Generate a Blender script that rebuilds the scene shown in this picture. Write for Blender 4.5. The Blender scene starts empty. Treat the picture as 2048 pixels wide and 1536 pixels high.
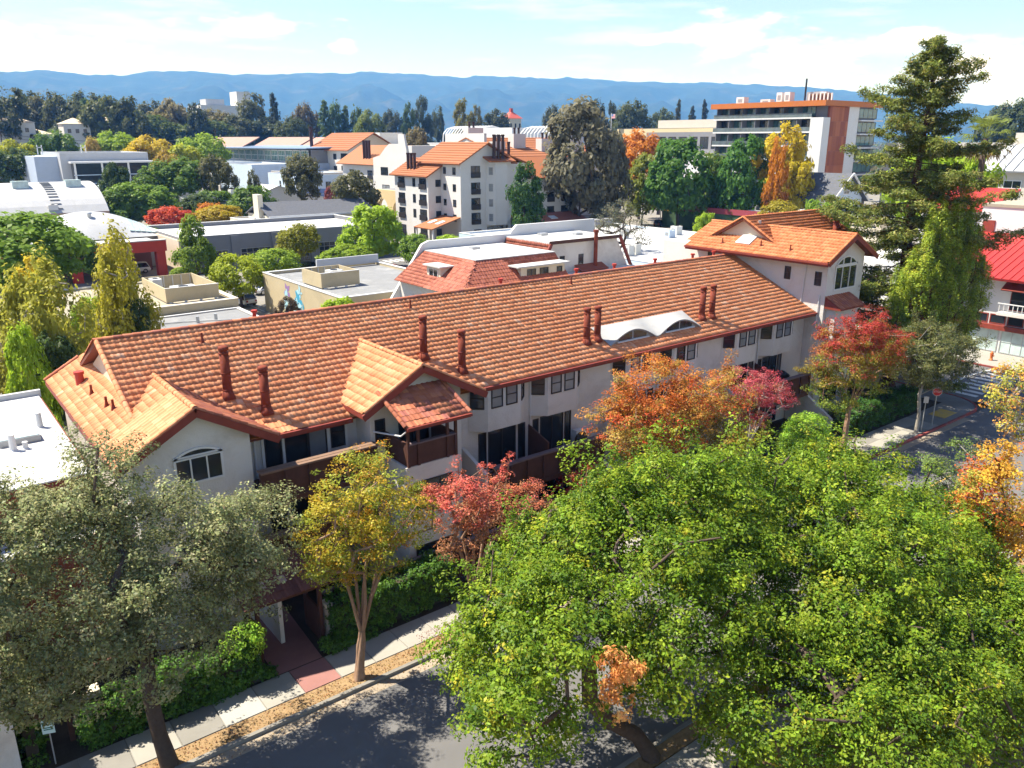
import bpy, math, random
import numpy as np
from mathutils import Vector, Matrix
R = math.radians
SC = bpy.context.scene
COL = SC.collection
# ---------------------------------------------------------------- camera
CH, CP, CF, CZ = R(37.967), R(17.072), 1592.6, 20.0
cam_d = bpy.data.cameras.new('camera'); cam = bpy.data.objects.new('camera', cam_d); COL.objects.link(cam)
cam_d.sensor_width = 36.0; cam_d.lens = 28.0; cam_d.clip_start = 0.3; cam_d.clip_end = 60000
cam.location = (0, 0, CZ); cam.rotation_euler = (R(90) - CP, 0, -CH)
SC.camera = cam
# ---------------------------------------------------------------- world, sun, exposure
SUN_EL, SUN_AZ = R(57), R(-39)          # azimuth from +Y towards +X
wd = bpy.data.worlds.new('World'); SC.world = wd; wd.use_nodes = True
nt = wd.node_tree; nt.nodes.clear()
def N(t, **k):
    n = nt.nodes.new(t)
    for a, b in k.items(): setattr(n, a, b)
    return n
out = N('ShaderNodeOutputWorld'); bg = N('ShaderNodeBackground'); bg.inputs[1].default_value = 0.095
sky = N('ShaderNodeTexSky', sky_type='NISHITA', sun_disc=False, sun_elevation=SUN_EL, sun_rotation=SUN_AZ,
        air_density=1.0, dust_density=0.0, ozone_density=5.0, altitude=0)
tc = N('ShaderNodeTexCoord')
# clouds: blobs of cumulus low over the hills all round, thin streaks higher up
def M(op, a, b=None, c=None, clamp=False):
    n = N('ShaderNodeMath', operation=op); n.use_clamp = clamp
    for i, v in enumerate((a, b, c)):
        if v is None: continue
        if hasattr(v, 'is_linked'): nt.links.new(v, n.inputs[i])
        else: n.inputs[i].default_value = v
    return n.outputs[0]
sep = N('ShaderNodeSeparateXYZ'); nt.links.new(tc.outputs['Generated'], sep.inputs[0])
az = M('ARCTAN2', sep.outputs[0], sep.outputs[1])       # radians from +Y to +X
el = M('ARCSINE', sep.outputs[2])
cmb = N('ShaderNodeCombineXYZ'); nt.links.new(M('MULTIPLY', az, 9.0), cmb.inputs[0]); nt.links.new(M('MULTIPLY', el, 26.0), cmb.inputs[1])
n1 = N('ShaderNodeTexNoise'); n1.inputs['Scale'].default_value = 2.2; n1.inputs['Detail'].default_value = 9; n1.inputs['Roughness'].default_value = 0.58
nt.links.new(cmb.outputs[0], n1.inputs['Vector'])
def blob(a0, e0, wa, we):
    da = M('DIVIDE', M('SUBTRACT', az, R(a0)), R(wa)); de = M('DIVIDE', M('SUBTRACT', el, R(e0)), R(we))
    d = M('ADD', M('MULTIPLY', da, da), M('MULTIPLY', de, de))
    return M('SUBTRACT', 1.0, M('SQRT', d))
blobs = [(7.5,4.9,6.5,1.5),(2.0,5.6,5.0,1.2),(52.2,6.3,4.2,1.5),(56.8,5.0,4.4,1.35),(66.5,4.2,6.0,1.5),(63.0,5.8,3.0,0.9),(21.5,6.9,4.6,.75),(27,5.9,1.0,.5),(46.5,6.2,1.5,.4),
         (-16,5.2,6,1.8),(-38,6.4,7,2.0),(-70,4.6,8,1.7),(-105,6.0,7,2.0),(-140,5.0,8,1.8),(90,5.6,7,1.8),(118,4.8,7,1.7),(150,6.0,8,2.0)]
acc = None
for b in blobs:
    v = blob(*b); acc = v if acc is None else M('MAXIMUM', acc, v)
acc = M('MAXIMUM', acc, -0.6)
cum = M('ADD', acc, M('MULTIPLY', M('SUBTRACT', n1.outputs['Fac'], 0.5), 3.0))
mr = N('ShaderNodeMapRange'); mr.inputs[1].default_value = -0.05; mr.inputs[2].default_value = 1.25; nt.links.new(cum, mr.inputs[0]); mr.interpolation_type = 'SMOOTHSTEP'
cmb2 = N('ShaderNodeCombineXYZ'); nt.links.new(M('ADD', M('MULTIPLY', az, 2.4), M('MULTIPLY', el, 2.0)), cmb2.inputs[0]); nt.links.new(M('MULTIPLY', el, 17.0), cmb2.inputs[1])
n2 = N('ShaderNodeTexNoise'); n2.inputs['Scale'].default_value = 1.7; n2.inputs['Detail'].default_value = 7; n2.inputs['Roughness'].default_value = 0.6
nt.links.new(cmb2.outputs[0], n2.inputs['Vector'])
mr2 = N('ShaderNodeMapRange'); mr2.inputs[1].default_value = 0.52; mr2.inputs[2].default_value = 0.85; mr2.inputs[4].default_value = 0.45; nt.links.new(n2.outputs['Fac'], mr2.inputs[0])
low = N('ShaderNodeMapRange'); low.inputs[1].default_value = -0.02; low.inputs[2].default_value = 0.03; nt.links.new(el, low.inputs[0])
hi = N('ShaderNodeMapRange'); hi.inputs[1].default_value = 0.15; hi.inputs[2].default_value = 0.45; hi.inputs[3].default_value = 1.0; hi.inputs[4].default_value = 0.12; nt.links.new(el, hi.inputs[0])
cf = M('MULTIPLY', M('MAXIMUM', mr.outputs[0], M('MULTIPLY', mr2.outputs[0], hi.outputs[0])), low.outputs[0], clamp=True)
hs = N('ShaderNodeHueSaturation'); hs.inputs['Saturation'].default_value = 0.9; hs.inputs['Hue'].default_value = 0.512; hs.inputs['Value'].default_value = 0.88; nt.links.new(sky.outputs[0], hs.inputs['Color'])
mix = N('ShaderNodeMixRGB'); nt.links.new(cf, mix.inputs[0]); nt.links.new(hs.outputs[0], mix.inputs[1]); mix.inputs[2].default_value = (9.5, 9.6, 9.8, 1)
nt.links.new(mix.outputs[0], bg.inputs[0]); nt.links.new(bg.outputs[0], out.inputs[0])

sun_d = bpy.data.lights.new('sun', 'SUN'); sun = bpy.data.objects.new('sun', sun_d); COL.objects.link(sun)
sun_d.energy = 5.0; sun_d.angle = R(0.5); sun_d.color = (1.0, 0.955, 0.88)
sdir = Vector((math.sin(SUN_AZ) * math.cos(SUN_EL), math.cos(SUN_AZ) * math.cos(SUN_EL), math.sin(SUN_EL)))
sun.rotation_euler = sdir.to_track_quat('Z', 'Y').to_euler(); sun.location = (0, 0, 100)
vs = SC.view_settings; vs.view_transform = 'Standard'; vs.look = 'None'; vs.gamma = 1; vs.use_curve_mapping = False
vs.exposure = 1.32
SC.cycles.use_denoising = True; SC.cycles.max_bounces = 8; SC.cycles.transparent_max_bounces = 8; SC.cycles.volume_bounces = 0
# ---------------------------------------------------------------- helpers: rays from the survey photograph to the ground plan
_fw = np.array([math.sin(CH)*math.cos(CP), math.cos(CH)*math.cos(CP), -math.sin(CP)]); _rt = np.array([math.cos(CH), -math.sin(CH), 0.]); _up = np.cross(_rt, _fw)
def ray(x, y): return _rt*(x-1024)/CF + _up*(768-y)/CF + _fw
def gz(x, y, z=0.0):
    d = ray(x, y); t = (z-CZ)/d[2]; return (d[0]*t, d[1]*t)
def atd(x, y, D):
    d = ray(x, y); t = D/math.hypot(d[0], d[1]); return (d[0]*t, d[1]*t, CZ+d[2]*t)
# ---------------------------------------------------------------- objects, labels
def tag(o, label=None, cat=None, group=None, kind=None):
    if label: o['label'] = label
    if cat: o['category'] = cat
    if group: o['group'] = group
    if kind: o['kind'] = kind
    return o
LOCAL = set()      # things built about their own origin (copied and turned), not in world coordinates
def thing(name, label, cat, loc=(0, 0, 0), rz=0.0, group=None):
    o = bpy.data.objects.new(name, None); COL.objects.link(o); o.empty_display_size = 0.3
    o.location = loc; o.rotation_euler = (0, 0, rz)
    return tag(o, label, cat, group)
def link(name, me, parent=None, kind=None):
    o = bpy.data.objects.new(name, me); COL.objects.link(o)
    if parent is not None:
        o.parent = parent
        if parent.parent is None and parent.name not in LOCAL: o.matrix_parent_inverse = Matrix.Translation(-parent.location)
    if kind: o['kind'] = kind
    return o
class MB:
    def __init__(s): s.v = []; s.f = []; s.m = []
    def add(s, vs, fs, mi=0):
        b = len(s.v); s.v += [tuple(v) for v in vs]; s.f += [tuple(i+b for i in f) for f in fs]; s.m += [mi]*len(fs); return s
    def box(s, x0, y0, z0, x1, y1, z1, mi=0):
        if x0 > x1: x0, x1 = x1, x0
        if y0 > y1: y0, y1 = y1, y0
        if z0 > z1: z0, z1 = z1, z0
        v = [(x0,y0,z0),(x1,y0,z0),(x1,y1,z0),(x0,y1,z0),(x0,y0,z1),(x1,y0,z1),(x1,y1,z1),(x0,y1,z1)]
        return s.add(v, [(0,3,2,1),(4,5,6,7),(0,1,5,4),(1,2,6,5),(2,3,7,6),(3,0,4,7)], mi)
    def slab(s, pts, th, mi=0):
        """closed slab: polygon pts (ccw from above), extruded down by th along its normal"""
        p = [Vector(q) for q in pts]; n = (p[1]-p[0]).cross(p[2]-p[0]).normalized(); k = len(p)
        v = p + [q - n*th for q in p]
        return s.add(v, [tuple(range(k)), tuple(range(2*k-1, k-1, -1))] + [(i, i+k, (i+1) % k + k, (i+1) % k) for i in range(k)], mi)
    def prism(s, pts, d, mi=0):
        """polygon pts extruded by vector d"""
        p = [Vector(q) for q in pts]; d = Vector(d); k = len(p)
        n = Vector((0,0,0))
        for i in range(k): n += p[i].cross(p[(i+1) % k])
        if n.dot(d) > 0: p.reverse()
        v = p + [q + d for q in p]
        return s.add(v, [tuple(range(k)), tuple(range(2*k-1, k-1, -1))] + [(i, i+k, (i+1) % k + k, (i+1) % k)[::-1] if False else (i, (i+k), ((i+1) % k)+k, (i+1) % k)[::-1] for i in range(k)], mi)
    def beam(s, a, b, w, h, mi=0, up=(0,0,1)):
        a = Vector(a); b = Vector(b); d = (b-a).normalized(); u = Vector(up)
        if abs(d.dot(u)) > .99: u = Vector((0, 1, 0))
        r = d.cross(u).normalized()*w/2; q = r.cross(d).normalized()*h/2
        v = [a-r-q, a+r-q, a+r+q, a-r+q, b-r-q, b+r-q, b+r+q, b-r+q]
        return s.add(v, [(0,1,2,3),(7,6,5,4),(0,4,5,1),(1,5,6,2),(2,6,7,3),(3,7,4,0)], mi)
    def tube(s, pts, rad, n=8, cap=True, mi=0):
        pts = [Vector(p) for p in pts]; k = len(pts); rad = rad if hasattr(rad, '__len__') else [rad]*k
        rings = []; pr = None
        for i in range(k):
            d = (pts[min(i+1, k-1)] - pts[max(i-1, 0)])
            d = d.normalized() if d.length > 1e-9 else Vector((0, 0, 1))
            if pr is None:
                a = Vector((1, 0, 0)) if abs(d.x) < .9 else Vector((0, 1, 0)); pr = d.cross(a).normalized()
            pr = (pr - d*pr.dot(d)).normalized(); q = d.cross(pr)
            rings.append([pts[i] + (pr*math.cos(2*math.pi*j/n) + q*math.sin(2*math.pi*j/n))*rad[i] for j in range(n)])
        v = [p for r in rings for p in r]; f = []
        for i in range(k-1):
            for j in range(n): f.append((i*n+j, i*n+(j+1) % n, (i+1)*n+(j+1) % n, (i+1)*n+j))
        if cap: f += [tuple(range(n-1, -1, -1)), tuple((k-1)*n+j for j in range(n))]
        return s.add(v, f, mi)
    def lathe(s, c, prof, n=16, mi=0):
        """prof: list of (r, z) from bottom to top around the vertical through c"""
        return s.tube([(c[0], c[1], c[2]+z) for r, z in prof], [r for r, z in prof], n, True, mi) if all(prof[i][1] < prof[i+1][1] for i in range(len(prof)-1)) else s
    def mesh(s, name, mats, smooth=False):
        me = bpy.data.meshes.new(name); me.from_pydata([tuple(v) for v in s.v], [], s.f)
        for m in (mats if isinstance(mats, (list, tuple)) else [mats]): me.materials.append(m)
        if any(s.m): me.polygons.foreach_set('material_index', s.m)
        if smooth: me.polygons.foreach_set('use_smooth', [True]*len(s.f))
        me.update(); return me
    def build(s, name, mats, parent=None, smooth=False, kind=None):
        return link(name, s.mesh(name, mats, smooth), parent, kind)
def npmesh(name, verts, k, mat, cols=None, smooth=False):
    """verts (n*k,3): n polygons of k vertices each"""
    nv = len(verts); n = nv//k
    me = bpy.data.meshes.new(name); me.vertices.add(nv); me.vertices.foreach_set('co', np.ascontiguousarray(verts, dtype=np.float32).ravel())
    me.loops.add(nv); me.loops.foreach_set('vertex_index', np.arange(nv, dtype=np.int32))
    me.polygons.add(n); me.polygons.foreach_set('loop_start', np.arange(0, nv, k, dtype=np.int32))
    if cols is not None:
        a = me.attributes.new('col', 'FLOAT_COLOR', 'POINT'); c = np.ones((nv, 4), np.float32); c[:, :3] = np.repeat(cols, k, axis=0); a.data.foreach_set('color', c.ravel())
    me.materials.append(mat); me.update(calc_edges=True); return me
# ---------------------------------------------------------------- materials
def newmat(name):
    m = bpy.data.materials.new(name); m.use_nodes = True; t = m.node_tree
    return m, t, t.nodes['Principled BSDF'], t.nodes['Material Output']
def pm(name, col, rough=0.8, var=0.12, scale=1.5, bump=0.0, bscale=25.0, spec=0.3, metal=0.0, stain=0.0, stain_col=None, stain_scale=0.25, ramp=(0.5, 0.7)):
    m, t, b, o = newmat(name); L = t.links
    co = t.nodes.new('ShaderNodeTexCoord')
    n = t.nodes.new('ShaderNodeTexNoise'); n.inputs['Scale'].default_value = scale; n.inputs['Detail'].default_value = 6; n.inputs['Roughness'].default_value = 0.65
    L.new(co.outputs['Object'], n.inputs['Vector'])
    mx = t.nodes.new('ShaderNodeMixRGB'); L.new(n.outputs['Fac'], mx.inputs[0])
    mx.inputs[1].default_value = tuple(max(0, c*(1-var*1.8)) for c in col) + (1,); mx.inputs[2].default_value = tuple(min(1, c*(1+var*1.8)) for c in col) + (1,)
    last = mx.outputs[0]
    if stain > 0:
        n3 = t.nodes.new('ShaderNodeTexNoise'); n3.inputs['Scale'].default_value = stain_scale; n3.inputs['Detail'].default_value = 8; n3.inputs['Roughness'].default_value = 0.7; n3.inputs['Distortion'].default_value = 0.6
        L.new(co.outputs['Object'], n3.inputs['Vector'])
        rp = t.nodes.new('ShaderNodeMapRange'); rp.inputs[1].default_value = ramp[0]; rp.inputs[2].default_value = ramp[1]; rp.inputs[4].default_value = stain; L.new(n3.outputs['Fac'], rp.inputs[0])
        m2 = t.nodes.new('ShaderNodeMixRGB'); L.new(rp.outputs[0], m2.inputs[0]); L.new(last, m2.inputs[1])
        m2.inputs[2].default_value = tuple(stain_col or tuple(c*0.45 for c in col)) + (1,); last = m2.outputs[0]
    L.new(last, b.inputs['Base Color'])
    b.inputs['Roughness'].default_value = rough; b.inputs['Specular IOR Level'].default_value = spec; b.inputs['Metallic'].default_value = metal
    if bump > 0:
        n2 = t.nodes.new('ShaderNodeTexNoise'); n2.inputs['Scale'].default_value = bscale; n2.inputs['Detail'].default_value = 5; L.new(co.outputs['Object'], n2.inputs['Vector'])
        bp = t.nodes.new('ShaderNodeBump'); bp.inputs['Strength'].default_value = bump; bp.inputs['Distance'].default_value = 0.03; L.new(n2.outputs['Fac'], bp.inputs['Height']); L.new(bp.outputs[0], b.inputs['Normal'])
    return m
def glassmat(name, col=(0.02, 0.025, 0.03), rough=0.06, spec=0.6):
    m, t, b, o = newmat(name); L = t.links
    co = t.nodes.new('ShaderNodeTexCoord'); n = t.nodes.new('ShaderNodeTexNoise'); n.inputs['Scale'].default_value = 0.9; n.inputs['Detail'].default_value = 3; L.new(co.outputs['Object'], n.inputs['Vector'])
    mx = t.nodes.new('ShaderNodeMixRGB'); mx.inputs[1].default_value = tuple(c*0.5 for c in col)+(1,); mx.inputs[2].default_value = tuple(c*1.6 for c in col)+(1,); L.new(n.outputs['Fac'], mx.inputs[0]); L.new(mx.outputs[0], b.inputs['Base Color'])
    b.inputs['Roughness'].default_value = rough; b.inputs['Specular IOR Level'].default_value = spec; b.inputs['IOR'].default_value = 1.5
    return m
def leafmat(name, tint=False, trans=0.40, rough=0.5):
    m, t, b, o = newmat(name); L = t.links
    a = t.nodes.new('ShaderNodeAttribute'); a.attribute_name = 'col'; last = a.outputs['Color']
    if tint:
        oi = t.nodes.new('ShaderNodeObjectInfo'); mu = t.nodes.new('ShaderNodeMixRGB'); mu.blend_type = 'MULTIPLY'; mu.inputs[0].default_value = 1
        L.new(last, mu.inputs[1]); L.new(oi.outputs['Color'], mu.inputs[2]); last = mu.outputs[0]
    L.new(last, b.inputs['Base Color']); b.inputs['Roughness'].default_value = rough; b.inputs['Specular IOR Level'].default_value = 0.18
    tr = t.nodes.new('ShaderNodeBsdfTranslucent'); L.new(last, tr.inputs['Color'])
    ms = t.nodes.new('ShaderNodeMixShader'); ms.inputs[0].default_value = trans; L.new(b.outputs[0], ms.inputs[1]); L.new(tr.outputs[0], ms.inputs[2]); L.new(ms.outputs[0], o.inputs['Surface'])
    return m
def tilemat(name, ramp, rough=0.75):
    m, t, b, o = newmat(name); L = t.links
    g = t.nodes.new('ShaderNodeNewGeometry'); oi = t.nodes.new('ShaderNodeObjectInfo')
    ad = t.nodes.new('ShaderNodeMath'); ad.operation = 'ADD'; L.new(g.outputs['Random Per Island'], ad.inputs[0]); L.new(oi.outputs['Random'], ad.inputs[1])
    fr = t.nodes.new('ShaderNodeMath'); fr.operation = 'FRACT'; L.new(ad.outputs[0], fr.inputs[0])
    cr = t.nodes.new('ShaderNodeValToRGB'); e = cr.color_ramp.elements
    e[0].position = ramp[0][0]; e[0].color = ramp[0][1]+(1,); e[1].position = ramp[-1][0]; e[1].color = ramp[-1][1]+(1,)
    for p, c in ramp[1:-1]: q = cr.color_ramp.elements.new(p); q.color = c+(1,)
    L.new(fr.outputs[0], cr.inputs[0])
    n = t.nodes.new('ShaderNodeTexNoise'); n.inputs['Scale'].default_value = 0.45; n.inputs['Detail'].default_value = 7; n.inputs['Roughness'].default_value = 0.7
    L.new(g.outputs['Position'], n.inputs['Vector'])
    rp = t.nodes.new('ShaderNodeMapRange'); rp.inputs[1].default_value = 0.45; rp.inputs[2].default_value = 0.75; rp.inputs[4].default_value = 0.22; L.new(n.outputs['Fac'], rp.inputs[0])
    mx = t.nodes.new('ShaderNodeMixRGB'); mx.inputs[2].default_value = (0.30, 0.115, 0.06, 1); L.new(rp.outputs[0], mx.inputs[0]); L.new(cr.outputs[0], mx.inputs[1])
    n2 = t.nodes.new('ShaderNodeTexNoise'); n2.inputs['Scale'].default_value = 9; n2.inputs['Detail'].default_value = 4; L.new(g.outputs['Position'], n2.inputs['Vector'])
    m3 = t.nodes.new('ShaderNodeMixRGB'); m3.blend_type = 'MULTIPLY'; m3.inputs[0].default_value = 0.5; L.new(mx.outputs[0], m3.inputs[1])
    r2 = t.nodes.new('ShaderNodeMapRange'); r2.inputs[3].default_value = 0.75; r2.inputs[4].default_value = 1.25; L.new(n2.outputs['Fac'], r2.inputs[0]); L.new(r2.outputs[0], m3.inputs[2])
    L.new(m3.outputs[0], b.inputs['Base Color']); b.inputs['Roughness'].default_value = rough; b.inputs['Specular IOR Level'].default_value = 0.25
    return m
STUCCO = pm('stucco white', (0.62, 0.59, 0.545), 0.9, 0.06, 0.6, 0.6, 14, 0.2, stain=0.5, stain_col=(0.40, 0.35, 0.30), stain_scale=0.45)
STUCCO2 = pm('stucco cream', (0.60, 0.50, 0.38), 0.9, 0.08, 0.5, 0.3, 14, 0.2)
CREAM = pm('cream paint', (0.62, 0.56, 0.44), 0.85, 0.06, 0.5, 0.2, 10, 0.2)
TAN = pm('tan stucco', (0.48, 0.40, 0.255), 0.9, 0.08, 0.4, 0.3, 12, 0.2, stain=0.3)
WHITE = pm('white paint', (0.62, 0.62, 0.61), 0.6, 0.04, 0.7, 0, 1, 0.3)
WHITEROOF = pm('white roof membrane', (0.50, 0.50, 0.495), 0.75, 0.06, 0.35, 0.1, 6, 0.25, stain=0.6, stain_col=(0.31, 0.30, 0.275), stain_scale=0.35, ramp=(0.45, 0.72))
GREYROOF = pm('grey gravel roof', (0.21, 0.215, 0.22), 0.95, 0.12, 0.8, 0.5, 30, 0.1, stain=0.6, stain_col=(0.36, 0.36, 0.355), stain_scale=0.35)
BEIGEROOF = pm('beige flat roof', (0.33, 0.30, 0.235), 0.9, 0.10, 0.5, 0.2, 20, 0.1, stain=0.6, stain_col=(0.22, 0.185, 0.12), stain_scale=0.3)
DARKROOF = pm('slate roof', (0.10, 0.105, 0.12), 0.85, 0.2, 2.0, 0.4, 10, 0.2)
GREYWALL = pm('grey wall', (0.20, 0.20, 0.215), 0.85, 0.08, 0.5, 0.2, 8, 0.2)
LGREY = pm('light grey wall', (0.42, 0.43, 0.45), 0.8, 0.08, 0.4, 0.1, 8, 0.2)
BLUEGREY = pm('blue grey wall', (0.36, 0.42, 0.52), 0.8, 0.08, 0.5, 0.1, 8, 0.2)
LBLUE = pm('pale blue paint', (0.50, 0.60, 0.72), 0.8, 0.08, 0.7, 0.1, 8, 0.2)
MIDBLUE = pm('mid blue paint', (0.16, 0.23, 0.45), 0.8, 0.08, 0.7, 0.1, 8, 0.2)
BEIGE = pm('beige wall', (0.52, 0.48, 0.42), 0.85, 0.06, 0.4, 0.1, 8, 0.2)
SAND = pm('sand wall', (0.55, 0.46, 0.28), 0.85, 0.06, 0.4, 0.1, 8, 0.2)
REDWALL = pm('red wall', (0.52, 0.055, 0.035), 0.7, 0.12, 0.6, 0, 8, 0.3)
REDMETAL = pm('red metal roof', (0.40, 0.03, 0.025), 0.5, 0.08, 0.5, 0, 8, 0.4)
MAROON = pm('maroon band', (0.26, 0.045, 0.06), 0.7, 0.1, 0.6)
FASCIA = pm('brick red fascia', (0.21, 0.04, 0.026), 0.6, 0.2, 2.0, 0.1, 15, 0.3)
PIPE = pm('red brown vent pipe', (0.19, 0.045, 0.026), 0.8, 0.22, 3.0, 0, 1, 0.15, stain=0.4, stain_col=(0.10, 0.028, 0.02), stain_scale=2.5)
BROWNWOOD = pm('dark brown wood', (0.085, 0.038, 0.027), 0.7, 0.25, 3.0, 0.3, 20, 0.25)
BROWNCAP = pm('weathered brown cap', (0.20, 0.125, 0.085), 0.75, 0.2, 3.0, 0.2, 20, 0.2)
MAUVE = pm('plum painted wood', (0.17, 0.125, 0.125), 0.7, 0.15, 2.0, 0.1, 20, 0.2)
DARKFRAME = pm('dark bronze frame', (0.022, 0.018, 0.017), 0.45, 0.2, 3.0, 0, 1, 0.4)
WHITEFRAME = pm('white window frame', (0.66, 0.65, 0.62), 0.5, 0.05, 2.0)
GREYFRAME = pm('grey metal frame', (0.30, 0.31, 0.32), 0.45, 0.1, 2.0, 0, 1, 0.4, 0.4)
GALV = pm('galvanised metal', (0.45, 0.46, 0.47), 0.45, 0.15, 2.0, 0, 1, 0.5, 0.6)
ACMETAL = pm('pale equipment casing', (0.60, 0.60, 0.57), 0.5, 0.08, 1.5)
BLACK = pm('black', (0.012, 0.012, 0.013), 0.5, 0.2, 3.0)
GLASS = glassmat('window glass')
GLASSB = glassmat('window glass with pale blind', (0.20, 0.21, 0.22), 0.15)
GLASSG = glassmat('green tinted glass', (0.09, 0.17, 0.16), 0.08)
GLASSL = glassmat('pale skylight', (0.45, 0.55, 0.53), 0.2)
CONCRETE = pm('pale concrete', (0.30, 0.285, 0.25), 0.9, 0.10, 1.2, 0.15, 40, 0.15, stain=0.5, stain_col=(0.25, 0.235, 0.21), stain_scale=0.6)
CONCRETE2 = pm('fresh concrete', (0.35, 0.34, 0.31), 0.9, 0.06, 1.2, 0.15, 40, 0.15)
CONCRETE3 = pm('old dark concrete', (0.21, 0.20, 0.18), 0.9, 0.12, 1.2, 0.15, 40, 0.15, stain=0.4)
PINKCON = pm('dusty pink paving', (0.27, 0.135, 0.12), 0.9, 0.12, 1.2, 0.15, 40, 0.15, stain=0.4)
KERBM = pm('kerb concrete', (0.23, 0.215, 0.19), 0.9, 0.15, 1.5, 0.2, 30, 0.1, stain=0.5)
REDKERB = pm('red painted kerb', (0.27, 0.07, 0.06), 0.85, 0.2, 1.5, 0.2, 30, 0.1, stain=0.6, stain_col=(0.25, 0.2, 0.18), stain_scale=2)
ASPHALT = pm('asphalt', (0.135, 0.132, 0.13), 0.92, 0.10, 0.35, 0.35, 60, 0.15, stain=0.35, stain_col=(0.18, 0.17, 0.16), stain_scale=0.14)
LOTASPH = pm('lot paving', (0.22, 0.205, 0.18), 0.92, 0.12, 0.25, 0.3, 50, 0.15, stain=0.5, stain_col=(0.16, 0.155, 0.15), stain_scale=0.1)
PAINTW = pm('worn road paint', (0.60, 0.59, 0.55), 0.8, 0.1, 2.0, 0, 1, 0.2, stain=0.6, stain_col=(0.24, 0.235, 0.23), stain_scale=1.6)
PAINTY = pm('worn yellow paint', (0.55, 0.36, 0.08), 0.8, 0.1, 2.0, 0, 1, 0.2, stain=0.5, stain_col=(0.24, 0.235, 0.23), stain_scale=1.6)
MULCH = pm('dry straw mulch', (0.27, 0.18, 0.095), 0.95, 0.35, 6.0, 0.8, 25, 0.1, stain=0.5, stain_col=(0.33, 0.25, 0.14), stain_scale=1.0)
SOIL = pm('dark soil', (0.055, 0.045, 0.033), 0.95, 0.3, 2.0, 0.5, 15, 0.1)
EARTH = pm('town ground', (0.11, 0.105, 0.075), 0.95, 0.25, 0.05, 0.2, 1, 0.1, stain=0.7, stain_col=(0.07, 0.085, 0.04), stain_scale=0.012)
BARK = pm('grey brown bark', (0.085, 0.062, 0.047), 0.9, 0.3, 5.0, 0.8, 18, 0.15)
BARKP = pm('smooth myrtle bark', (0.30, 0.19, 0.125), 0.75, 0.28, 4.0, 0.3, 10, 0.2, stain=0.5, stain_col=(0.18, 0.10, 0.06), stain_scale=3)
BARKG = pm('pale grey bark', (0.30, 0.275, 0.235), 0.85, 0.25, 4.0, 0.5, 14, 0.15)
BARKR = pm('red brown bark', (0.10, 0.045, 0.03), 0.9, 0.3, 4.0, 0.6, 14, 0.15)
TILE = tilemat('clay roof tile', [(0.0, (0.54, 0.195, 0.085)), (0.3, (0.58, 0.225, 0.10)), (0.6, (0.61, 0.25, 0.116)), (0.88, (0.64, 0.28, 0.138)), (0.98, (0.66, 0.32, 0.17)), (1.0, (0.66, 0.38, 0.24))])
TILEO = tilemat('orange roof tile', [(0.0, (0.42, 0.125, 0.045)), (0.5, (0.47, 0.155, 0.058)), (1.0, (0.52, 0.20, 0.085))])
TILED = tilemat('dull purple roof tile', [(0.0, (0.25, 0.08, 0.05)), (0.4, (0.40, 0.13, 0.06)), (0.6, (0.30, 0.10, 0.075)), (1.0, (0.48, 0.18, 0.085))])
TILEB = tilemat('brown shingle', [(0.0, (0.24, 0.07, 0.045)), (0.5, (0.32, 0.10, 0.06)), (1.0, (0.38, 0.13, 0.085))])
TILEF = tilemat('far rust roof', [(0.0, (0.27, 0.095, 0.04)), (0.5, (0.30, 0.11, 0.045)), (1.0, (0.33, 0.13, 0.055))])
LEAF = leafmat('leaf'); LEAFT = leafmat('leaf tinted', True, 0.5)
METALROOF = pm('streaked pale metal roof', (0.40, 0.405, 0.41), 0.55, 0.07, 0.5, 0, 1, 0.35, stain=0.5, stain_col=(0.29, 0.285, 0.28), stain_scale=0.25)
EYEW = pm('weathered grey white sheet', (0.32, 0.32, 0.315), 0.7, 0.08, 0.8, 0, 1, 0.25, stain=0.5, stain_col=(0.22, 0.22, 0.215), stain_scale=0.8)
# ================================================================ ground, streets, hills, air
def sheet(name, pts, z, mat, kind='structure'):
    mb = MB(); mb.add([(x, y, z) for x, y in pts], [tuple(range(len(pts)))]); o = mb.build(name, mat); o['kind'] = kind; return o
sheet('ground', [(-11500, -6000), (13500, -6000), (13500, 13500), (-11500, 13500)], -0.30, EARTH)
sheet('street', [(-60, 14.9), (300, 14.9), (300, 23.8), (-60, 23.8)], -0.13, ASPHALT)
sheet('cross_street', [(66.6, -20), (78.2, -20), (78.2, 130), (66.6, 130)], -0.126, ASPHALT)
sheet('back_street', [(-60, 107), (240, 107), (240, 119), (-60, 119)], -0.122, ASPHALT)
sheet('avenue', [(66, 119), (79, 119), (79, 420), (66, 420)], -0.118, ASPHALT)
def pad(name, pts, mat, top=-0.004, bot=-0.29):
    mb = MB(); mb.prism([(x, y, bot) for x, y in pts], (0, 0, top-bot)); o = mb.build(name, mat); o['kind'] = 'structure'; return o
def arc(cx, cy, r, a0, a1, n=10): return [(cx+r*math.cos(R(a0+(a1-a0)*i/n)), cy+r*math.sin(R(a0+(a1-a0)*i/n))) for i in range(n+1)]
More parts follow.
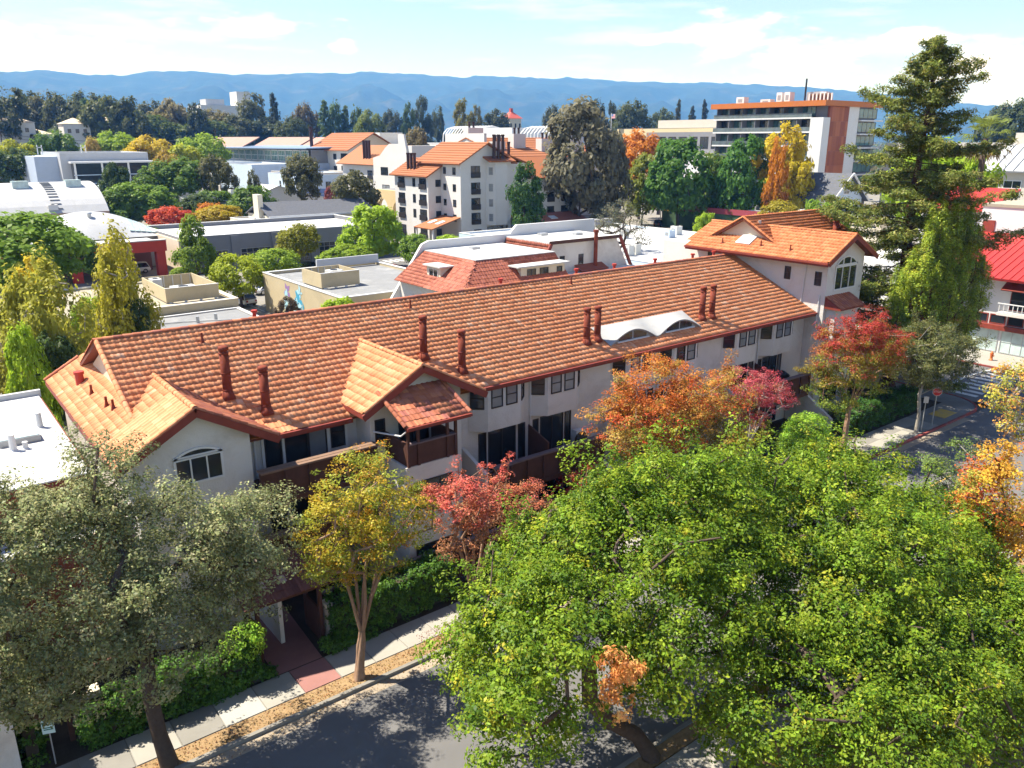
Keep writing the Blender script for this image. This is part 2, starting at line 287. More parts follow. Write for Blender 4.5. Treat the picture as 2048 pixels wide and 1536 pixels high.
# the block with the condominium: yard soil in front, paving behind; rounded street corner
pad('yard', [(-60, 26.42), (64.0, 26.42), (64.0, 47), (-60, 47)], SOIL, -0.02)
pad('parking_lot', [(-60, 47.0), (64.2, 47.0), (64.2, 106.6), (-60, 106.6)], LOTASPH, -0.03)
pad('far_block', [(-60, 119.3), (65.6, 119.3), (65.6, 420), (-60, 420)], LOTASPH, -0.03)
pad('east_block', [(79.6, 119.3), (300, 119.3), (300, 420), (79.6, 420)], LOTASPH, -0.03)
pad('corner_block', [(78.4, 30.9-5), (300, 30.9-5), (300, 118.6), (78.4, 118.6)], CONCRETE, -0.01)
pad('near_yard', [(-60, -60), (66.0, -60), (66.0, 12.2), (-60, 12.2)], MULCH, -0.02)
# planting strips with dry straw
strip = MB(); strip.box(-60, 23.97, -0.29, 49.0, 24.76, -0.012); o = strip.build('planting_strip', MULCH); o['kind'] = 'structure'
strip = MB(); strip.box(-60, 12.9+1.25, -0.29, 66, 14.74, -0.012); o = strip.build('near_planting_strip', MULCH); o['kind'] = 'structure'
# kerbs
def kerb(name, path, w, top, mat):
    mb = MB(); n = len(path); L = []; Rr = []
    for i in range(n):
        a = Vector(path[max(i-1, 0)]); b = Vector(path[min(i+1, n-1)]); d = (b-a).normalized(); nn = Vector((-d.y, d.x)); p = Vector(path[i])
        L.append(p+nn*w/2); Rr.append(p-nn*w/2)
    for i in range(n-1):
        q = [L[i], L[i+1], Rr[i+1], Rr[i]]
        mb.prism([(v.x, v.y, -0.29) for v in q], (0, 0, top+0.29))
    o = mb.build(name, mat); o['kind'] = 'structure'; return o
kerb('kerb', [(-60, 23.88), (46, 23.88)], 0.16, 0.012, KERBM)
corner = arc(63.6, 27.0, 3.12, -90, -8, 10)
kerb('corner_kerb', [(46.02, 23.88)] + corner + [(66.72, 32), (66.72, 118)], 0.16, 0.012, REDKERB)
kerb('near_kerb', [(-60, 14.83), (66, 14.83)], 0.16, 0.012, KERBM)
kerb('far_side_kerb', [(79.6, 20.5), (78.6, 25.4), (78.3, 30), (78.3, 118)], 0.16, 0.012, REDKERB)
gut = MB(); gut.box(-60, 23.28, -0.2, 62, 23.795, -0.1255); o = gut.build('gutter', pm('gutter pan', (0.30, 0.25, 0.19), 0.9, 0.2, 0.8, 0.2, 30, 0.1, stain=0.6, stain_col=(0.36, 0.26, 0.15), stain_scale=0.5)); o['kind'] = 'structure'
# sidewalks, slab by slab
def sidewalk(name, x0, x1, y0, y1, step, pick, dx=0.0):
    base = MB(); base.box(x0, y0, -0.28, x1, y1, -0.03); root = base.build(name, CONCRETE3); root['kind'] = 'structure'
    rnd = random.Random(5); x = x0 + dx; shared = {}
    while x < x1 - 0.1:
        w = min(step, x1-x)
        for (ya, yb) in ((y0, y1),):
            m = pick(x, rnd)
            key = (round(w, 2), m.name)
            if key not in shared:
                b = MB(); g = 0.012
                b.add([(g, g, 0), (w-g, g, 0), (w-g, yb-ya-g, 0), (g, yb-ya-g, 0), (g+.01, g+.01, .032), (w-g-.01, g+.01, .032), (w-g-.01, yb-ya-g-.01, .032), (g+.01, yb-ya-g-.01, .032)],
                      [(0,3,2,1),(4,5,6,7),(0,1,5,4),(1,2,6,5),(2,3,7,6),(3,0,4,7)]); shared[key] = b.mesh('slab', m)
            o = link('slab', shared[key]); o.parent = root; o.location = (x, ya, -0.028 + rnd.uniform(-.003, .003))
        x += w
    return root
def pick1(x, r):
    if 8.95 <= x < 10.8: return PINKCON
    if 5.7 < x < 7.2: return CONCRETE2
    return r.choice([CONCRETE, CONCRETE, CONCRETE3]) if x < 20 else r.choice([CONCRETE, CONCRETE3, CONCRETE3])
sidewalk('sidewalk', 2.0, 49.0, 24.78, 26.40, 1.5, pick1, dx=-0.05+0.0)
sidewalk('near_sidewalk', 10.0, 64.0, 12.62, 14.12, 1.5, lambda x, r: r.choice([CONCRETE, CONCRETE, CONCRETE2]))
drv = MB(); drv.box(-6, 24.0, -0.28, 1.96, 26.42, -0.035); o = drv.build('driveway_apron', LOTASPH); o['kind'] = 'structure'
# corner pavement by the stop sign (wide walk to the kerb) with its slabs
cw = MB(); cw.prism([(x, y, -0.28) for x, y in [(49.02, 23.96), (63.6, 23.96)] + arc(63.6, 27.0, 3.04, -90, -8, 10)[1:] + [(66.6, 32), (66.6, 40), (64.02, 40), (64.02, 26.4), (49.02, 26.4)]], (0, 0, 0.25)); cwo = cw.build('corner_pavement', CONCRETE3); cwo['kind'] = 'structure'
rnd = random.Random(9)
for ix in range(6):
    for iy in range(2):
        b = MB(); x0 = 49.06+ix*1.55; y0 = 24.02+iy*1.19; b.box(x0, y0, -0.028, x0+1.53, y0+1.17, 0.002+rnd.uniform(-.003, .002)); b.build('slab', rnd.choice([CONCRETE, CONCRETE3]), cwo)
dome = MB(); dome.box(60.3, 24.5, -0.025, 62.3, 25.7, 0.008); dome.build('tactile_panel', PAINTY, cwo)
# road markings
mk = 0
root = sheet('crosswalk', [(67.2, 25.1), (77.9, 25.1), (77.9, 28.5), (67.2, 28.5)], -0.1225, ASPHALT)
for i in range(9):
    b = MB(); x0 = 67.9+i*1.13; b.box(x0, 25.45, -0.1222, x0+0.55, 27.95, -0.1165); b.build('stripe', PAINTW, root)
b = MB(); b.add([(68.2, 28.0, -.118), (73.4, 28.55, -.118), (78.0, 28.1, -.118), (78.0, 28.35, -.118), (73.4, 28.85, -.118), (68.2, 28.3, -.118)], [(0, 1, 4, 5), (1, 2, 3, 4)]); b.build('edge_line', PAINTW, root)
root2 = sheet('street_crosswalk', [(80.2-15.5, 15.2), (65.9, 15.2), (65.9, 23.2), (64.7, 23.2)], -0.1225, ASPHALT)
b = MB(); b.box(63.6, 15.4, -0.1222, 64.05, 19.2, -0.117); b.build('stop_line', PAINTW, root2)
for k in range(4):
    b = MB(); b.box(40+k*7, 19.30, -0.1285, 43+k*7, 19.42, -0.1225); o = b.build('centre_line', PAINTY); o['kind'] = 'structure'
cw2 = sheet('avenue_crosswalk', [(67, 119.8), (78, 119.8), (78, 123.4), (67, 123.4)], -0.112, ASPHALT)
for i in range(9):
    b = MB(); x0 = 67.4+i*1.2; b.box(x0, 120.1, -0.1118, x0+0.6, 123.1, -0.106); b.build('stripe', PAINTW, cw2)
for k in range(16):
    b = MB(); b.box(-20+k*6, 112.9, -0.1215, -17+k*6, 113.05, -0.1155); o = b.build('lane_line', PAINTW); o['kind'] = 'structure'
bay = sheet('parking_bays', [(20, 93), (60, 93), (60, 99.6), (20, 99.6)], -0.0255, LOTASPH)
for k in range(12):
    b = MB(); b.box(24+k*2.7, 93.6, -0.0252, 24.12+k*2.7, 98.8, -0.0195); b.build('bay_line', PAINTW, bay)
# ---------------------------------------------------------------- hills on the horizon
def hills():
    prof = [(-400, 150), (-200, 147), (0, 142), (20, 145), (75, 140), (137, 145), (184, 150), (240, 150.5), (273, 147), (315, 142), (376, 142), (461, 149.5), (512, 148), (600, 147), (700, 146), (735, 143), (770, 146), (850, 150), (930, 155), (960, 151), (1060, 155), (1100, 158), (1132, 154), (1211, 161), (1300, 164), (1364, 167), (1422, 165), (1540, 170), (1700, 181), (1780, 189), (1850, 196), (1917, 206), (2011, 213), (2200, 222), (2500, 226)]
    azs = []; els = []
    for x, y in prof:
        d = ray(x, y); azs.append(math.atan2(d[0], d[1])); els.append(math.atan2(d[2], math.hypot(d[0], d[1])))
    A = np.linspace(R(-30), R(100), 620); E = np.interp(A, azs, els)
    rng = np.random.default_rng(3)
    def n1(n, m, seed):
        r = np.random.default_rng(seed); g = r.random((n, m)); return g
    def smooth(shape, cells, seed):
        r = np.random.default_rng(seed); g = r.random((cells[0]+2, cells[1]+2))
        u = np.linspace(0, cells[0], shape[0]); v = np.linspace(0, cells[1], shape[1]); i = u.astype(int); j = v.astype(int)
        fu = (u-i)[:, None]; fv = (v-j)[None]; fu = fu*fu*(3-2*fu); fv = fv*fv*(3-2*fv)
        return (g[np.ix_(i, j)]*(1-fu)*(1-fv)+g[np.ix_(i+1, j)]*fu*(1-fv)+g[np.ix_(i, j+1)]*(1-fu)*fv+g[np.ix_(i+1, j+1)]*fu*fv)-.5
    nr = 60; D = np.linspace(4300, 9400, nr); k = 44                # ridge row
    T = np.clip((D-D[0])/(D[k]-D[0]), 0, 1)
    ridge = CZ + D[k]*np.tan(E)
    sh = (nr, len(A))
    fb = smooth(sh, (9, 40), 1)*1.0 + smooth(sh, (18, 95), 2)*0.5 + smooth(sh, (36, 200), 4)*0.25
    prof_t = (T**1.25)[:, None]
    Z = ridge[None]*prof_t + fb*170*np.clip(np.sin(np.clip(T, 0, 1)*math.pi), 0, 1)[:, None]
    Z[k] += smooth((1, len(A)), (1, 310), 8)[0]*14
    back = np.arange(nr) > k; Z[back] = ridge[None]*(1-0.9*((D[back]-D[k])/(D[-1]-D[k]))[:, None]) - 5
    Z = np.maximum(Z, -2); Z[0] = -3
    X = D[:, None]*np.sin(A)[None]; Y = D[:, None]*np.cos(A)[None]
    v = np.stack([X, Y, Z], -1).reshape(-1, 3); w = len(A)
    f = [(i*w+j, i*w+j+1, (i+1)*w+j+1, (i+1)*w+j) for i in range(nr-1) for j in range(w-1)]
    me = bpy.data.meshes.new('hills'); me.from_pydata(v.tolist(), [], [tuple(reversed(q)) for q in f]); me.polygons.foreach_set('use_smooth', [True]*len(f))
    m = pm('forested hillside', (0.020, 0.030, 0.016), 0.95, 0.45, 0.02, 0, 1, 0.05, stain=0.5, stain_col=(0.11, 0.10, 0.06), stain_scale=0.004, ramp=(0.52, 0.70))
    me.materials.append(m); o = bpy.data.objects.new('hills', me); COL.objects.link(o); o['kind'] = 'structure'
hills()
def haze():
    mb = MB(); mb.box(-12000, -7000, -1.6, 14500, 14500, 800); o = mb.build('haze', [])
    m = bpy.data.materials.new('haze air'); m.use_nodes = True; t = m.node_tree; t.nodes.clear()
    oo = t.nodes.new('ShaderNodeOutputMaterial'); pv = t.nodes.new('ShaderNodeVolumePrincipled')
    pv.inputs['Color'].default_value = (0.12, 0.37, 1.0, 1); pv.inputs['Absorption Color'].default_value = (1, 1, 1, 1); pv.inputs['Density'].default_value = 0.00015; pv.inputs['Anisotropy'].default_value = 0.0
    t.links.new(pv.outputs[0], oo.inputs['Volume']); o.data.materials.append(m); o['kind'] = 'stuff'
    o['label'] = 'thin blue haze lying over the whole valley'
haze()
# ================================================================ trees and foliage
def unit(v): return v/np.maximum(np.linalg.norm(v, axis=-1, keepdims=True), 1e-9)
def leaf_quads(rng, c, nrm, size, aspect=0.55, jit=0.5):
    """rhombic leaves: centres c (n,3), preferred normals nrm, size = length"""
    n = len(c); sz = (size*(1+jit*rng.uniform(-1, 1, n)))[:, None]
    nn = unit(nrm); t = unit(np.cross(nn, unit(rng.normal(size=(n, 3))))); b = np.cross(nn, t)
    fold = nn*sz*0.10
    a0 = c-t*sz*.5; a1 = c+b*sz*aspect*.5+fold; a2 = c+t*sz*.5; a3 = c-b*sz*aspect*.5+fold
    return np.stack([a0, a1, a2, a3], 1).reshape(-1, 3)
def ball(rng, n, shell=0.0):
    d = unit(rng.normal(size=(n, 3))); r = rng.random(n)**(1/3); r = shell+(1-shell)*r
    return d, r[:, None]
def blob_points(rng, blobs, n, shell=0.55, zcut=-0.75):
    """cluster centres spread through a union of ellipsoids, weighted to the outside"""
    w = np.array([(b[3]*b[4]*b[5])**(2/3) for b in blobs]); w = w/w.sum(); P = []; Nn = []
    B = np.array(blobs, float); tries = 0
    while sum(len(p) for p in P) < n and tries < 60:
        tries += 1
        k = rng.choice(len(blobs), size=n, p=w); d, r = ball(rng, n, shell); ok = d[:, 2]*r[:, 0] > zcut
        p = B[k, :3]+d*r*B[k, 3:]
        depth = np.full(n, 9.0)          # drop what lies deep inside another ellipsoid
        for j in range(len(blobs)):
            q = np.linalg.norm((p-B[j, :3])/B[j, 3:], axis=1); depth = np.where(k == j, depth, np.minimum(depth, q))
        ok &= depth > 0.55
        P.append(p[ok]); Nn.append(unit(d[ok]/B[k[ok], 3:]))
    return np.concatenate(P)[:n], np.concatenate(Nn)[:n]
def clump_points(rng, blobs, n, shell=.5, zcut=-.75, n1=60, r=.8, flat=.75, shoots=.35, fill=.35):
    """cluster centres gathered into clumps, with some shoots standing out of them"""
    C, O = blob_points(rng, blobs, n1, max(shell, .45), zcut); n1 = len(C); rad = r*rng.uniform(.55, 1.35, n1)
    nf = int(n*fill); pf, of = blob_points(rng, blobs, nf, .35, zcut); n = n-nf
    ns = int(n*shoots*.35); nb = n-ns; k = rng.choice(n1, nb, p=rad**2/(rad**2).sum()); d, q = ball(rng, nb, .35); d[:, 2] = np.where(d[:, 2] < -.35, -d[:, 2], d[:, 2])
    p = C[k]+d*q*rad[k][:, None]*np.array([1, 1, flat]); o = unit(d+O[k]*.6)
    ks = rng.integers(0, n1, max(1, ns//5)); dirs = unit(O[ks]+np.array([0, 0, .7])+rng.normal(size=(len(ks), 3))*.45); t = np.linspace(.5, 1.9, 5)
    sp = (C[ks][:, None]+dirs[:, None]*(rad[ks][:, None, None]*t[None, :, None])).reshape(-1, 3); so = np.repeat(dirs, 5, 0)
    return np.concatenate([pf, p, sp+rng.normal(size=sp.shape)*.04]), np.concatenate([of, o, so])
LEAF_GAIN = 1.75
def foliage(rng, centres, outs, puff, per, size, pal, up=0.5, aspect=0.55, squash=0.75, tone=0.16, droop=0.0):
    """leaves in puffs about the cluster centres; pal(rng, centres)->(k,3) colours"""
    k = len(centres); cc = pal(rng, centres)
    d, r = ball(rng, k*per, 0.15); idx = np.repeat(np.arange(k), per)
    pr = puff*(0.65+0.7*rng.random(k)); off = d*r*pr[idx][:, None]; off[:, 2] *= squash
    if droop: off[:, 2] -= droop*rng.random(k*per)**1.0*1.0
    pos = centres[idx]+off
    nrm = unit(outs[idx]*0.6+d*0.5+np.array([0, 0, up])+rng.normal(size=(k*per, 3))*0.45)
    col = cc[idx]*(1+tone*rng.normal(size=(k*per, 1)))*(1+0.06*rng.normal(size=(k*per, 3)))
    return leaf_quads(rng, pos, nrm, size, aspect), np.clip(col*LEAF_GAIN, 0.003, 0.95)
def pal(*cols, w=None, zsplit=None, jitter=0.12, noise=None):
    cols = np.array(cols, float)
    def f(rng, c):
        k = len(c)
        if noise is not None:      # patches: smooth random field picks the colour
            ph = rng.random(3)*9; s = noise
            v = np.sin(c[:, 0]*s+ph[0])+np.sin(c[:, 1]*s*1.13+ph[1])+np.sin(c[:, 2]*s*1.3+ph[2])+rng.normal(size=k)*0.7
            o = np.argsort(np.argsort(v))/k
            ww = np.cumsum(np.array(w or [1]*len(cols), float)); ww /= ww[-1]; i = np.searchsorted(ww, o*0.9999)
        elif zsplit is not None:   # low to high
            z = (c[:, 2]-c[:, 2].min())/max(np.ptp(c[:, 2]), 1e-6); i = np.clip((z*len(cols)+rng.normal(size=k)*zsplit).astype(int), 0, len(cols)-1)
        else:
            i = rng.choice(len(cols), size=k, p=None if w is None else np.array(w)/sum(w))
        return cols[i]*(1+jitter*rng.normal(size=(k, 1)))
    return f
def skeleton(rng, trunk, tips, r_tip=0.012, power=2.3, min_r=0.008, sag=0.06, rbase=None, sides=6):
    """branches grown from the trunk polyline to the tips; pipe-model radii. returns MB"""
    nodes = [np.array(p, float) for p in trunk]; par = [-1]+list(range(len(trunk)-1)); root = nodes[0]
    start = max(1, len(trunk)-3)
    top = nodes[-1]; order = np.argsort(np.linalg.norm(np.array(tips)-top, axis=1)); tipidx = []
    usable = list(range(start, len(nodes)))
    for ti in order:
        t = np.array(tips[ti]); A = np.array([nodes[i] for i in usable]); v = t-A; d = np.linalg.norm(v, axis=1)
        cost = d+np.where(v[:, 2] < 0, -v[:, 2]*1.2, 0)
        j = usable[int(np.argmin(cost))]; a = nodes[j]; L = np.linalg.norm(t-a); n = max(1, int(L/1.1)); last = j
        for s in range(1, n+1):
            f = s/n; p = a+(t-a)*f
            if s < n: p = p+rng.normal(size=3)*0.07*L/n*1.5+np.array([0, 0, -sag*L*math.sin(math.pi*f)])
            nodes.append(p); par.append(last); last = len(nodes)-1; usable.append(last)
        tipidx.append(last)
    cnt = np.zeros(len(nodes)); cnt[tipidx] = 1
    for i in range(len(nodes)-1, 0, -1): cnt[par[i]] += cnt[i]
    rad = np.maximum(r_tip*np.maximum(cnt, 1)**(1/power), min_r)
    if rbase:
        k = rbase/rad[0]
        if k > 1: rad = rad*np.clip(k, 1, 3)
        else: rad = np.minimum(rad, rbase)
        rad[0] = rbase*1.25
    mb = MB(); kids = {}
    for i, p in enumerate(par):
        if p >= 0: kids.setdefault(p, []).append(i)
    stack = [(0, None)]
    while stack:
        s, prev = stack.pop(); path = ([prev] if prev is not None else [])+[s]; cur = s
        while cur in kids:
            ks = sorted(kids[cur], key=lambda q: -rad[q])
            for q in ks[1:]: stack.append((q, cur))
            cur = ks[0]; path.append(cur)
        if len(path) > 1:
            rr = [rad[i] for i in path]
            if prev is not None: rr[0] = rr[1]
            r0 = rr[0]; mb.tube([nodes[i] for i in path], rr, sides+2 if r0 > .08 else (sides if r0 > .03 else 4), False)
    return mb
def plant(name, label, cat, base, trunk_mb, leaf_v, leaf_c, bark, group=None, leafname='crown', mat=None, bare=None):
    t = thing(name, label, cat, base, group=group)
    if trunk_mb is not None: trunk_mb.build('trunk', bark, t, True)
    link(leafname, npmesh(leafname, leaf_v, 4, mat or LEAF, leaf_c), t)
    if bare is not None: bare.build('twigs', bark, t, True)
    return t
def big_tree(name, label, base, trunk, blobs, seed, ncl, per, puff, size, palette, bark, rbase=.25, ntips=90, shell=.5, up=.5, group=None, r_tip=.014, zcut=-.75, squash=.75, aspect=.55, droop=0.0, tone=.16, cat='tree', extra=None, clump=None):
    rng = np.random.default_rng(seed)
    c, o = blob_points(rng, blobs, ncl, shell, zcut) if clump is None else clump_points(rng, blobs, ncl, shell, zcut, *clump)
    tips = c[rng.choice(len(c), min(ntips, len(c)), replace=False)]
    sk = skeleton(rng, trunk, tips, r_tip=r_tip, rbase=rbase)
    v, col = foliage(rng, c, o, puff, per, size, palette, up, aspect, squash, tone, droop)
    if extra is not None:
        ev, ec = extra(rng); v = np.concatenate([v, ev]); col = np.concatenate([col, ec])
    return plant(name, label, cat, base, sk, v, col, bark, group)
# ================================================================ the condominium with the clay tile roof
def in_poly(u, v, P):
    c = False; n = len(P)
    for i in range(n):
        (a, b), (p, q) = P[i], P[i-1]
        if (b > v) != (q > v) and u < (p-a)*(v-b)/(q-b)+a: c = not c
    return c
TW, TE, TL = 0.28, 0.37, 0.46
def tile_verts(w=TW, L=TL, hgt=0.03):
    us = [0, .12, .29, .46, .58, .78, 1.0]; ps = [.006, .70, 1.0, .70, .06, 0, .08]
    row = lambda y, lift, flat=None: [(u*w, y, (p*hgt if flat is None else flat)+lift) for u, p in zip(us, ps)]
    v = row(L, 0.0) + row(0, 0.024) + row(0.012, 0.0, -0.006); f = []
    for r in range(2):
        for i in range(6): a = r*7+i; f.append((a, a+1, a+8, a+7)[::-1])
    return v, f
class Tiles:
    """collects roof tiles; the ones nearest to the street become objects, the rest one mesh"""
    def __init__(s): s.t = []
    def plane(s, pts, up, ex=TE, w=TW, mat=None, lift=0.03):
        P = [Vector(p) for p in pts]; n = (P[1]-P[0]).cross(P[2]-P[0]).normalized()
        if n.z < 0: n = -n
        V = Vector(up).normalized(); V = (V-n*V.dot(n)).normalized(); U = V.cross(n); O = P[0]
        q = [((p-O).dot(U), (p-O).dot(V)) for p in P]
        u0 = min(a for a, b in q); u1 = max(a for a, b in q); v0 = min(b for a, b in q); v1 = max(b for a, b in q)
        nv = max(1, round((v1-v0)/ex)); e = (v1-v0)/nv; nu = max(1, round((u1-u0)/w)); ww = (u1-u0)/nu
        rr = random.Random(int(abs(O.x*7+O.y*13)*10))
        for j in range(nv):
            for i in range(nu):
                uc = u0+(i+.5)*ww; vc = v0+(j+.5)*e
                if not in_poly(uc, vc, q): continue
                p = O+U*(u0+i*ww+rr.uniform(-.008, .008))+V*(v0+j*e-0.03+rr.uniform(-.014, .014))+n*(lift+rr.uniform(-.006, .006))
                s.t.append((p, U*(ww/TW), (V+n*rr.uniform(-.02, .02)).normalized(), n, mat))
    def build(s, parent, count, mat, name='tile', rest='roof_tiles'):
        tv, tf = tile_verts(); camp = Vector((0, 0, CZ))
        s.t.sort(key=lambda t: (t[0]-camp).length)
        meshes = {}
        for p, U, V, n, m in s.t[:count]:
            mm = m or mat
            if mm.name not in meshes:
                b = MB(); b.add(tv, tf); meshes[mm.name] = b.mesh('tile', mm)
            o = bpy.data.objects.new(name, meshes[mm.name]); COL.objects.link(o); o.parent = parent
            M4 = Matrix(((U.x, V.x, n.x, p.x), (U.y, V.y, n.y, p.y), (U.z, V.z, n.z, p.z), (0, 0, 0, 1)))
            o.matrix_basis = M4
        groups = {}
        for t in s.t[count:]: groups.setdefault((t[4] or mat).name, []).append(t)
        T = np.array(tv)
        for k, g in groups.items():
            Pm = np.array([t[0][:] for t in g]); Um = np.array([t[1][:] for t in g]); Vm = np.array([t[2][:] for t in g]); Nm = np.array([t[3][:] for t in g])
            vv = Pm[:, None]+Um[:, None]*T[None, :, 0:1]+Vm[:, None]*T[None, :, 1:2]+Nm[:, None]*T[None, :, 2:3]
            fa = np.array(tf)[None]+(np.arange(len(g))*len(tv))[:, None, None]
            me = bpy.data.meshes.new(rest); nv = len(g)*len(tv); me.vertices.add(nv); me.vertices.foreach_set('co', vv.astype(np.float32).ravel())
            nl = fa.size; me.loops.add(nl); me.loops.foreach_set('vertex_index', fa.astype(np.int32).ravel()); me.polygons.add(nl//4); me.polygons.foreach_set('loop_start', np.arange(0, nl, 4, dtype=np.int32))
            me.materials.append(bpy.data.materials[k]); me.update(calc_edges=True)
            o = bpy.data.objects.new(rest, me); COL.objects.link(o); o.parent = parent; o['kind'] = 'stuff'
_cap = None
def ridge_caps(parent, a, b, mat, r=0.115, step=0.38, name='ridge_tile', lift=0.05):
    """overlapping half-round tiles from a to b"""
    global _cap
    a = Vector(a); b = Vector(b); d = (b-a); L = d.length; d = d/L; n = max(1, round(L/step)); key = mat.name
    if _cap is None: _cap = {}
    if key not in _cap:
        mb = MB(); k = 7
        ring = lambda y, rr: [(rr*math.cos(math.pi*i/(k-1)), y, rr*math.sin(math.pi*i/(k-1))) for i in range(k)]
        v = ring(0, 1.0)+ring(1.15, .82)+[(x*.8, y, z*.8) for x, y, z in ring(0.02, 1.0)]
        f = [(i, i+1, i+k+1, i+k) for i in range(k-1)]+[(i+2*k, i+2*k+1, i+1, i) for i in range(k-1)]
        mb.add(v, f); _cap[key] = mb.mesh('ridge_tile', mat, True)
    side = d.cross(Vector((0, 0, 1))).normalized(); up = side.cross(d).normalized(); st = L/n
    rr = random.Random(3)
    for i in range(n):
        o = bpy.data.objects.new(name, _cap[key]); COL.objects.link(o); o.parent = parent; p = a+d*(i*st)+up*lift
        s2 = r*rr.uniform(.96, 1.05)
        o.matrix_basis = Matrix(((side.x*s2, d.x*st, up.x*s2, p.x), (side.y*s2, d.y*st, up.y*s2, p.y), (side.z*s2, d.z*st, up.z*s2, p.z), (0, 0, 0, 1)))
def window(parent, p, U, w, h, style='hung', frame=None, glass=None, ft=0.06, dep=0.05, name='window', cols=2, rows=2, sill=False):
    """p: lower left corner on the wall seen from outside, U: direction to the right, outside normal = U x Z"""
    p = Vector(p); U = Vector(U).normalized(); Z = Vector((0, 0, 1)); Nn = U.cross(Z).normalized()
    frame = frame or DARKFRAME; glass = glass or GLASS
    def bx(mb, a0, a1, b0, b1, c0, c1):
        q = [p+U*a+Z*b+Nn*c for c in (c0, c1) for b in (b0, b1) for a in (a0, a1)]
        mb.add(q, [(0, 1, 3, 2)[::-1], (4, 5, 7, 6), (0, 1, 5, 4), (2, 3, 7, 6)[::-1], (0, 2, 6, 4)[::-1], (1, 3, 7, 5)])
    mb = MB(); bx(mb, 0, w, 0, ft, -.02, dep); bx(mb, 0, w, h-ft, h, -.02, dep); bx(mb, 0, ft, ft, h-ft, -.02, dep-.002); bx(mb, w-ft, w, ft, h-ft, -.02, dep-.002)
    if style == 'hung': bx(mb, ft, w-ft, h*.48, h*.48+ft*.8, -.02, dep*.8)
    if style == 'slide': bx(mb, w*.5-ft*.5, w*.5+ft*.5, ft, h-ft, -.02, dep*.8)
    if style == 'grid':
        for i in range(1, cols): bx(mb, w*i/cols-ft*.3, w*i/cols+ft*.3, ft, h-ft, -.02, dep*.8)
        for j in range(1, rows): bx(mb, ft, w-ft, h*j/rows-ft*.3, h*j/rows+ft*.3, -.02, dep*.7)
    o = mb.build(name, frame, parent)
    g = MB(); bx(g, ft*.9, w-ft*.9, ft*.9, h-ft*.9, -.015, 0.008)
    # pane is a part of the window
    link('pane', g.mesh('pane', glass), o)
    if sill:
        s = MB(); bx(s, -.06, w+.06, -.07, -.002, -.01, dep+.05); link('sill', s.mesh('sill', STUCCO), o)
    return o
def wall_poly(parent, pts, d, mat, name='wall'):
    mb = MB(); mb.prism(pts, d); return mb.build(name, mat, parent)
def box_part(parent, name, a, b, mat):
    mb = MB(); mb.box(*a, *b); return mb.build(name, mat, parent)
XU = (1, 0, 0); YU = (0, -1, 0)        # right-hand direction on a wall facing -Y / on a wall facing -X
GLASSC = glassmat('glass with drawn curtain', (0.09, 0.085, 0.08), 0.12)
CO = thing('condominium', 'long white stucco condominium under a clay tile roof, with end tower', 'building', (29, 38.5, 0))
MS = 0.4405; EY, EZ, RY, RZ = 31.2, 8.02, 38.76, 11.35
# ---- walls
box_part(CO, 'wall', (10.3, 32.0, -.3), (52.25, 45.6, 8.0), STUCCO)
wall_poly(CO, [(6.95, 31.9, 8.0), (6.95, 45.6, 8.0), (6.95, 38.76, 11.1)], (0.15, 0, 0), STUCCO2, 'gable_wall')
GX, GZ, GS, GV = 8.2, 10.09, 0.575, 30.25
box_part(CO, 'wing_wall', (5.75, 30.65, -.3), (10.3, 45.0, 7.9), STUCCO)
wall_poly(CO, [(5.75, 30.65, 7.9), (10.3, 30.65, 7.9), (10.3, 30.65, GZ-GS*(10.3-GX)-.14), (GX, 30.65, GZ-.14), (5.75, 30.65, GZ-GS*(GX-5.75)-.14)], (0, 0.25, 0), STUCCO, 'gable_wall')
DX, DZ, DS, DV = 18.25, 10.14, 0.545, 29.95
box_part(CO, 'dormer_wall', (15.75, 30.6, -.3), (20.7, 31.98, 8.3), STUCCO)
wall_poly(CO, [(15.75, 30.6, 8.3), (20.7, 30.6, 8.3), (20.7, 30.6, DZ-DS*(20.7-DX)-.14), (DX, 30.6, DZ-.14), (15.75, 30.6, DZ-DS*(DX-15.75)-.14)], (0, 2.5, 0), STUCCO, 'gable_wall')
box_part(CO, 'balcony_block', (16.35, 28.55, -.3), (19.15, 30.58, 6.08), STUCCO)
box_part(CO, 'tower_wall', (52.27, 30.6, -.3), (57.0, 46.0, 11.85), STUCCO)
TX, TZ, TS, TV = 54.45, 13.52, 0.535, 29.95
wall_poly(CO, [(52.27, 30.6, 11.85), (57.0, 30.6, 11.85), (57.0, 30.6, TZ-TS*(57-TX)-.14), (TX, 30.6, TZ-.14), (52.27, 30.6, TZ-TS*(TX-52.27)-.14)], (0, 0.25, 0), STUCCO, 'gable_wall')
box_part(CO, 'tower_oriel', (52.6, 29.85, 3.0), (55.3, 30.58, 8.35), STUCCO)
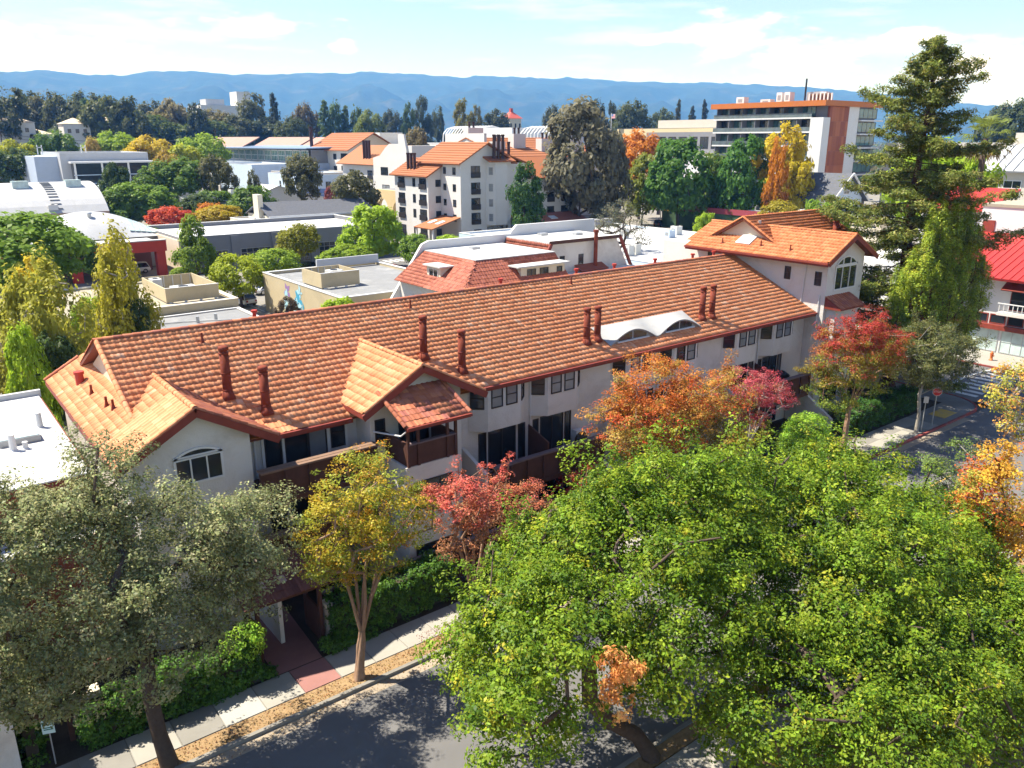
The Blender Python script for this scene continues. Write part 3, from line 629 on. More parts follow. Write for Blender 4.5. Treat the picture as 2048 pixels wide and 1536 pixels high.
# ---- roof decks (under the tiles)
DECK = pm('roof underlay', (0.16, 0.055, 0.035), 0.9, 0.2, 2)
rf = MB()
rf.slab([(6.56, EY, EZ), (52.3, EY, EZ), (52.3, RY, RZ), (6.56, RY, RZ)], .14)
rf.slab([(6.56, RY, RZ), (52.3, RY, RZ), (52.3, 46.32, EZ), (6.56, 46.32, EZ)], .14)
lz = lambda x: GZ-GS*abs(x-GX)
rf.slab([(5.15, GV, lz(5.15)), (GX, GV, GZ), (GX, 36.0, GZ), (6.87, 34.2, lz(6.87)), (6.87, 44.95, lz(6.87)), (5.15, 44.95, lz(5.15))], .12)
rf.slab([(GX, GV, GZ), (11.3, GV, lz(11.3)), (11.65, 31.25, lz(11.65)), (GX, 36.0, GZ)], .12)
dz = lambda x: DZ-DS*abs(x-DX)
rf.slab([(15.15, DV, dz(15.15)), (DX, DV, DZ), (DX, 36.1, DZ), (15.15, 32.25, dz(15.15))], .12)
rf.slab([(DX, DV, DZ), (21.7, DV, dz(21.7)), (21.9, 31.6, dz(21.9)), (DX, 36.1, DZ)], .12)
tz = lambda x: TZ-TS*abs(x-TX)
rf.slab([(51.2, TV, tz(51.2)), (TX, TV, TZ), (TX, 42.7, TZ), (51.2, 42.7, tz(51.2))], .14)
rf.slab([(TX, TV, TZ), (57.7, TV, tz(57.7)), (57.7, 42.7, tz(57.7)), (TX, 42.7, TZ)], .14)
QY, QZ, QS = 38.4, 14.2, 0.56
qz = lambda y: QZ-QS*abs(y-QY)
rf.slab([(52.6, 33.2, qz(33.2)), (63.4, 33.2, qz(33.2)), (63.4, QY, QZ), (52.6, QY, QZ)], .14)
rf.slab([(52.6, QY, QZ), (63.4, QY, QZ), (63.4, 45.0, qz(45)), (52.6, 45.0, qz(45))], .14)
rf.slab([(52.9, 42.75, 11.4), (56.9, 42.75, 13.08), (56.9, 44.85, 13.08), (52.9, 44.85, 11.4)], .14)
roof = rf.build('roof', DECK, CO)
wall_poly(CO, [(53.0, 36.0, qz(36.0)-.1), (53.0, 40.8, qz(40.8)-.1), (53.0, QY, QZ-.12)], (0.2, 0, 0), STUCCO2, 'gable_wall')
box_part(CO, 'tower_back_wall', (57.0, 34.0, -.3), (62.9, 45.0, 11.2), STUCCO2)
T = Tiles()
T.plane([(6.62, EY, EZ), (52.3, EY, EZ), (52.3, RY, RZ), (6.62, RY, RZ)], (0, 1, MS))
T.plane([(5.15, GV+.12, lz(5.15)), (GX, GV+.12, GZ), (GX, 36.0, GZ), (6.87, 34.0, lz(6.87)), (6.87, 44.95, lz(6.87)), (5.15, 44.95, lz(5.15))], (1, 0, GS))
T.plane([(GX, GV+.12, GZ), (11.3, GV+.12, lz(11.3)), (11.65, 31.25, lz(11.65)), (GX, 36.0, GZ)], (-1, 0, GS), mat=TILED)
T.plane([(15.15, DV+.12, dz(15.15)), (DX, DV+.12, DZ), (DX, 36.1, DZ), (15.15, 32.2, dz(15.15))], (1, 0, DS), ex=.40)
T.plane([(DX, DV+.12, DZ), (21.7, DV+.12, dz(21.7)), (21.9, 31.5, dz(21.9)), (DX, 36.1, DZ)], (-1, 0, DS))
AY0, AZ0, AY1, AZ1 = 28.2, 8.1, 30.6, 9.08
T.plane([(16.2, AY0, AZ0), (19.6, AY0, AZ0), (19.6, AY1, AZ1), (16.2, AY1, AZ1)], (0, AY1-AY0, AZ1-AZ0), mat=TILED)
T2 = Tiles()
T2.plane([(51.2, TV+.1, tz(51.2)), (TX, TV+.1, TZ), (TX, 42.7, TZ), (51.2, 42.7, tz(51.2))], (1, 0, TS), mat=TILEO)
T2.plane([(52.7, 33.2, qz(33.2)), (63.4, 33.2, qz(33.2)), (63.4, QY, QZ), (52.7, QY, QZ)], (0, 1, QS), mat=TILEO)
T2.plane([(52.9, 42.75, 11.4), (56.9, 42.75, 13.08), (56.9, 44.85, 13.08), (52.9, 44.85, 11.4)], (1, 0, .42), mat=TILEO)
T.t += T2.t
T.build(roof, 300, TILE)
# ridge and rake tiles
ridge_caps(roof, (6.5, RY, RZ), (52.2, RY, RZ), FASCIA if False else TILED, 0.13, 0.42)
ridge_caps(roof, (6.62, EY-.05, EZ), (6.62, RY, RZ), TILE, 0.12, 0.37, 'rake_tile')
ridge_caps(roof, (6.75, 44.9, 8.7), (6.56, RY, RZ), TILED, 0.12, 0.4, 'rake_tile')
ridge_caps(roof, (GX, GV, GZ), (GX, 36.0, GZ), TILE, 0.13, 0.36)
ridge_caps(roof, (5.2, GV+.06, lz(5.2)), (GX, GV+.06, GZ), TILE, 0.11, 0.37, 'rake_tile')
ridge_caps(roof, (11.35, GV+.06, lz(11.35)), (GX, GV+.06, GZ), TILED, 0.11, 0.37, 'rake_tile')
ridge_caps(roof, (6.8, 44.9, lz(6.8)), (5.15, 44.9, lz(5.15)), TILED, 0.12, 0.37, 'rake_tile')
ridge_caps(roof, (DX, DV, DZ), (DX, 36.0, DZ), TILE, 0.12, 0.36)
ridge_caps(roof, (15.2, DV+.06, dz(15.2)), (DX, DV+.06, DZ), TILE, 0.11, 0.37, 'rake_tile')
ridge_caps(roof, (21.7, DV+.06, dz(21.7)), (DX, DV+.06, DZ), TILE, 0.11, 0.37, 'rake_tile')
ridge_caps(roof, (16.2, AY0, AZ0), (16.2, AY1, AZ1), TILED, 0.11, 0.37, 'rake_tile')
ridge_caps(roof, (19.6, AY0, AZ0), (19.6, AY1, AZ1), TILED, 0.11, 0.37, 'rake_tile')
ridge_caps(roof, (TX, TV, TZ), (TX, 42.7, TZ), TILEO, 0.12, 0.4)
ridge_caps(roof, (52.6, QY, QZ), (63.4, QY, QZ), TILEO, 0.12, 0.4)
ridge_caps(roof, (52.65, 35.2, qz(35.2)), (52.65, QY, QZ), TILEO, 0.12, 0.4, 'rake_tile')
ridge_caps(roof, (52.65, 42.0, qz(42)), (52.65, QY, QZ), TILEO, 0.12, 0.4, 'rake_tile')
ridge_caps(roof, (63.4, 33.3, qz(33.3)), (63.4, QY, QZ), TILEO, 0.12, 0.4, 'rake_tile')
ridge_caps(roof, (51.2, TV+.05, tz(51.2)), (TX, TV+.05, TZ), TILEO, 0.11, 0.4, 'rake_tile')
ridge_caps(roof, (57.7, TV+.05, tz(57.7)), (TX, TV+.05, TZ), TILEO, 0.11, 0.4, 'rake_tile')
# fascia boards, barge boards, gutters
def board(a, b, w=.05, h=.26, dzz=-.12, name='fascia', mat=None): mb = MB(); mb.beam((a[0], a[1], a[2]+dzz), (b[0], b[1], b[2]+dzz), w, h); return mb.build(name, mat or FASCIA, CO)
def gutter(a, b): mb = MB(); mb.beam(a, b, .13, .13); return mb.build('gutter', FASCIA, CO)
board((11.65, EY-.04, EZ), (15.2, EY-.04, EZ)); gutter((11.7, EY-.14, EZ-.05), (15.1, EY-.14, EZ-.05))
board((21.9, EY-.04, EZ), (52.25, EY-.04, EZ)); gutter((21.9, EY-.14, EZ-.05), (52.25, EY-.14, EZ-.05))
for x0, z0, xm, zm, x1, z1, yy in ((5.15, lz(5.15), GX, GZ, 11.4, lz(11.4), GV), (15.1, dz(15.1), DX, DZ, 21.8, dz(21.8), DV), (51.2, tz(51.2), TX, TZ, 57.7, tz(57.7), TV)):
    board((x0, yy-.03, z0), (xm, yy-.03, zm), .06, .30, -.13, 'barge_board'); board((xm, yy-.032, zm), (x1, yy-.032, z1), .06, .30, -.13, 'barge_board')
board((5.12, GV, lz(5.15)), (5.12, 44.95, lz(5.15))); board((15.12, DV, dz(15.15)), (15.12, 32.2, dz(15.15)), .05, .2, -.1)
board((51.17, TV, tz(51.2)), (51.17, 42.7, tz(51.2)), .06, .28); gutter((51.08, TV, tz(51.2)-.04), (51.08, 42.7, tz(51.2)-.04))
board((16.2, AY0-.03, AZ0), (19.6, AY0-.03, AZ0), .05, .18, -.09); gutter((16.2, AY0-.12, AZ0-.04), (19.6, AY0-.12, AZ0-.04))
sof = MB(); sof.slab([(16.22, AY0, AZ0-.02), (19.58, AY0, AZ0-.02), (19.58, AY1, AZ1-.02), (16.22, AY1, AZ1-.02)], .1); sof.build('awning_deck', BROWNWOOD, CO)
# ---- windows and doors
window(CO, (7.0+.25, 30.65, 6.95), XU, 1.9, 1.15, 'grid', WHITEFRAME, GLASS, .09, .06, cols=3, rows=1)
def arch(parent, x0, x1, zs, rise, y, t, mat, glass, posts=0):
    """segmental arched light over a window: glass, frame"""
    n = 12; c = (x0+x1)/2; hw = (x1-x0)/2; rr = (hw*hw+rise*rise)/(2*rise); zc = zs+rise-rr
    pts = [(c+rr*math.sin(a), zc+rr*math.cos(a)) for a in np.linspace(-math.asin(min(1, hw/rr)), math.asin(min(1, hw/rr)), n+1)]
    mb = MB()
    for i in range(n):
        (xa, za), (xb, zb) = pts[i], pts[i+1]; k = (rr-t)/rr
        qa = (c+(xa-c)*k, zc+(za-zc)*k); qb = (c+(xb-c)*k, zc+(zb-zc)*k)
        mb.prism([(xa, y, za), (xb, y, zb), (qb[0], y, qb[1]), (qa[0], y, qa[1])], (0, -.06, 0))
    mb.box(x0, y-.06, zs-t/2, x1, y, zs+t/2)
    for i in range(posts): xx = x0+(x1-x0)*(i+1)/(posts+1); mb.box(xx-t/2, y-.055, zs, xx+t/2, y, zs+rise*.9)
    o = mb.build('arched_window', mat, parent); g = MB(); g.prism([(x, y-.01, z) for x, z in pts]+[(x1, y-.01, zs), (x0, y-.01, zs)][0:0], (0, .02, 0)); link('pane', g.mesh('pane', glass), o)
arch(CO, 7.25, 9.15, 8.12, .32, 30.65, .09, WHITEFRAME, GLASS)
for bx0 in (22.85, 26.9, 33.1, 37.15, 43.4, 47.55):
    f0, f1 = bx0, bx0+2.15; sd = .82; yb, yf = 32.02, 31.3
    mb = MB(); mb.prism([(f0-sd, yb, 5.5), (f0, yf, 5.5), (f1, yf, 5.5), (f1+sd, yb, 5.5)], (0, 0, 2.45)); bay = mb.build('bay', STUCCO, CO)
    for wx in (f0+.22, f0+1.18): window(CO, (wx, yf, 6.72), XU, .74, 1.16, 'hung', DARKFRAME, random.Random(int(wx*10)).choice([GLASS, GLASSB, GLASSB]), .055)
    d = Vector((sd, yf-yb, 0)); L = d.length; d.normalize(); q = Vector((f0-sd, yb, 6.72))+d*(L*.5-.37); window(CO, q, d, .74, 1.16, 'hung', DARKFRAME, GLASS, .055)
    d = Vector((sd, yb-yf, 0)).normalized(); q = Vector((f1, yf, 6.72))+d*(L*.5-.37); window(CO, q, d, .74, 1.16, 'hung', DARKFRAME, GLASS, .055)
for k, ux in enumerate((0, 10.25, 20.5)):
    for (x0, w, st) in ((22.72, .5, 'fixed'), (23.35, 1.85, 'slide'), (25.38, .48, 'fixed'), (26.42, .4, 'fixed'), (26.95, 1.7, 'slide'), (28.78, .46, 'fixed')):
        tall = st == 'slide'; window(CO, (x0+ux, 32.0, 2.95 if tall else 3.15), XU, w, 2.3 if tall else 2.05, st, DARKFRAME, GLASSC if (k+int(x0)) % 3 == 0 else GLASS, .06, name='patio_door' if tall else 'sidelight')
        window(CO, (x0+ux, 32.0, .1), XU, w, 2.1, st, DARKFRAME, GLASS, .06, name='patio_door' if tall else 'sidelight')
    # second floor balcony with panelled rail
    b0, b1 = 22.3+ux, 30.0+ux
    box_part(CO, 'balcony_floor', (b0, 30.05, 2.62), (b1, 31.98, 2.86), BROWNWOOD)
    rail = box_part(CO, 'balcony_rail', (b0, 30.06, 2.86), (b1, 30.14, 3.98), BROWNWOOD)
    link('cap', MB().box(b0-.05, 29.92, 3.98, b1+.05, 30.26, 4.06).mesh('cap', MAUVE), rail)
    link('beam', MB().box(b0, 29.98, 2.36, b1, 30.12, 2.62).mesh('beam', BROWNWOOD), rail)
    n = 7
    for i in range(n+1):
        x = b0+(b1-b0)*i/n; link('post', MB().box(x-.06, 29.96, 2.62, x+.06, 30.055, 3.97).mesh('post', BROWNWOOD), rail)
    for i in range(n):
        x = b0+(b1-b0)*(i+.5)/n; link('batten', MB().box(x-.42, 30.02, 3.80, x+.42, 30.058, 3.94).mesh('batten', BROWNWOOD), rail); link('batten', MB().box(x-.42, 30.02, 2.66, x+.42, 30.058, 2.78).mesh('batten', BROWNWOOD), rail)
    wall_poly(CO, [(26.08+ux, 31.98, 2.86), (26.08+ux, 30.3, 2.86), (26.08+ux, 30.3, 4.45), (26.08+ux, 31.98, 5.0)], (.1, 0, 0), BROWNWOOD, 'divider')
    wall_poly(CO, [(21.62+ux, 31.98, 0), (21.62+ux, 29.9, 0), (21.62+ux, 29.9, 3.9), (21.62+ux, 31.98, 4.7)], (.2, 0, 0), STUCCO, 'wing_wall')
    mb = MB(); mb.tube([(26.18+ux, 31.9, 7.9), (26.18+ux, 31.9, 3.0)], .045, 8); mb.build('downpipe', WHITE, CO)
    # low stair wall beside the patio
    wall_poly(CO, [(30.35+ux, 31.9, -.2), (30.35+ux, 28.2, -.2), (30.35+ux, 28.2, .9), (30.35+ux, 31.9, 3.2)], (.25, 0, 0), STUCCO, 'stair_wall')
# left balcony (third floor) and its doors
for (x0, w, st, z, h) in ((11.35, .75, 'fixed', 5.98, 1.85), (12.25, 1.1, 'fixed', 5.95, 1.95), (13.35, .9, 'slate', 5.95, 1.95), (14.45, .72, 'hung', 6.45, 1.4), (11.35, .75, 'fixed', 3.1, 2.0), (12.3, 1.7, 'slide', 2.95, 2.2), (11.5, 2.6, 'slide', .1, 2.1)):
    window(CO, (x0, 32.0, z), XU, w, h, st, DARKFRAME, GLASSB if st == 'slate' else GLASS, .06, name='patio_door' if st == 'slide' else 'sidelight')
for (x0, z, h) in ((11.25, 5.98, 1.9), (12.17, 5.98, 1.9), (14.3, 5.98, 1.9), (15.2, 5.98, 1.9)): box_part(CO, 'door_trim', (x0-.05, 31.93, z), (x0+.07, 32.0, z+h), WHITEFRAME)
for (zt, yy) in ((6.98, 30.0), (4.0, 30.0)):
    b0, b1 = 10.35, 15.72
    box_part(CO, 'balcony_floor', (b0, yy+.02, zt-1.36), (b1, 31.98, zt-1.12), BROWNWOOD)
    rail = box_part(CO, 'balcony_rail', (b0, yy+.04, zt-1.12), (b1, yy+.12, zt-.08), BROWNWOOD)
    link('cap', MB().box(b0, yy-.16, zt-.08, b1+.04, yy+.06, zt).mesh('cap', BROWNCAP), rail); link('cap', MB().box(b0, yy+.10, zt-.08, b1+.04, yy+.34, zt).mesh('cap', BROWNCAP), rail)
    link('beam', MB().box(b0, yy-.06, zt-1.62, b1, yy+.10, zt-1.36).mesh('beam', BROWNWOOD), rail)
    for i in range(6): x = b0+.06+(b1-b0-.12)*i/5; link('post', MB().box(x-.06, yy-.05, zt-1.36, x+.06, yy+.035, zt-.09).mesh('post', BROWNWOOD), rail)
    for i in range(5): x = b0+(b1-b0)*(i+.5)/5; link('batten', MB().box(x-.44, yy, zt-1.32, x+.44, yy+.038, zt-1.2).mesh('batten', BROWNWOOD), rail)
# covered balcony on the dormer
rail = box_part(CO, 'balcony_rail', (16.45, 28.58, 6.10), (19.05, 28.68, 7.12), BROWNWOOD)
link('side_panel', MB().box(16.45, 28.70, 6.10, 16.55, 30.58, 7.2).mesh('side_panel', BROWNWOOD), rail); link('side_panel', MB().box(18.95, 28.70, 6.10, 19.05, 30.58, 7.2).mesh('side_panel', BROWNWOOD), rail)
for x in (16.43, 16.95, 18.5, 18.95): link('post', MB().box(x, 28.5, 6.09, x+.12, 28.62, 7.98).mesh('post', BROWNWOOD), rail)
link('cap', MB().box(16.5, 28.48, 7.12, 19.0, 28.74, 7.18).mesh('cap', MAUVE), rail)
window(CO, (17.2, 30.6, 6.12), XU, 1.6, 2.0, 'slide', DARKFRAME, GLASS, .06, name='patio_door')
window(CO, (15.98, 30.6, 6.75), XU, .52, 1.1, 'hung'); window(CO, (16.7, 28.55, 3.9), XU, 2.1, 1.4, 'grid', DARKFRAME, GLASS, .06, cols=3, rows=1); window(CO, (16.7, 28.55, .5), XU, 2.1, 1.6, 'slide')
mb = MB(); mb.tube([(15.85, 30.55, 7.35), (16.35, 28.9, 7.5), (16.38, 28.3, 7.95)], .04, 8); mb.build('downpipe', WHITE, CO)
mb = MB(); mb.tube([(10.9, 31.95, 7.9), (10.9, 31.95, 5.9)], .045, 8); mb.build('downpipe', WHITE, CO)
# tower windows
window(CO, (52.27, 34.05, 10.1), YU, .5, .95, 'hung'); window(CO, (52.27, 31.55, 9.95), YU, .52, 1.0, 'hung'); window(CO, (52.27, 41.2, 10.9), YU, .6, .6, 'slide')
window(CO, (53.2, 30.6, 9.55), XU, 2.9, 1.75, 'grid', WHITEFRAME, GLASS, .10, .07, cols=3, rows=1)
arch(CO, 53.2, 56.1, 11.36, .62, 30.6, .10, WHITEFRAME, GLASS, 2)
window(CO, (52.9, 29.85, 5.6), XU, .8, 1.0, 'slide'); window(CO, (53.1, 30.6, 1.0), XU, 2.2, 1.9, 'slide')
aw = MB(); aw.prism([(52.3, 29.3, 8.5), (55.5, 29.3, 8.5), (55.5, 30.58, 9.2), (52.3, 30.58, 9.2)], (0, 0, -.12)); aw.prism([(52.3, 29.3, 8.38), (52.3, 30.58, 8.38), (52.3, 30.58, 9.08)], (.06, 0, 0)); awo = aw.build('tower_awning', FASCIA, CO)
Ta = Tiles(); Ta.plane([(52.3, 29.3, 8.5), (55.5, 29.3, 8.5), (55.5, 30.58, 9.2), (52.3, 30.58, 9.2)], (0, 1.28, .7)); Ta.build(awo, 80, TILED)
mb = MB(); mb.tube([(52.2, 32.0, 11.6), (52.2, 32.3, 11.3), (52.2, 32.45, 8.2)], .04, 8); mb.build('downpipe', WHITE, CO)
mb = MB(); mb.tube([(52.2, 31.0, 9.3), (52.2, 31.05, 7.0)], .04, 8); mb.build('downpipe', WHITE, CO)
# ---- vents on the roof
def roofz(y): return EZ+MS*(y-EY)
def flue(x, y, h, r=.195, base=None):
    z = roofz(y) if base is None else base; c = (x, y, z)
    mb = MB(); mb.tube([(x, y, z-.1), (x, y, z+h)], r, 14); o = mb.build('flue_pipe', PIPE, CO, True)
    fl = MB(); fl.tube([(x, y-.1, z-.12), (x, y-.02, z+.10), (x, y, z+.34)], [r*1.6, r*1.35, r*1.04], 14); link('flashing', fl.mesh('flashing', PIPE, True), o)
    for k in (.36, h*.55, h*.98): cb = MB(); cb.tube([(x, y, z+k-.03), (x, y, z+k+.03)], r*1.09, 14); link('collar', cb.mesh('collar', PIPE, True), o)
    cp = MB(); cp.tube([(x, y, z+h-.02), (x, y, z+h+.11)], r*.86, 12); cp.tube([(x, y, z+h+.10), (x, y, z+h+.14), (x, y, z+h+.21), (x, y, z+h+.26), (x, y, z+h+.28)], [r*1.08, r*1.14, r*1.14, r*1.0, r*.5], 14); link('rain_cap', cp.mesh('rain_cap', PIPE, True), o)
    st = MB(); st.beam((x-.18, y-.05, z+.38), (x-.55, y+.05, z+.36), .02, .02); link('strap', st.mesh('strap', PIPE), o)
for x, y, h in ((10.63, 33.84, 2.05), (11.78, 32.5, 1.85), (20.75, 33.95, 1.98), (22.12, 32.5, 1.95), (31.0, 32.7, 1.85), (31.9, 32.75, 1.8), (41.35, 32.75, 1.9), (42.3, 32.7, 1.95)): flue(x, y, h)
flue(60.2, 35.0, 1.25, .22, qz(35.0)); flue(62.3, 36.2, 1.3, .22, qz(36.2))
def small_vent(x, y, z, h=.3, r=.05):
    mb = MB(); mb.tube([(x, y, z-.05), (x, y, z+.05), (x, y, z+h*.5), (x, y, z+h)], [r*2.2, r*1.6, r, r], 8); mb.build('vent_pipe', PIPE, CO)
for x, y in ((10.9, 37.6), (22.4, 37.9), (34.5, 38.0)): small_vent(x, y, roofz(y)+.06, .45)
for x in (14.2, 30.0, 36.4, 40.0, 44.2, 48.4, 50.9): mb = MB(); mb.tube([(x, 39.6, 10.8), (x, 39.6, 11.55), (x, 39.6, 11.56), (x, 39.6, 11.68)], [.1, .1, .16, .16], 10); mb.build('vent_pipe', pm('bright red vent', (0.42, 0.05, 0.03), .5) if x == 14.2 else bpy.data.materials['bright red vent'], CO)
mb = MB(); mb.tube([(6.1, 41.2, 8.8), (6.1, 41.2, 9.35), (6.1, 41.2, 9.36), (6.1, 41.2, 9.5)], [.19, .19, .23, .23], 12); mb.build('vent_pipe', bpy.data.materials['bright red vent'], CO)
for x, y in ((6.15, 38.9), (6.25, 36.4), (6.35, 35.6)): small_vent(x, y, lz(x)+.05, .42, .055)
for x, y in ((51.9, 39.6), (52.1, 36.2), (52.0, 33.6)): small_vent(x, y, tz(x)+.06, .4)
b = MB(); b.slab([(52.0, 37.2, tz(52.0)+.16), (53.3, 37.2, tz(53.3)+.16), (53.3, 38.5, tz(53.3)+.16), (52.0, 38.5, tz(52.0)+.16)], .14); b.build('skylight', WHITE, CO)
mb = MB(); mb.tube([(53.7, 37.6, 13.0), (53.7, 37.6, 14.0)], .12, 10); mb.build('vent_pipe', GALV, CO)
# eyebrow dormers in white
def eyebrow():
    y0 = 32.0; mb = MB(); n = 40; x0, x1 = 32.25, 40.45; cs = ((34.25, 2.0), (38.45, 2.0)); H0 = .74
    def prof(x):
        for c, w in cs:
            t = (x-c)/w
            if abs(t) < 1: return H0*math.cos(t*math.pi/2)**1.0
        return 0.0
    xs = np.linspace(x0, x1, n+1); rows = 7; y_top = 33.7
    V = []; 
    for j in range(rows+1):
        t = j/rows
        for x in xs:
            hgt = prof(x); zf = roofz(y0)+.10+hgt                   # front edge height
            yb = y_top; zb = roofz(yb)+.14
            y = y0+(yb-y0)*t; z = max(zf+(zb-zf)*t, roofz(y)+.12)
            V.append((x, y, z))
    F = [(j*(n+1)+i, j*(n+1)+i+1, (j+1)*(n+1)+i+1, (j+1)*(n+1)+i) for j in range(rows) for i in range(n)]
    mb.add(V, F)
    # thickness at the front
    e = [(x, y0, roofz(y0)+.10+prof(x)) for x in xs]; b0 = len(mb.v); mb.add(e+[(x, y, z-.07) for x, y, z in e], [(i, i+n+1, i+n+2, i+1) for i in range(n)])
    o = mb.build('eyebrow_dormer', EYEW, CO, True)
    for c, w in cs:
        f = MB(); pts = [(c-w*.98+2*w*.98*i/16, y0+.14, max(roofz(y0)+.10+prof(c-w*.98+2*w*.98*i/16)-.05, roofz(y0)+.02)) for i in range(17)]
        f.prism(pts+[(c+w*.98, y0+.14, roofz(y0)-.1), (c-w*.98, y0+.14, roofz(y0)-.1)], (0, .08, 0)); link('face', f.mesh('face', EYEW), o)
        for s in (-1, 1):
            g = MB(); q = []
            for i in range(9):
                x = c+s*(.06+1.12*i/8); q.append((x, y0+.13, roofz(y0)+.10+prof(x)*.9-.06))
            lo = roofz(y0)+.24
            g.prism([(q[0][0], y0+.13, lo)]+q+[(q[-1][0], y0+.13, lo)], (0, .02, 0)); link('pane', g.mesh('pane', GLASS), o)
        link('sill', MB().box(c-1.35, y0+.02, roofz(y0)+.15, c+1.35, y0+.135, roofz(y0)+.22).mesh('sill', WHITE), o)
eyebrow()
# ================================================================ things along the front walk
EG = thing('entry_gate', 'brown timber entry gate with a dark tiled roof over the path', 'gate', (10.1, 28.0, 0))
g = MB()
for x in (8.75, 11.35): MB().box(x, 27.45, -.1, x+.16, 27.61, 2.55).build('post', BROWNWOOD, EG)
for x in (8.75, 11.35): MB().box(x, 28.9, -.1, x+.16, 29.06, 3.2).build('post', BROWNWOOD, EG)
MB().box(8.3, 27.42, 2.5, 11.95, 27.62, 2.78).build('beam', BROWNWOOD, EG); MB().box(8.3, 28.88, 3.2, 11.95, 29.08, 3.4).build('beam', BROWNWOOD, EG)
gr = MB().slab([(8.25, 27.2, 2.72), (12.0, 27.2, 2.72), (12.0, 29.3, 3.55), (8.25, 29.3, 3.55)], .1).build('gate_roof', BROWNWOOD, EG)
Tg = Tiles(); Tg.plane([(8.25, 27.2, 2.74), (12.0, 27.2, 2.74), (12.0, 29.3, 3.57), (8.25, 29.3, 3.57)], (0, 2.1, .83)); Tg.build(gr, 120, tilemat('plum gate tile', [(0, (.10, .04, .035)), (.9, (.16, .065, .05)), (1, (.5, .42, .38))]))
for x in (8.85, 11.35): MB().box(x, 27.65, -.05, x+.09, 28.85, 1.5).build('side_panel', BROWNWOOD, EG)
def pillar(x, label):
    t = thing('gate_pillar', label, 'pillar', (x+.45, 27.5, 0)); 
    MB().box(x, 27.3, -.1, x+.85, 27.7, 1.55).build('shaft', PEB, t); mb = MB()
    MB().box(x-.03, 27.27, 1.55, x+.88, 27.73, 1.7).build('cap', CREAM, t)
    for i in range(5): MB().box(x+.12+i*.14, 27.255, 1.59, x+.19+i*.14, 27.268, 1.66).build('house_number', BROWNWOOD, t)
PEB = pm('pebble dash', (.45, .38, .31), .95, .2, 9, .8, 40, .1)
pillar(7.85, 'pebble dashed pillar with numerals left of the entry gate'); pillar(11.6, 'pebble dashed pillar with numerals right of the entry gate'); pillar(2.2, 'pebble dashed pillar with numerals beside the dark driveway')
pw = sheet('entry_path', [(8.98, 26.44), (10.9, 26.44), (11.2, 31.9), (9.1, 31.9)], -.008, PINKCON)
t = thing('courtyard_wall', 'white stucco wall running back from the entry gate', 'wall', (10.1, 30.0, 0)); MB().box(9.95, 28.3, -.1, 10.12, 31.9, 2.0).build('panel', STUCCO, t)
t = thing('driveway_wall', 'pale stucco wall at the far left beside the ivy', 'wall', (-.6, 27.2, 0)); MB().box(-6, 26.5, -.1, .42, 31.0, 4.2).build('panel', STUCCO, t)
t = thing('driveway_gate', 'brown timber post and beam at the driveway mouth', 'gate', (2.05, 27.5, 0)); MB().box(1.95, 27.42, -.1, 2.12, 27.6, 2.7).build('post', BROWNWOOD, t); MB().box(1.2, 27.44, 2.4, 4.6, 27.58, 2.62).build('beam', BROWNWOOD, t)
# fence of the patios, white chair, barbecue, cooler
t = thing('garden_fence', 'dark brown board fence with cap behind the hedge', 'fence', (15, 28.3, 0))
for i in range(26): MB().box(11.9+i*.36, 28.1, -.05, 12.22+i*.36, 28.15, 1.75).build('board', BROWNWOOD, t)
MB().box(11.8, 28.02, 1.75, 21.4, 28.24, 1.82).build('cap', MAUVE, t)
t = thing('patio_chair', 'white plastic chair on the shaded patio', 'chair', (23.9, 28.6, 0))
MB().box(23.6, 28.35, .40, 24.2, 28.9, .46).build('seat', WHITE, t); MB().prism([(23.6, 28.85, .46), (24.2, 28.85, .46), (24.16, 29.05, 1.0), (23.64, 29.05, 1.0)], (0, .05, 0)).build('backrest', WHITE, t)
for x in (23.6, 24.15):
    MB().box(x, 28.35, .46, x+.05, 28.9, .68).build('armrest', WHITE, t)
    for y in (28.37, 28.83): MB().box(x, y, 0, x+.05, y+.05, .40).build('leg', WHITE, t)
t = thing('planter_pot', 'round grey pot on the patio by the doors', 'pot', (26.2, 30.6, 0)); mb = MB(); mb.tube([(26.2, 30.6, 0), (26.2, 30.6, .05), (26.2, 30.6, .45), (26.2, 30.6, .62), (26.2, 30.6, .66)], [.18, .22, .34, .3, .33], 14); mb.build('body', KERBM, t, True); MB().tube([(26.2, 30.6, .66), (26.2, 30.6, .67)], .27, 14).build('soil', SOIL, t)
def outdoor_unit(name, label, x, y, z, w=.85, d=.4, h=.65, mat=None, rz=0):
    t = thing(name, label, 'air conditioner', (x, y, z)); mb = MB(); mb.box(x, y, z+.08, x+w, y+d, z+h); mb.build('casing', mat or ACMETAL, t)
    mb = MB(); c = (x+w*.42, y-.005, z+.08+(h-.08)/2); mb.tube([(c[0], y+.005, c[2]), (c[0], y-.02, c[2])], (h-.08)*.42, 18); mb.build('fan_grille', DARKFRAME, t)
    for xx in (x+.08, x+w-.14): MB().box(xx, y+.03, z, xx+.06, y+d-.03, z+.08).build('foot', DARKFRAME, t)
    return t
outdoor_unit('heat_pump', 'white heat pump on the panelled balcony, lower one', 29.05, 30.7, 2.86, .8, .38, .62); outdoor_unit('heat_pump', 'white heat pump standing behind another on the balcony', 29.1, 31.3, 2.86, .8, .38, 1.25)
def grill(x, y, z, label):
    t = thing('covered_barbecue', label, 'barbecue', (x, y, z)); mb = MB(); mb.tube([(x-.55, y, z+.35), (x-.4, y, z+.95), (x, y, z+1.12), (x+.4, y, z+.95), (x+.55, y, z+.35)], [.12, .3, .36, .3, .12], 10); mb.build('cover', BLACK, t, True)
    for dx in (-.4, .4): MB().box(x+dx-.05, y-.2, z, x+dx+.05, y+.2, z+.6).build('leg', BLACK, t)
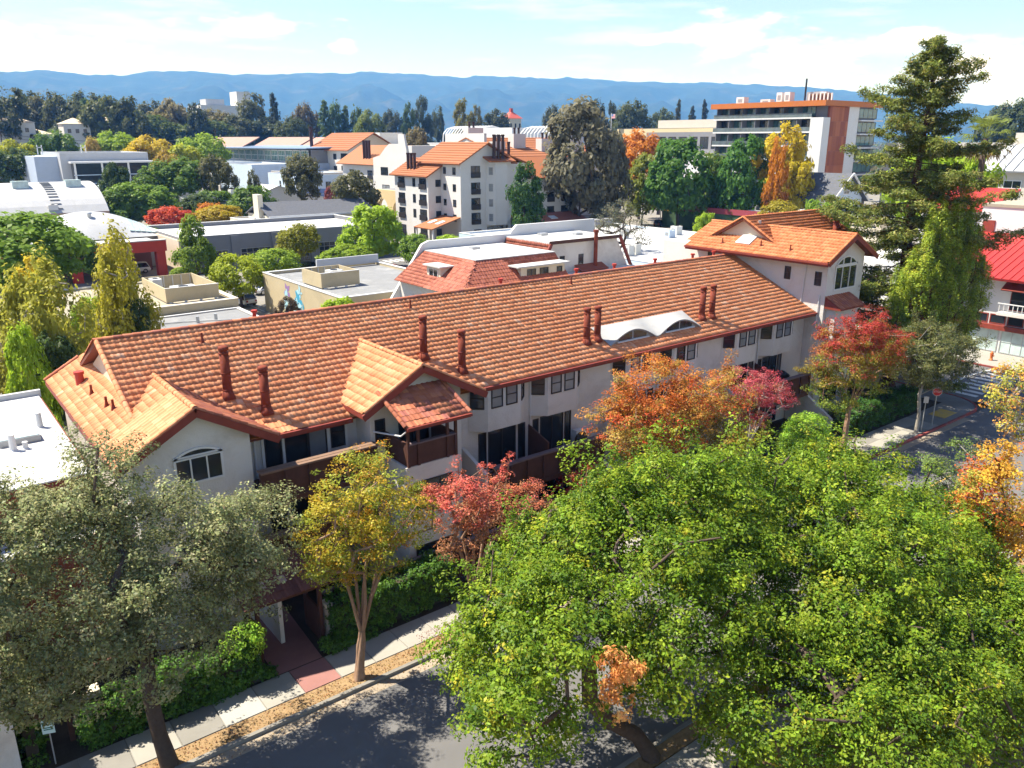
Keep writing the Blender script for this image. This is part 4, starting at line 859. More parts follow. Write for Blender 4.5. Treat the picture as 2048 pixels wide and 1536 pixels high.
grill(48.6, 31.0, 2.86, 'black covered barbecue on the right hand balcony')
# street signs and hydrant
def octagon(c, U, r, th): 
    return [(c[0]+U[0]*r*math.cos(R(22.5+45*i)), c[1]+U[1]*r*math.cos(R(22.5+45*i)), c[2]+r*math.sin(R(22.5+45*i))) for i in range(8)]
RED = pm('sign red', (.50, .02, .02), .4, .05); 
def text_part(parent, txt, size, loc, rot, mat, name='lettering', ext=.004, align='CENTER'):
    cu = bpy.data.curves.new(name, 'FONT'); cu.body = txt; cu.size = size; cu.extrude = ext; cu.align_x = align; cu.align_y = 'CENTER'; cu.resolution_u = 2
    tmp = bpy.data.objects.new('tmp_text', cu); COL.objects.link(tmp); dg = bpy.context.evaluated_depsgraph_get(); me = bpy.data.meshes.new_from_object(tmp.evaluated_get(dg)); bpy.data.objects.remove(tmp)
    me.materials.clear(); me.materials.append(mat); me.transform(Matrix.Translation(loc) @ rot); return link(name, me, parent)
def sign_rot(U): # text running along U, standing upright
    U = Vector(U).normalized(); Z = Vector((0, 0, 1)); Nn = U.cross(Z); return Matrix(((U.x, Z.x, Nn.x, 0), (U.y, Z.y, Nn.y, 0), (U.z, Z.z, Nn.z, 0), (0, 0, 0, 1)))
t = thing('stop_sign', 'red octagonal stop sign on a steel post at the corner', 'sign', (57.9, 24.3, 0))
MB().box(57.87, 24.28, -.1, 57.93, 24.34, 2.95).build('post', GALV, t); U = Vector((.62, -.78, 0)); Nn = U.cross(Vector((0, 0, 1))); c = Vector((57.9, 24.31, 2.6))+Nn*.05
mb = MB(); mb.prism(octagon(c-Nn*.012, U, .33, 0), tuple(Nn*.02)); mb.build('border', WHITE, t); mb = MB(); mb.prism(octagon(c+Nn*.010, U, .30, 0), tuple(Nn*.006)); mb.build('face', RED, t); text_part(t, 'STOP', .205, c+Nn*.02, sign_rot(U), WHITE)
t = thing('small_street_sign', 'small pale sign on a thin post next to the slender oak', 'sign', (56.2, 24.25, 0)); MB().box(56.18, 24.23, -.1, 56.23, 24.28, 2.6).build('post', GALV, t); mb = MB(); c = Vector((56.2, 24.25, 2.35))+Nn*.04; mb.prism([c-U*.16-Vector((0, 0, .24)), c+U*.16-Vector((0, 0, .24)), c+U*.16+Vector((0, 0, .24)), c-U*.16+Vector((0, 0, .24))], tuple(Nn*.01)); mb.build('plate', GALV, t)
t = thing('parking_sign', 'small white and green notice sign on a post at lower left', 'sign', (1.35, 26.6, 0)); MB().box(1.33, 26.58, -.1, 1.37, 26.62, 1.75).build('post', GALV, t); U2 = Vector((.93, -.36, 0)); N2 = U2.cross(Vector((0, 0, 1))); c = Vector((1.35, 26.6, 1.5))+N2*.03
mb = MB(); mb.prism([c-U2*.19-Vector((0, 0, .26)), c+U2*.19-Vector((0, 0, .26)), c+U2*.19+Vector((0, 0, .26)), c-U2*.19+Vector((0, 0, .26))], tuple(N2*.012)); mb.build('plate', pm('pale teal sign', (.55, .72, .70), .5), t)
GRN = pm('sign green', (.02, .14, .12), .5)
for k, (a, b_, dz_) in enumerate(((-.04, .15, .17), (-.04, .15, .09), (-.14, .15, -.03), (-.14, .15, -.10))): mb = MB(); mb.prism([c+N2*.012+U2*a+Vector((0, 0, dz_-.02)), c+N2*.012+U2*b_+Vector((0, 0, dz_-.02)), c+N2*.012+U2*b_+Vector((0, 0, dz_+.02)), c+N2*.012+U2*a+Vector((0, 0, dz_+.02))], tuple(N2*.004)); mb.build('text_line', GRN, t)
mb = MB(); mb.prism([c+N2*.012+U2*-.16+Vector((0, 0, .06)), c+N2*.012+U2*-.07+Vector((0, 0, .06)), c+N2*.012+U2*-.07+Vector((0, 0, .2)), c+N2*.012+U2*-.16+Vector((0, 0, .2))], tuple(N2*.004)); mb.build('symbol', GRN, t)
t = thing('fire_hydrant', 'orange fire hydrant on the far side of the crosswalk', 'hydrant', (80.6, 29.5, 0)); OR = pm('hydrant orange', (.55, .14, .03), .5, .1)
mb = MB(); mb.tube([(80.6, 29.5, 0), (80.6, 29.5, .05), (80.6, 29.5, .06), (80.6, 29.5, .55), (80.6, 29.5, .57), (80.6, 29.5, .63)], [.2, .2, .13, .13, .17, .17], 12); mb.build('barrel', OR, t, True)
mb = MB(); mb.tube([(80.6, 29.5, .63), (80.6, 29.5, .72), (80.6, 29.5, .79), (80.6, 29.5, .86)], [.15, .14, .07, .04], 12); mb.build('bonnet', OR, t, True)
for d in ((-.2, 0), (.2, 0), (0, -.22)): MB().tube([(80.6, 29.5, .45), (80.6+d[0], 29.5+d[1], .45)], .065, 10).build('outlet', OR, t)
# ---------------------------------------------------------------- neighbour on the left: white flat roof over brick
NB = thing('brick_neighbour', 'flat white roofed building with brick parapet at the left edge', 'building', (-4, 41, 0))
BRICK = pm('dull brick', (.22, .075, .05), .9, .25, 6, .4, 20, .15)
MB().box(-20, 33.0, -.2, 5.0, 47.0, 7.0).build('wall', BRICK, NB); MB().box(-19.8, 33.3, 7.0, 4.9, 46.8, 7.12).build('roof', WHITEROOF, NB)
MB().box(-20, 32.9, 7.0, 5.02, 33.28, 7.5).build('parapet', FASCIA, NB); MB().box(-20, 46.82, 7.0, 5.02, 47.05, 7.4).build('parapet', WHITEROOF, NB); MB().box(-20.0, 32.85, 7.5, 5.05, 33.32, 7.56).build('coping', WHITE, NB)
sk = MB().box(2.3, 39.2, 7.12, 3.9, 40.2, 7.4).build('skylight', GREYFRAME, NB); link('pane', MB().box(2.36, 39.26, 7.4, 3.84, 40.14, 7.43).mesh('pane', GLASSL), sk)
for x, y, h, r in ((4.15, 41.2, .75, .14), (2.75, 38.6, .75, .15), (3.2, 38.5, .35, .12)): mb = MB(); mb.tube([(x, y, 7.1), (x, y, 7.18), (x, y, 7.1+h-.01), (x, y, 7.1+h)], [r*1.5, r, r*.85, r*.95], 10); mb.build('vent_pipe', WHITE, NB)
EV = thing('lean_to', 'white roofed brick lean-to in front of the neighbour', 'building', (2, 31.5, 0)); MB().box(-10, 31.6, -.1, 5.0, 32.84, 5.4).build('wall', BRICK, EV); MB().box(-10, 31.45, 5.4, 5.1, 32.84, 5.55).build('roof', WHITEROOF, EV)
# ================================================================ foreground trees
OLIVE = pal((.125, .138, .058), (.17, .18, .078), (.095, .105, .045), (.22, .225, .11), w=[3, 3, 2, 2])
big_tree('olive_grey_oak', 'broad olive grey oak with a dark leaning trunk at the lower left', (4.3, 24.25, 0),
    [(4.35, 24.2, -.05), (4.2, 24.35, 1.2), (4.15, 24.6, 2.6), (4.3, 24.9, 4.0), (4.4, 25.1, 5.0)],
    [(2.2, 24.6, 6.6, 2.9, 2.5, 3.0), (5.4, 24.8, 7.0, 2.6, 2.2, 2.3), (8.0, 25.0, 7.0, 1.9, 1.8, 1.5), (4.0, 23.8, 5.0, 2.9, 2.0, 1.7), (1.2, 25.0, 9.1, 1.9, 1.9, 1.4), (3.9, 25.4, 9.6, 1.1, 1.5, 1.7), (7.0, 24.8, 5.7, 1.3, 1.4, .8), (-0.6, 24.5, 6.0, 2.2, 2.4, 2.6), (1.4, 24.4, 4.6, 1.2, 1.2, 1.0), (0.4, 24.6, 8.2, 2.2, 2.0, 1.8)],
    11, 2700, 50, .34, .10, OLIVE, BARK, rbase=.24, ntips=150, shell=.35, zcut=-.6, squash=.8, clump=(230, .75, .75, .4))
YG = pal((.25, .20, .018), (.17, .185, .020), (.27, .17, .016), (.125, .155, .020), (.20, .205, .022), (.32, .15, .014), noise=.9, w=[2, 2.4, 2, 2, 2.4, .9])
def fork(base, ang, hs, spread, seed):
    return None
def myrtle(name, label, base, fk, blobs, seed, ncl, per, palette, puff=.30, size=.085, rbase=.17, ntips=110, shell=.3, up=.6, bark=None, r_tip=.011):
    """vase shaped multi-stem tree: several stems leave the trunk at the fork"""
    rng = np.random.default_rng(seed); c, o = clump_points(rng, blobs, ncl, shell, -.8, max(10, ncl//13), .62, .6, .5)
    tips = c[rng.choice(len(c), min(ntips, len(c)), replace=False)]
    b = np.array(base, float); f = np.array(fk, float); mb = MB()
    for k in range(4):
        a0 = k*1.57+seed; pp = []
        for q in np.linspace(0, 1, 7):
            a = a0+q*1.1; w = rbase*(.42 if q > .05 else .62); pp.append(b+(f+np.array([0, 0, .2])-b)*q+np.array([math.cos(a)*w, math.sin(a)*w, -.08 if q == 0 else 0])+rng.normal(size=3)*rbase*.06)
        mb.tube(pp, [rbase*.95, rbase*.72, rbase*.64, rbase*.6, rbase*.58, rbase*.55, rbase*.46], 9, False)
    ns = 7; az = np.arctan2(tips[:, 1]-f[1], tips[:, 0]-f[0]); order = np.argsort(az); groups = np.array_split(order, ns)
    for g in groups:
        if len(g) == 0: continue
        cen = tips[g].mean(0); m1 = f+(cen-f)*.28+np.array([0, 0, .25]); m2 = f+(cen-f)*.55+np.array([0, 0, .30])+rng.normal(size=3)*.1
        s = skeleton(rng, [f+(m1-f)*.02, m1, m2], tips[g], r_tip=r_tip, rbase=rbase*.36); mb.v, mb.f, mb.m, _ = (mb.v+s.v, mb.f+[tuple(i+len(mb.v) for i in q) for q in s.f], mb.m+s.m, 0)
    v, col = foliage(rng, c, o, puff, per, size, palette, up, .6, .55)
    return plant(name, label, 'tree', base, mb, v, col, bark or BARKP)
myrtle('crape_myrtle', 'yellow green crape myrtle with a smooth forked trunk on the dry strip', (11.47, 24.35, 0), (11.75, 24.45, 1.75),
    [(12.3, 24.5, 7.4, 1.9, 1.7, 1.6), (10.9, 24.4, 6.3, 1.4, 1.4, 1.3), (13.8, 24.6, 6.0, 1.5, 1.4, 1.2), (12.2, 24.3, 5.2, 1.8, 1.6, 1.1), (12.0, 24.6, 8.6, .9, .9, .7), (10.6, 24.3, 4.9, .8, .9, .7)], 21, 620, 46, YG)
SALMON = pal((.46, .095, .045), (.50, .16, .07), (.42, .17, .075), (.34, .17, .08), (.52, .13, .075), zsplit=.9)
SALMON = pal((.27, .14, .07), (.30, .135, .065), (.33, .115, .06), (.34, .10, .065), (.34, .075, .055), zsplit=.9)
myrtle('crape_myrtle', 'salmon red crape myrtle with thin bare stems beside the clipped hedge', (16.9, 24.4, 0), (17.0, 24.5, 1.5),
    [(17.4, 24.5, 6.4, 1.0, 1.0, 1.1), (19.4, 24.4, 4.7, 1.3, 1.1, 1.0), (15.9, 24.5, 5.9, 1.0, 1.0, .9), (17.8, 24.4, 5.0, 1.7, 1.3, 1.0), (16.2, 24.2, 4.4, 1.1, 1.0, .8), (20.2, 24.4, 4.3, .8, .8, .6), (18.3, 24.5, 6.0, .5, .6, .5)], 22, 400, 42, SALMON, puff=.27, size=.085, shell=.4)
ORANGE = pal((.31, .095, .022), (.29, .13, .025), (.19, .125, .025), (.33, .065, .022), (.24, .16, .035), (.13, .11, .022), noise=.8, w=[2.2, 2.4, 1.6, 1.4, 1.4, 1])
myrtle('crape_myrtle', 'large burnt orange crape myrtle in front of the long facade', (29.2, 24.9, 0), (29.3, 25.0, 2.0),
    [(29.0, 25.2, 8.0, 2.8, 2.2, 1.5), (26.2, 25.2, 7.0, 1.8, 1.7, 1.2), (32.4, 25.0, 7.0, 2.4, 2.0, 1.2), (29.2, 25.0, 6.2, 3.2, 2.2, 1.4), (27.6, 25.0, 5.6, 2.0, 1.6, 1.0), (33.4, 25.0, 5.6, 1.8, 1.6, 1.2), (28.6, 25.4, 9.2, .9, .9, .6)], 23, 1200, 44, ORANGE, puff=.36, size=.095)
PINK = pal((.27, .045, .055), (.31, .075, .085), (.20, .035, .04), (.28, .12, .10), (.30, .13, .05), w=[3, 3, 2, 1.8, .8])
myrtle('japanese_maple', 'rose pink tree with fine pale twigs beside the orange one', (40.0, 27.4, 0), (40.0, 27.4, 1.8),
    [(38.9, 27.4, 6.0, 1.5, 1.4, .9), (41.0, 27.4, 5.2, 1.8, 1.5, .9), (42.6, 27.4, 4.3, 1.0, 1.0, .7), (39.8, 27.4, 4.3, 2.0, 1.4, .9)], 24, 420, 42, PINK, puff=.26, size=.085, rbase=.12, bark=BARKG)
REDGR = pal((.09, .13, .016), (.125, .14, .018), (.165, .125, .02), (.20, .075, .02), (.22, .036, .022), (.23, .032, .024), zsplit=.95)
myrtle('crape_myrtle', 'dark red topped green crape myrtle below the white tower', (48.2, 25.6, 0), (48.4, 25.7, 2.6),
    [(47.2, 25.6, 8.2, 2.2, 2.0, 1.5), (50.0, 25.6, 7.0, 2.6, 2.0, 1.6), (46.2, 25.5, 6.4, 2.2, 1.9, 1.5), (48.6, 25.4, 5.4, 2.8, 2.0, 1.5), (46.2, 25.4, 4.4, 1.6, 1.5, 1.2), (52.0, 25.6, 5.6, 1.6, 1.6, 1.2)], 25, 1100, 44, REDGR, puff=.36, size=.10, shell=.5)
ORED = pal((.36, .05, .035), (.40, .10, .06), (.28, .05, .04))
myrtle('japanese_maple', 'small dusky red maple under the panelled balcony', (27.4, 28.9, 0), (27.4, 28.9, .6),
    [(27.5, 28.9, 2.6, .9, .8, .9), (27.0, 28.9, 1.9, .8, .7, .6), (27.9, 28.9, 1.8, .8, .8, .6)], 26, 150, 40, ORED, puff=.22, size=.08, rbase=.06, ntips=50)
OAKG = pal((.075, .085, .028), (.11, .115, .04), (.055, .065, .022), (.14, .14, .055), w=[3, 3, 2, 1.5])
big_tree('slender_oak', 'slender grey green street oak beside the stop sign', (55.3, 24.2, 0), [(55.3, 24.2, -.05), (55.45, 24.25, 1.4), (55.35, 24.4, 2.8), (55.9, 24.5, 4.2)],
    [(56.2, 24.6, 6.2, 2.8, 2.2, 1.7), (59.0, 24.6, 5.4, 2.4, 2.0, 1.6), (54.2, 24.4, 5.2, 2.0, 1.8, 1.3), (57.6, 24.3, 4.2, 2.8, 1.8, 1.1)], 31, 800, 46, .34, .115, OAKG, BARKG, rbase=.13, ntips=80, shell=.4, clump=(60, .8, .7, .4))
# redwood: tall open conifer, drooping tiers
def redwood(name, label, base, H, seed, bare=0.12):
    rng = np.random.default_rng(seed); b = np.array(base, float); mb = MB()
    mb.tube([b+[0, 0, -.1], b+[0, 0, .6], b+[.2, 0, H*.3], b+[.1, .1, H*.6], b+[.3, 0, H*.85], b+[.35, 0, H]], [.75, .55, .42, .27, .12, .03], 10, False)
    P = []; Nn = []; C = []
    prof_z = [0, .08, .15, .35, .55, .72, .86, .95, 1.0]; prof_r = [2.0, 6.5, 7.6, 8.8, 8.2, 5.9, 3.9, 2.2, .4]
    nb = 140
    for i in range(nb):
        t = .07+.93*(i/nb)**.92; z = H*t; az = i*2.399+rng.normal()*.35
        L = np.interp(t, prof_z, prof_r)*rng.uniform(.38, 1.12); d = np.array([math.cos(az), math.sin(az), 0])
        a = b+np.array([.2, 0, z]); n = 7; pts = []
        rise = rng.uniform(-.05, .28)+max(0, t-.55)*.9
        for k in range(n+1):
            f = k/n; pts.append(a+d*L*f+np.array([0, 0, L*(rise*f-.32*f*f+.22*f**4)])+rng.normal(size=3)*.06*L*f*.5)
        mb.tube(pts, [max(.012, .085*(1-.25*t)*(1-k/n*.85)*(1-t*.5)) for k in range(n+1)], 5, False)
        m = int(13+L*11)
        for q in range(m):
            f = min(1.0, rng.uniform(.22, 1.06)); j = min(n-1, int(f*n)); p = pts[j]+(pts[j+1]-pts[j])*(f*n-j)
            side = np.cross(d, [0, 0, 1])*rng.normal()*.42*L*.26*(1.15-f*.5)
            P.append(p+side+np.array([0, 0, rng.normal()*.10-.12])); Nn.append(d*.4+np.array([0, 0, .5]))
    P = np.array(P); Nn = np.array(Nn)
    pa = pal((.070, .090, .018), (.10, .12, .024), (.135, .145, .03), (.052, .07, .016), (.16, .15, .045), w=[3, 3, 2.4, 1.6, 1.2])
    v, c = foliage(rng, P, Nn, .46, 18, .25, pa, .4, .34, .6, .2, droop=.14)
    return plant(name, label, 'tree', base, mb, v, c, BARKR)
redwood('redwood', 'tall open redwood rising above the skyline behind the tower', (64.9, 31.4, 0), 27.4, 41)
# cypress with upright flame shaped sprays
def cypress(name, label, base, seed, sprays, pa, per=700):
    rng = np.random.default_rng(seed); V = []; C = []; mb = MB(); b = np.array(base, float)
    mb.tube([b+[0, 0, -.1], b+[-.1, 0, 2], b+[.1, 0, 5], b+[0, 0, 9]], [.42, .33, .22, .06], 9, False)
    for (x, y, z0, h, r) in sprays:
        root = np.array([x, y, z0]); o = b+np.array([0, 0, max(.8, z0*.45)]); mb.tube([o, (o+root)/2+[0, 0, .3], root, root+[0, 0, h*.7]], [.09, .07, .05, .015], 5, False)
        k = max(10, int(per*h*r/30)); t = rng.random(k)**.8; a = rng.uniform(0, 2*math.pi, k); rr = r*np.clip(np.sin(np.clip(t*.93+.07, 0, 1)*math.pi)**.6, 0, 1)*(1-.35*t)*rng.uniform(.5, 1.05, k)
        c = root+np.stack([np.cos(a)*rr, np.sin(a)*rr, t*h], 1); out = np.stack([np.cos(a), np.sin(a), np.full(k, .9)], 1)
        v, cc = foliage(rng, c, out, .26, 26, .15, pa, .6, .42, 1.5, .16); V.append(v); C.append(cc)
    return plant(name, label, 'tree', base, mb, np.concatenate(V), np.concatenate(C), BARKR)
rngc = random.Random(4); spr = []
for i in range(64):
    a = i*2.4; q = math.sqrt((i+.5)/64); x = 64.0+6.4*q*math.cos(a); y = 27.9+2.2*q*math.sin(a)
    top = 17.0-7.5*q**1.6+rngc.uniform(-1.8, .8); z0 = max(2.4, top-rngc.uniform(3.2, 5.5)); spr.append((x, y, z0, top-z0, rngc.uniform(.45, .8)))
cypress('twisted_juniper', 'bright green juniper with upright flame shaped sprays at the corner', (62.4, 27.9, 0), 43, spr, pal((.15, .20, .02), (.20, .245, .026), (.095, .135, .018), (.25, .275, .03), w=[3, 3, 2, 1.5]))
# trees on the near side of the street
NG = pal((.080, .130, .009), (.108, .160, .011), (.060, .104, .008), (.145, .190, .013), (.21, .215, .017), (.042, .080, .007), w=[3, 3.4, 2, 2, .5, 1.4])
DRY = pal((.42, .20, .06), (.36, .15, .045), (.46, .26, .09))
def dead_spray(rng):
    c, o = blob_points(rng, [(13.0, 12.2, 6.1, .55, .45, .9), (12.9, 12.3, 7.1, .45, .4, .45), (13.4, 12.2, 6.6, .5, .4, .4)], 70, .2); return foliage(rng, c, o, .16, 26, .11, DRY, .2, .5, 1.0, droop=.1)
big_tree('elm', 'big leafy green elm leaning over the road from the near sidewalk', (17.3, 14.55, 0), [(17.35, 14.5, -.05), (16.7, 14.7, 1.1), (15.6, 14.9, 2.1), (14.8, 15.0, 3.2), (14.8, 15.1, 4.6)],
    [(13.2, 14.6, 5.85, 3.2, 2.8, 2.4), (16.6, 15.6, 6.85, 3.6, 3.2, 2.5), (19.6, 15.8, 7.35, 3, 3, 2.4), (11.9, 14.6, 4.3, 1.8, 1.7, 1.4), (16.5, 13, 6.05, 3, 2.2, 2.2), (20, 18.4, 6.05, 2.6, 2, 1.8), (16.2, 18.6, 5.25, 2.6, 2, 1.8), (13, 17.2, 4.05, 2, 1.8, 1.5), (23, 16.4, 6.85, 2.2, 2.2, 1.9), (18.4, 13.9, 5.2, 1.9, 1.8, 1.3)],
    51, 3300, 46, .36, .118, NG, BARK, rbase=.26, ntips=190, shell=.5, zcut=-.5, extra=dead_spray, clump=(210, .85, .75, .4))
big_tree('elm', 'dense green elm spreading over the right half of the near kerb', (26.5, 13.6, 0), [(26.5, 13.5, -.05), (26.3, 13.6, 1.6), (26.0, 13.5, 3.2), (25.8, 13.4, 4.8)],
    [(25.2, 14.2, 6.05, 3.4, 3, 2.5), (28.8, 14.6, 5.45, 3.2, 3, 2.4), (26.4, 11.6, 5.25, 3.2, 2.6, 2.2), (22.6, 11.6, 5.45, 2.8, 2.4, 2.2), (30.4, 12.6, 4.45, 3, 2.6, 2), (27.2, 17.6, 5.05, 2.6, 2, 1.8), (31.6, 15.4, 4.05, 2.2, 2, 1.6), (24, 17.8, 5.85, 1.8, 1.6, 1.6), (29.4, 17.4, 5.6, 1.2, 1.2, 1.4)],
    52, 3000, 44, .37, .12, NG, BARK, rbase=.3, ntips=170, shell=.5, zcut=-.5, clump=(190, .88, .75, .4))
big_tree('elm', 'nearest green elm filling the lower right corner', (19.8, 9.4, 0), [(19.8, 9.4, -.05), (19.6, 9.5, 1.4), (19.3, 9.7, 2.8), (19.2, 9.8, 4.0)],
    [(18.6, 10.6, 4.05, 3, 2.4, 2), (21.6, 10.4, 4.25, 3, 2.4, 2), (23.8, 9, 4.05, 2.6, 2.2, 1.9), (19.6, 8.2, 3.45, 3, 2.2, 1.8), (26.6, 9.6, 3.65, 2.4, 2.2, 1.7)],
    53, 1900, 44, .36, .115, NG, BARK, rbase=.24, ntips=140, shell=.5, zcut=-.55, clump=(160, .8, .75, .4))
big_tree('elm', 'closest green elm at the bottom right edge of the picture', (28.0, 7.4, 0), [(28.0, 7.4, -.05), (27.8, 7.5, 1.0), (27.5, 7.6, 2.0)],
    [(26.0, 8.0, 3.5, 2.4, 1.9, 1.8), (28.8, 8.2, 3.4, 2.6, 2.0, 1.8), (24.2, 7.4, 2.8, 2.0, 1.8, 1.5), (31.2, 9.4, 2.6, 2.2, 2.0, 1.5), (29.6, 10.6, 3.2, 2.0, 1.8, 1.5), (33.4, 10.2, 2.0, 2.0, 1.8, 1.2)],
    57, 1500, 42, .36, .115, NG, BARK, rbase=.2, ntips=110, shell=.5, zcut=-.4, clump=(120, .75, .75, .4))
MAPLE = pal((.36, .20, .025), (.37, .26, .03), (.36, .12, .025), (.30, .065, .025), (.18, .18, .025), noise=.9, w=[2.5, 2.2, 1.6, 1, 1.2])
big_tree('sweetgum', 'yellow and orange sweetgum at the right edge of the street', (34.0, 11.0, 0), [(34.0, 11.0, -.05), (33.8, 11.0, 2.4), (33.2, 11.0, 5.0)],
    [(32.3, 11.0, 7.4, 1.0, 1.0, 1.5), (33.6, 11.0, 5.7, 1.7, 1.5, 1.5), (35.4, 11.0, 4.2, 1.9, 1.6, 1.3), (32.8, 11.0, 4.2, 1.3, 1.2, 1.0)], 54, 520, 44, .34, .11, MAPLE, BARK, rbase=.14, ntips=80, shell=.3, clump=(40, .6, .75, .5))
big_tree('young_elm', 'thin young green tree against the open asphalt', (38.0, 14.45, 0), [(38.0, 14.45, -.05), (37.9, 14.5, 2.2), (37.6, 14.6, 4.4)],
    [(37.5, 14.6, 5.0, 1.25, 1.1, 1.7), (38.0, 14.6, 3.2, 1.4, 1.1, 1.0)], 55, 190, 40, .30, .10, pal((.085, .125, .03), (.115, .155, .04), (.07, .10, .03)), BARKG, rbase=.09, ntips=40, shell=.2, clump=(16, .5, .8, .6))
big_tree('honey_locust', 'sparse yellow green branch tips hanging in at the right edge', (44.6, 14.4, 0), [(44.6, 14.4, -.05), (44.5, 14.5, 3.0), (44.4, 14.6, 6.0)],
    [(43.4, 14.9, 7.4, 1.5, 1.3, .7), (44.6, 14.6, 8.4, 1.5, 1.4, .8), (44.9, 14.4, 5.8, 1.3, 1.2, .8)], 56, 140, 32, .34, .12, pal((.24, .23, .03), (.30, .26, .035), (.17, .18, .03), (.40, .2, .04)), BARKG, rbase=.13, ntips=90, shell=.1)
# ================================================================ hedges, ivy and shrubs
def hedge(name, label, x0, x1, y0, y1, z1, seed, n, pa, per=17, size=.095, puff=.14, z0=0.0, rnd=.25, cat='hedge'):
    rng = np.random.default_rng(seed); L, W, Hh = x1-x0, y1-y0, z1-z0
    area = np.array([L*W, L*Hh, L*Hh*.5, W*Hh, W*Hh]); k = rng.choice(5, n, p=area/area.sum()); u, v = rng.random(n), rng.random(n)
    P = np.empty((n, 3)); O = np.empty((n, 3))
    for i, (f, o) in enumerate(((lambda a, b: (x0+a*L, y0+b*W, z1+0*a), (0, 0, 1)), (lambda a, b: (x0+a*L, y0+0*a, z0+b*Hh), (0, -1, 0)), (lambda a, b: (x0+a*L, y1+0*a, z0+b*Hh), (0, 1, 0)), (lambda a, b: (x0+0*a, y0+a*W, z0+b*Hh), (-1, 0, 0)), (lambda a, b: (x1+0*a, y0+a*W, z0+b*Hh), (1, 0, 0)))):
        m = k == i; q = f(u[m], v[m]); P[m] = np.stack(q, 1); O[m] = o
    P += rng.normal(size=(n, 3))*.07; P[:, 2] += .12*np.sin(P[:, 0]*1.7+seed)+.08*np.sin(P[:, 0]*4.1)
    v_, c_ = foliage(rng, P, O, puff, per, size, pa, .45, .7, .9)
    t = thing(name, label, cat, ((x0+x1)/2, (y0+y1)/2, z0))
    link('foliage', npmesh('foliage', v_, 4, LEAF, c_), t)
    core = MB(); core.box(x0+.12, y0+.12, z0-.02, x1-.12, y1-.12, z1-.12); core.build('stems', SOIL, t)
    return t
HG = pal((.040, .090, .014), (.055, .115, .016), (.032, .072, .012), (.075, .145, .02), w=[3, 3, 2, 1.5])
hedge('ivy_hedge', 'clipped bright topped ivy hedge between the entry gate and red tree', 11.75, 17.6, 26.75, 27.9, 1.85, 61, 1500, HG)
hedge('ivy_hedge', 'dark ivy bank beside the entry gate under the oak', 2.35, 8.35, 26.55, 27.6, 1.55, 62, 1300, HG)
hedge('ground_ivy', 'low ivy bed along the walk left of the pink path', 5.0, 8.9, 26.42, 26.75, .3, 63, 260, HG, cat='ivy', puff=.13)
hedge('ground_ivy', 'low ivy bed along the walk right of the pink path', 11.1, 13.4, 26.42, 26.85, .3, 64, 200, HG, cat='ivy', puff=.13)
hedge('ivy_hedge', 'tall ivy covering the wall at the left edge', .5, 1.1, 26.8, 31.0, 3.3, 65, 700, HG)
hedge('box_hedge', 'green hedge hidden behind the elm near the patios', 21.0, 30.5, 26.8, 27.9, 1.7, 66, 1100, HG)
hedge('box_hedge', 'flat topped golden green hedge on the patio wall', 26.6, 31.0, 27.95, 28.9, 2.3, 68, 700, pal((.12, .17, .022), (.16, .21, .028), (.10, .14, .02)))
hedge('box_hedge', 'dark green hedge in shade along the corner walk', 51.2, 60.4, 26.7, 28.0, 1.7, 67, 1500, pal((.035, .085, .016), (.05, .11, .02), (.03, .07, .014)))
LIME = pal((.14, .24, .022), (.18, .29, .03), (.10, .19, .02), (.22, .32, .035))
def bush(name, label, blobs, seed, ncl, per, pa, puff=.28, size=.10, cat='shrub', base=None, shell=.6):
    rng = np.random.default_rng(seed); c, o = blob_points(rng, blobs, ncl, shell, -.95); tips = c[rng.choice(len(c), min(30, len(c)), replace=False)]
    b = base or (blobs[0][0], blobs[0][1], 0); sk = skeleton(rng, [np.array(b)+[0, 0, -.1], np.array(b)+[0, 0, .15], np.array(b)+[0, 0, .4]], tips, r_tip=.008, rbase=.05)
    v, col = foliage(rng, c, o, puff, per, size, pa, .5, .6, .8); return plant(name, label, cat, b, sk, v, col, BARK, leafname='foliage')
bush('pittosporum', 'rounded lime green shrub beside the trunk below the tower', [(45.6, 26.9, 1.4, 1.9, 1.3, 1.4), (44.2, 26.6, 1.0, 1.4, 1.1, 1.0)], 71, 420, 44, LIME)
bush('pittosporum', 'dusky golden shrub behind the rose pink tree', [(41.8, 28.6, 2.0, 1.8, 1.0, 1.0), (39.4, 28.2, 1.6, 2.0, 1.0, 1.0)], 72, 300, 40, pal((.17, .17, .03), (.24, .15, .03), (.13, .15, .025)))
bush('pittosporum', 'lime shrub in front of the gate under the oak', [(8.0, 26.9, 1.7, .8, .6, .7)], 73, 110, 44, LIME, puff=.22)

def litter(name, label, x0, x1, y0, y1, z, n, cols, seed, size=.06):
    rng = np.random.default_rng(seed); x = rng.uniform(x0, x1, n); y = rng.uniform(y0, y1, n); P = np.stack([x, y, np.full(n, z)+rng.random(n)*.02], 1)
    v = leaf_quads(rng, P, np.array([0, 0, 1.])+rng.normal(size=(n, 3))*.35, size, .6); c = np.array(cols)[rng.integers(0, len(cols), n)]*rng.uniform(.6, 1.3, (n, 1))
    o = link(name, npmesh(name, v, 4, LEAF, np.clip(c, 0, .9))); tag(o, label, 'leaves', kind='stuff')
LC = [(.30, .13, .05), (.22, .09, .04), (.36, .22, .08), (.18, .12, .06), (.40, .30, .12)]
litter('fallen_leaves', 'dry leaves scattered over the straw strip by the kerb', 2, 30, 23.98, 24.75, .0, 2600, LC, 91)
litter('fallen_leaves', 'leaves drifted along the gutter', 2, 40, 23.3, 23.79, -.12, 1500, LC, 92, .05)
litter('fallen_leaves', 'red leaves fallen under the salmon tree', 14.6, 19.0, 23.9, 25.4, .006, 900, [(.34, .10, .05), (.28, .07, .04)], 93, .055)
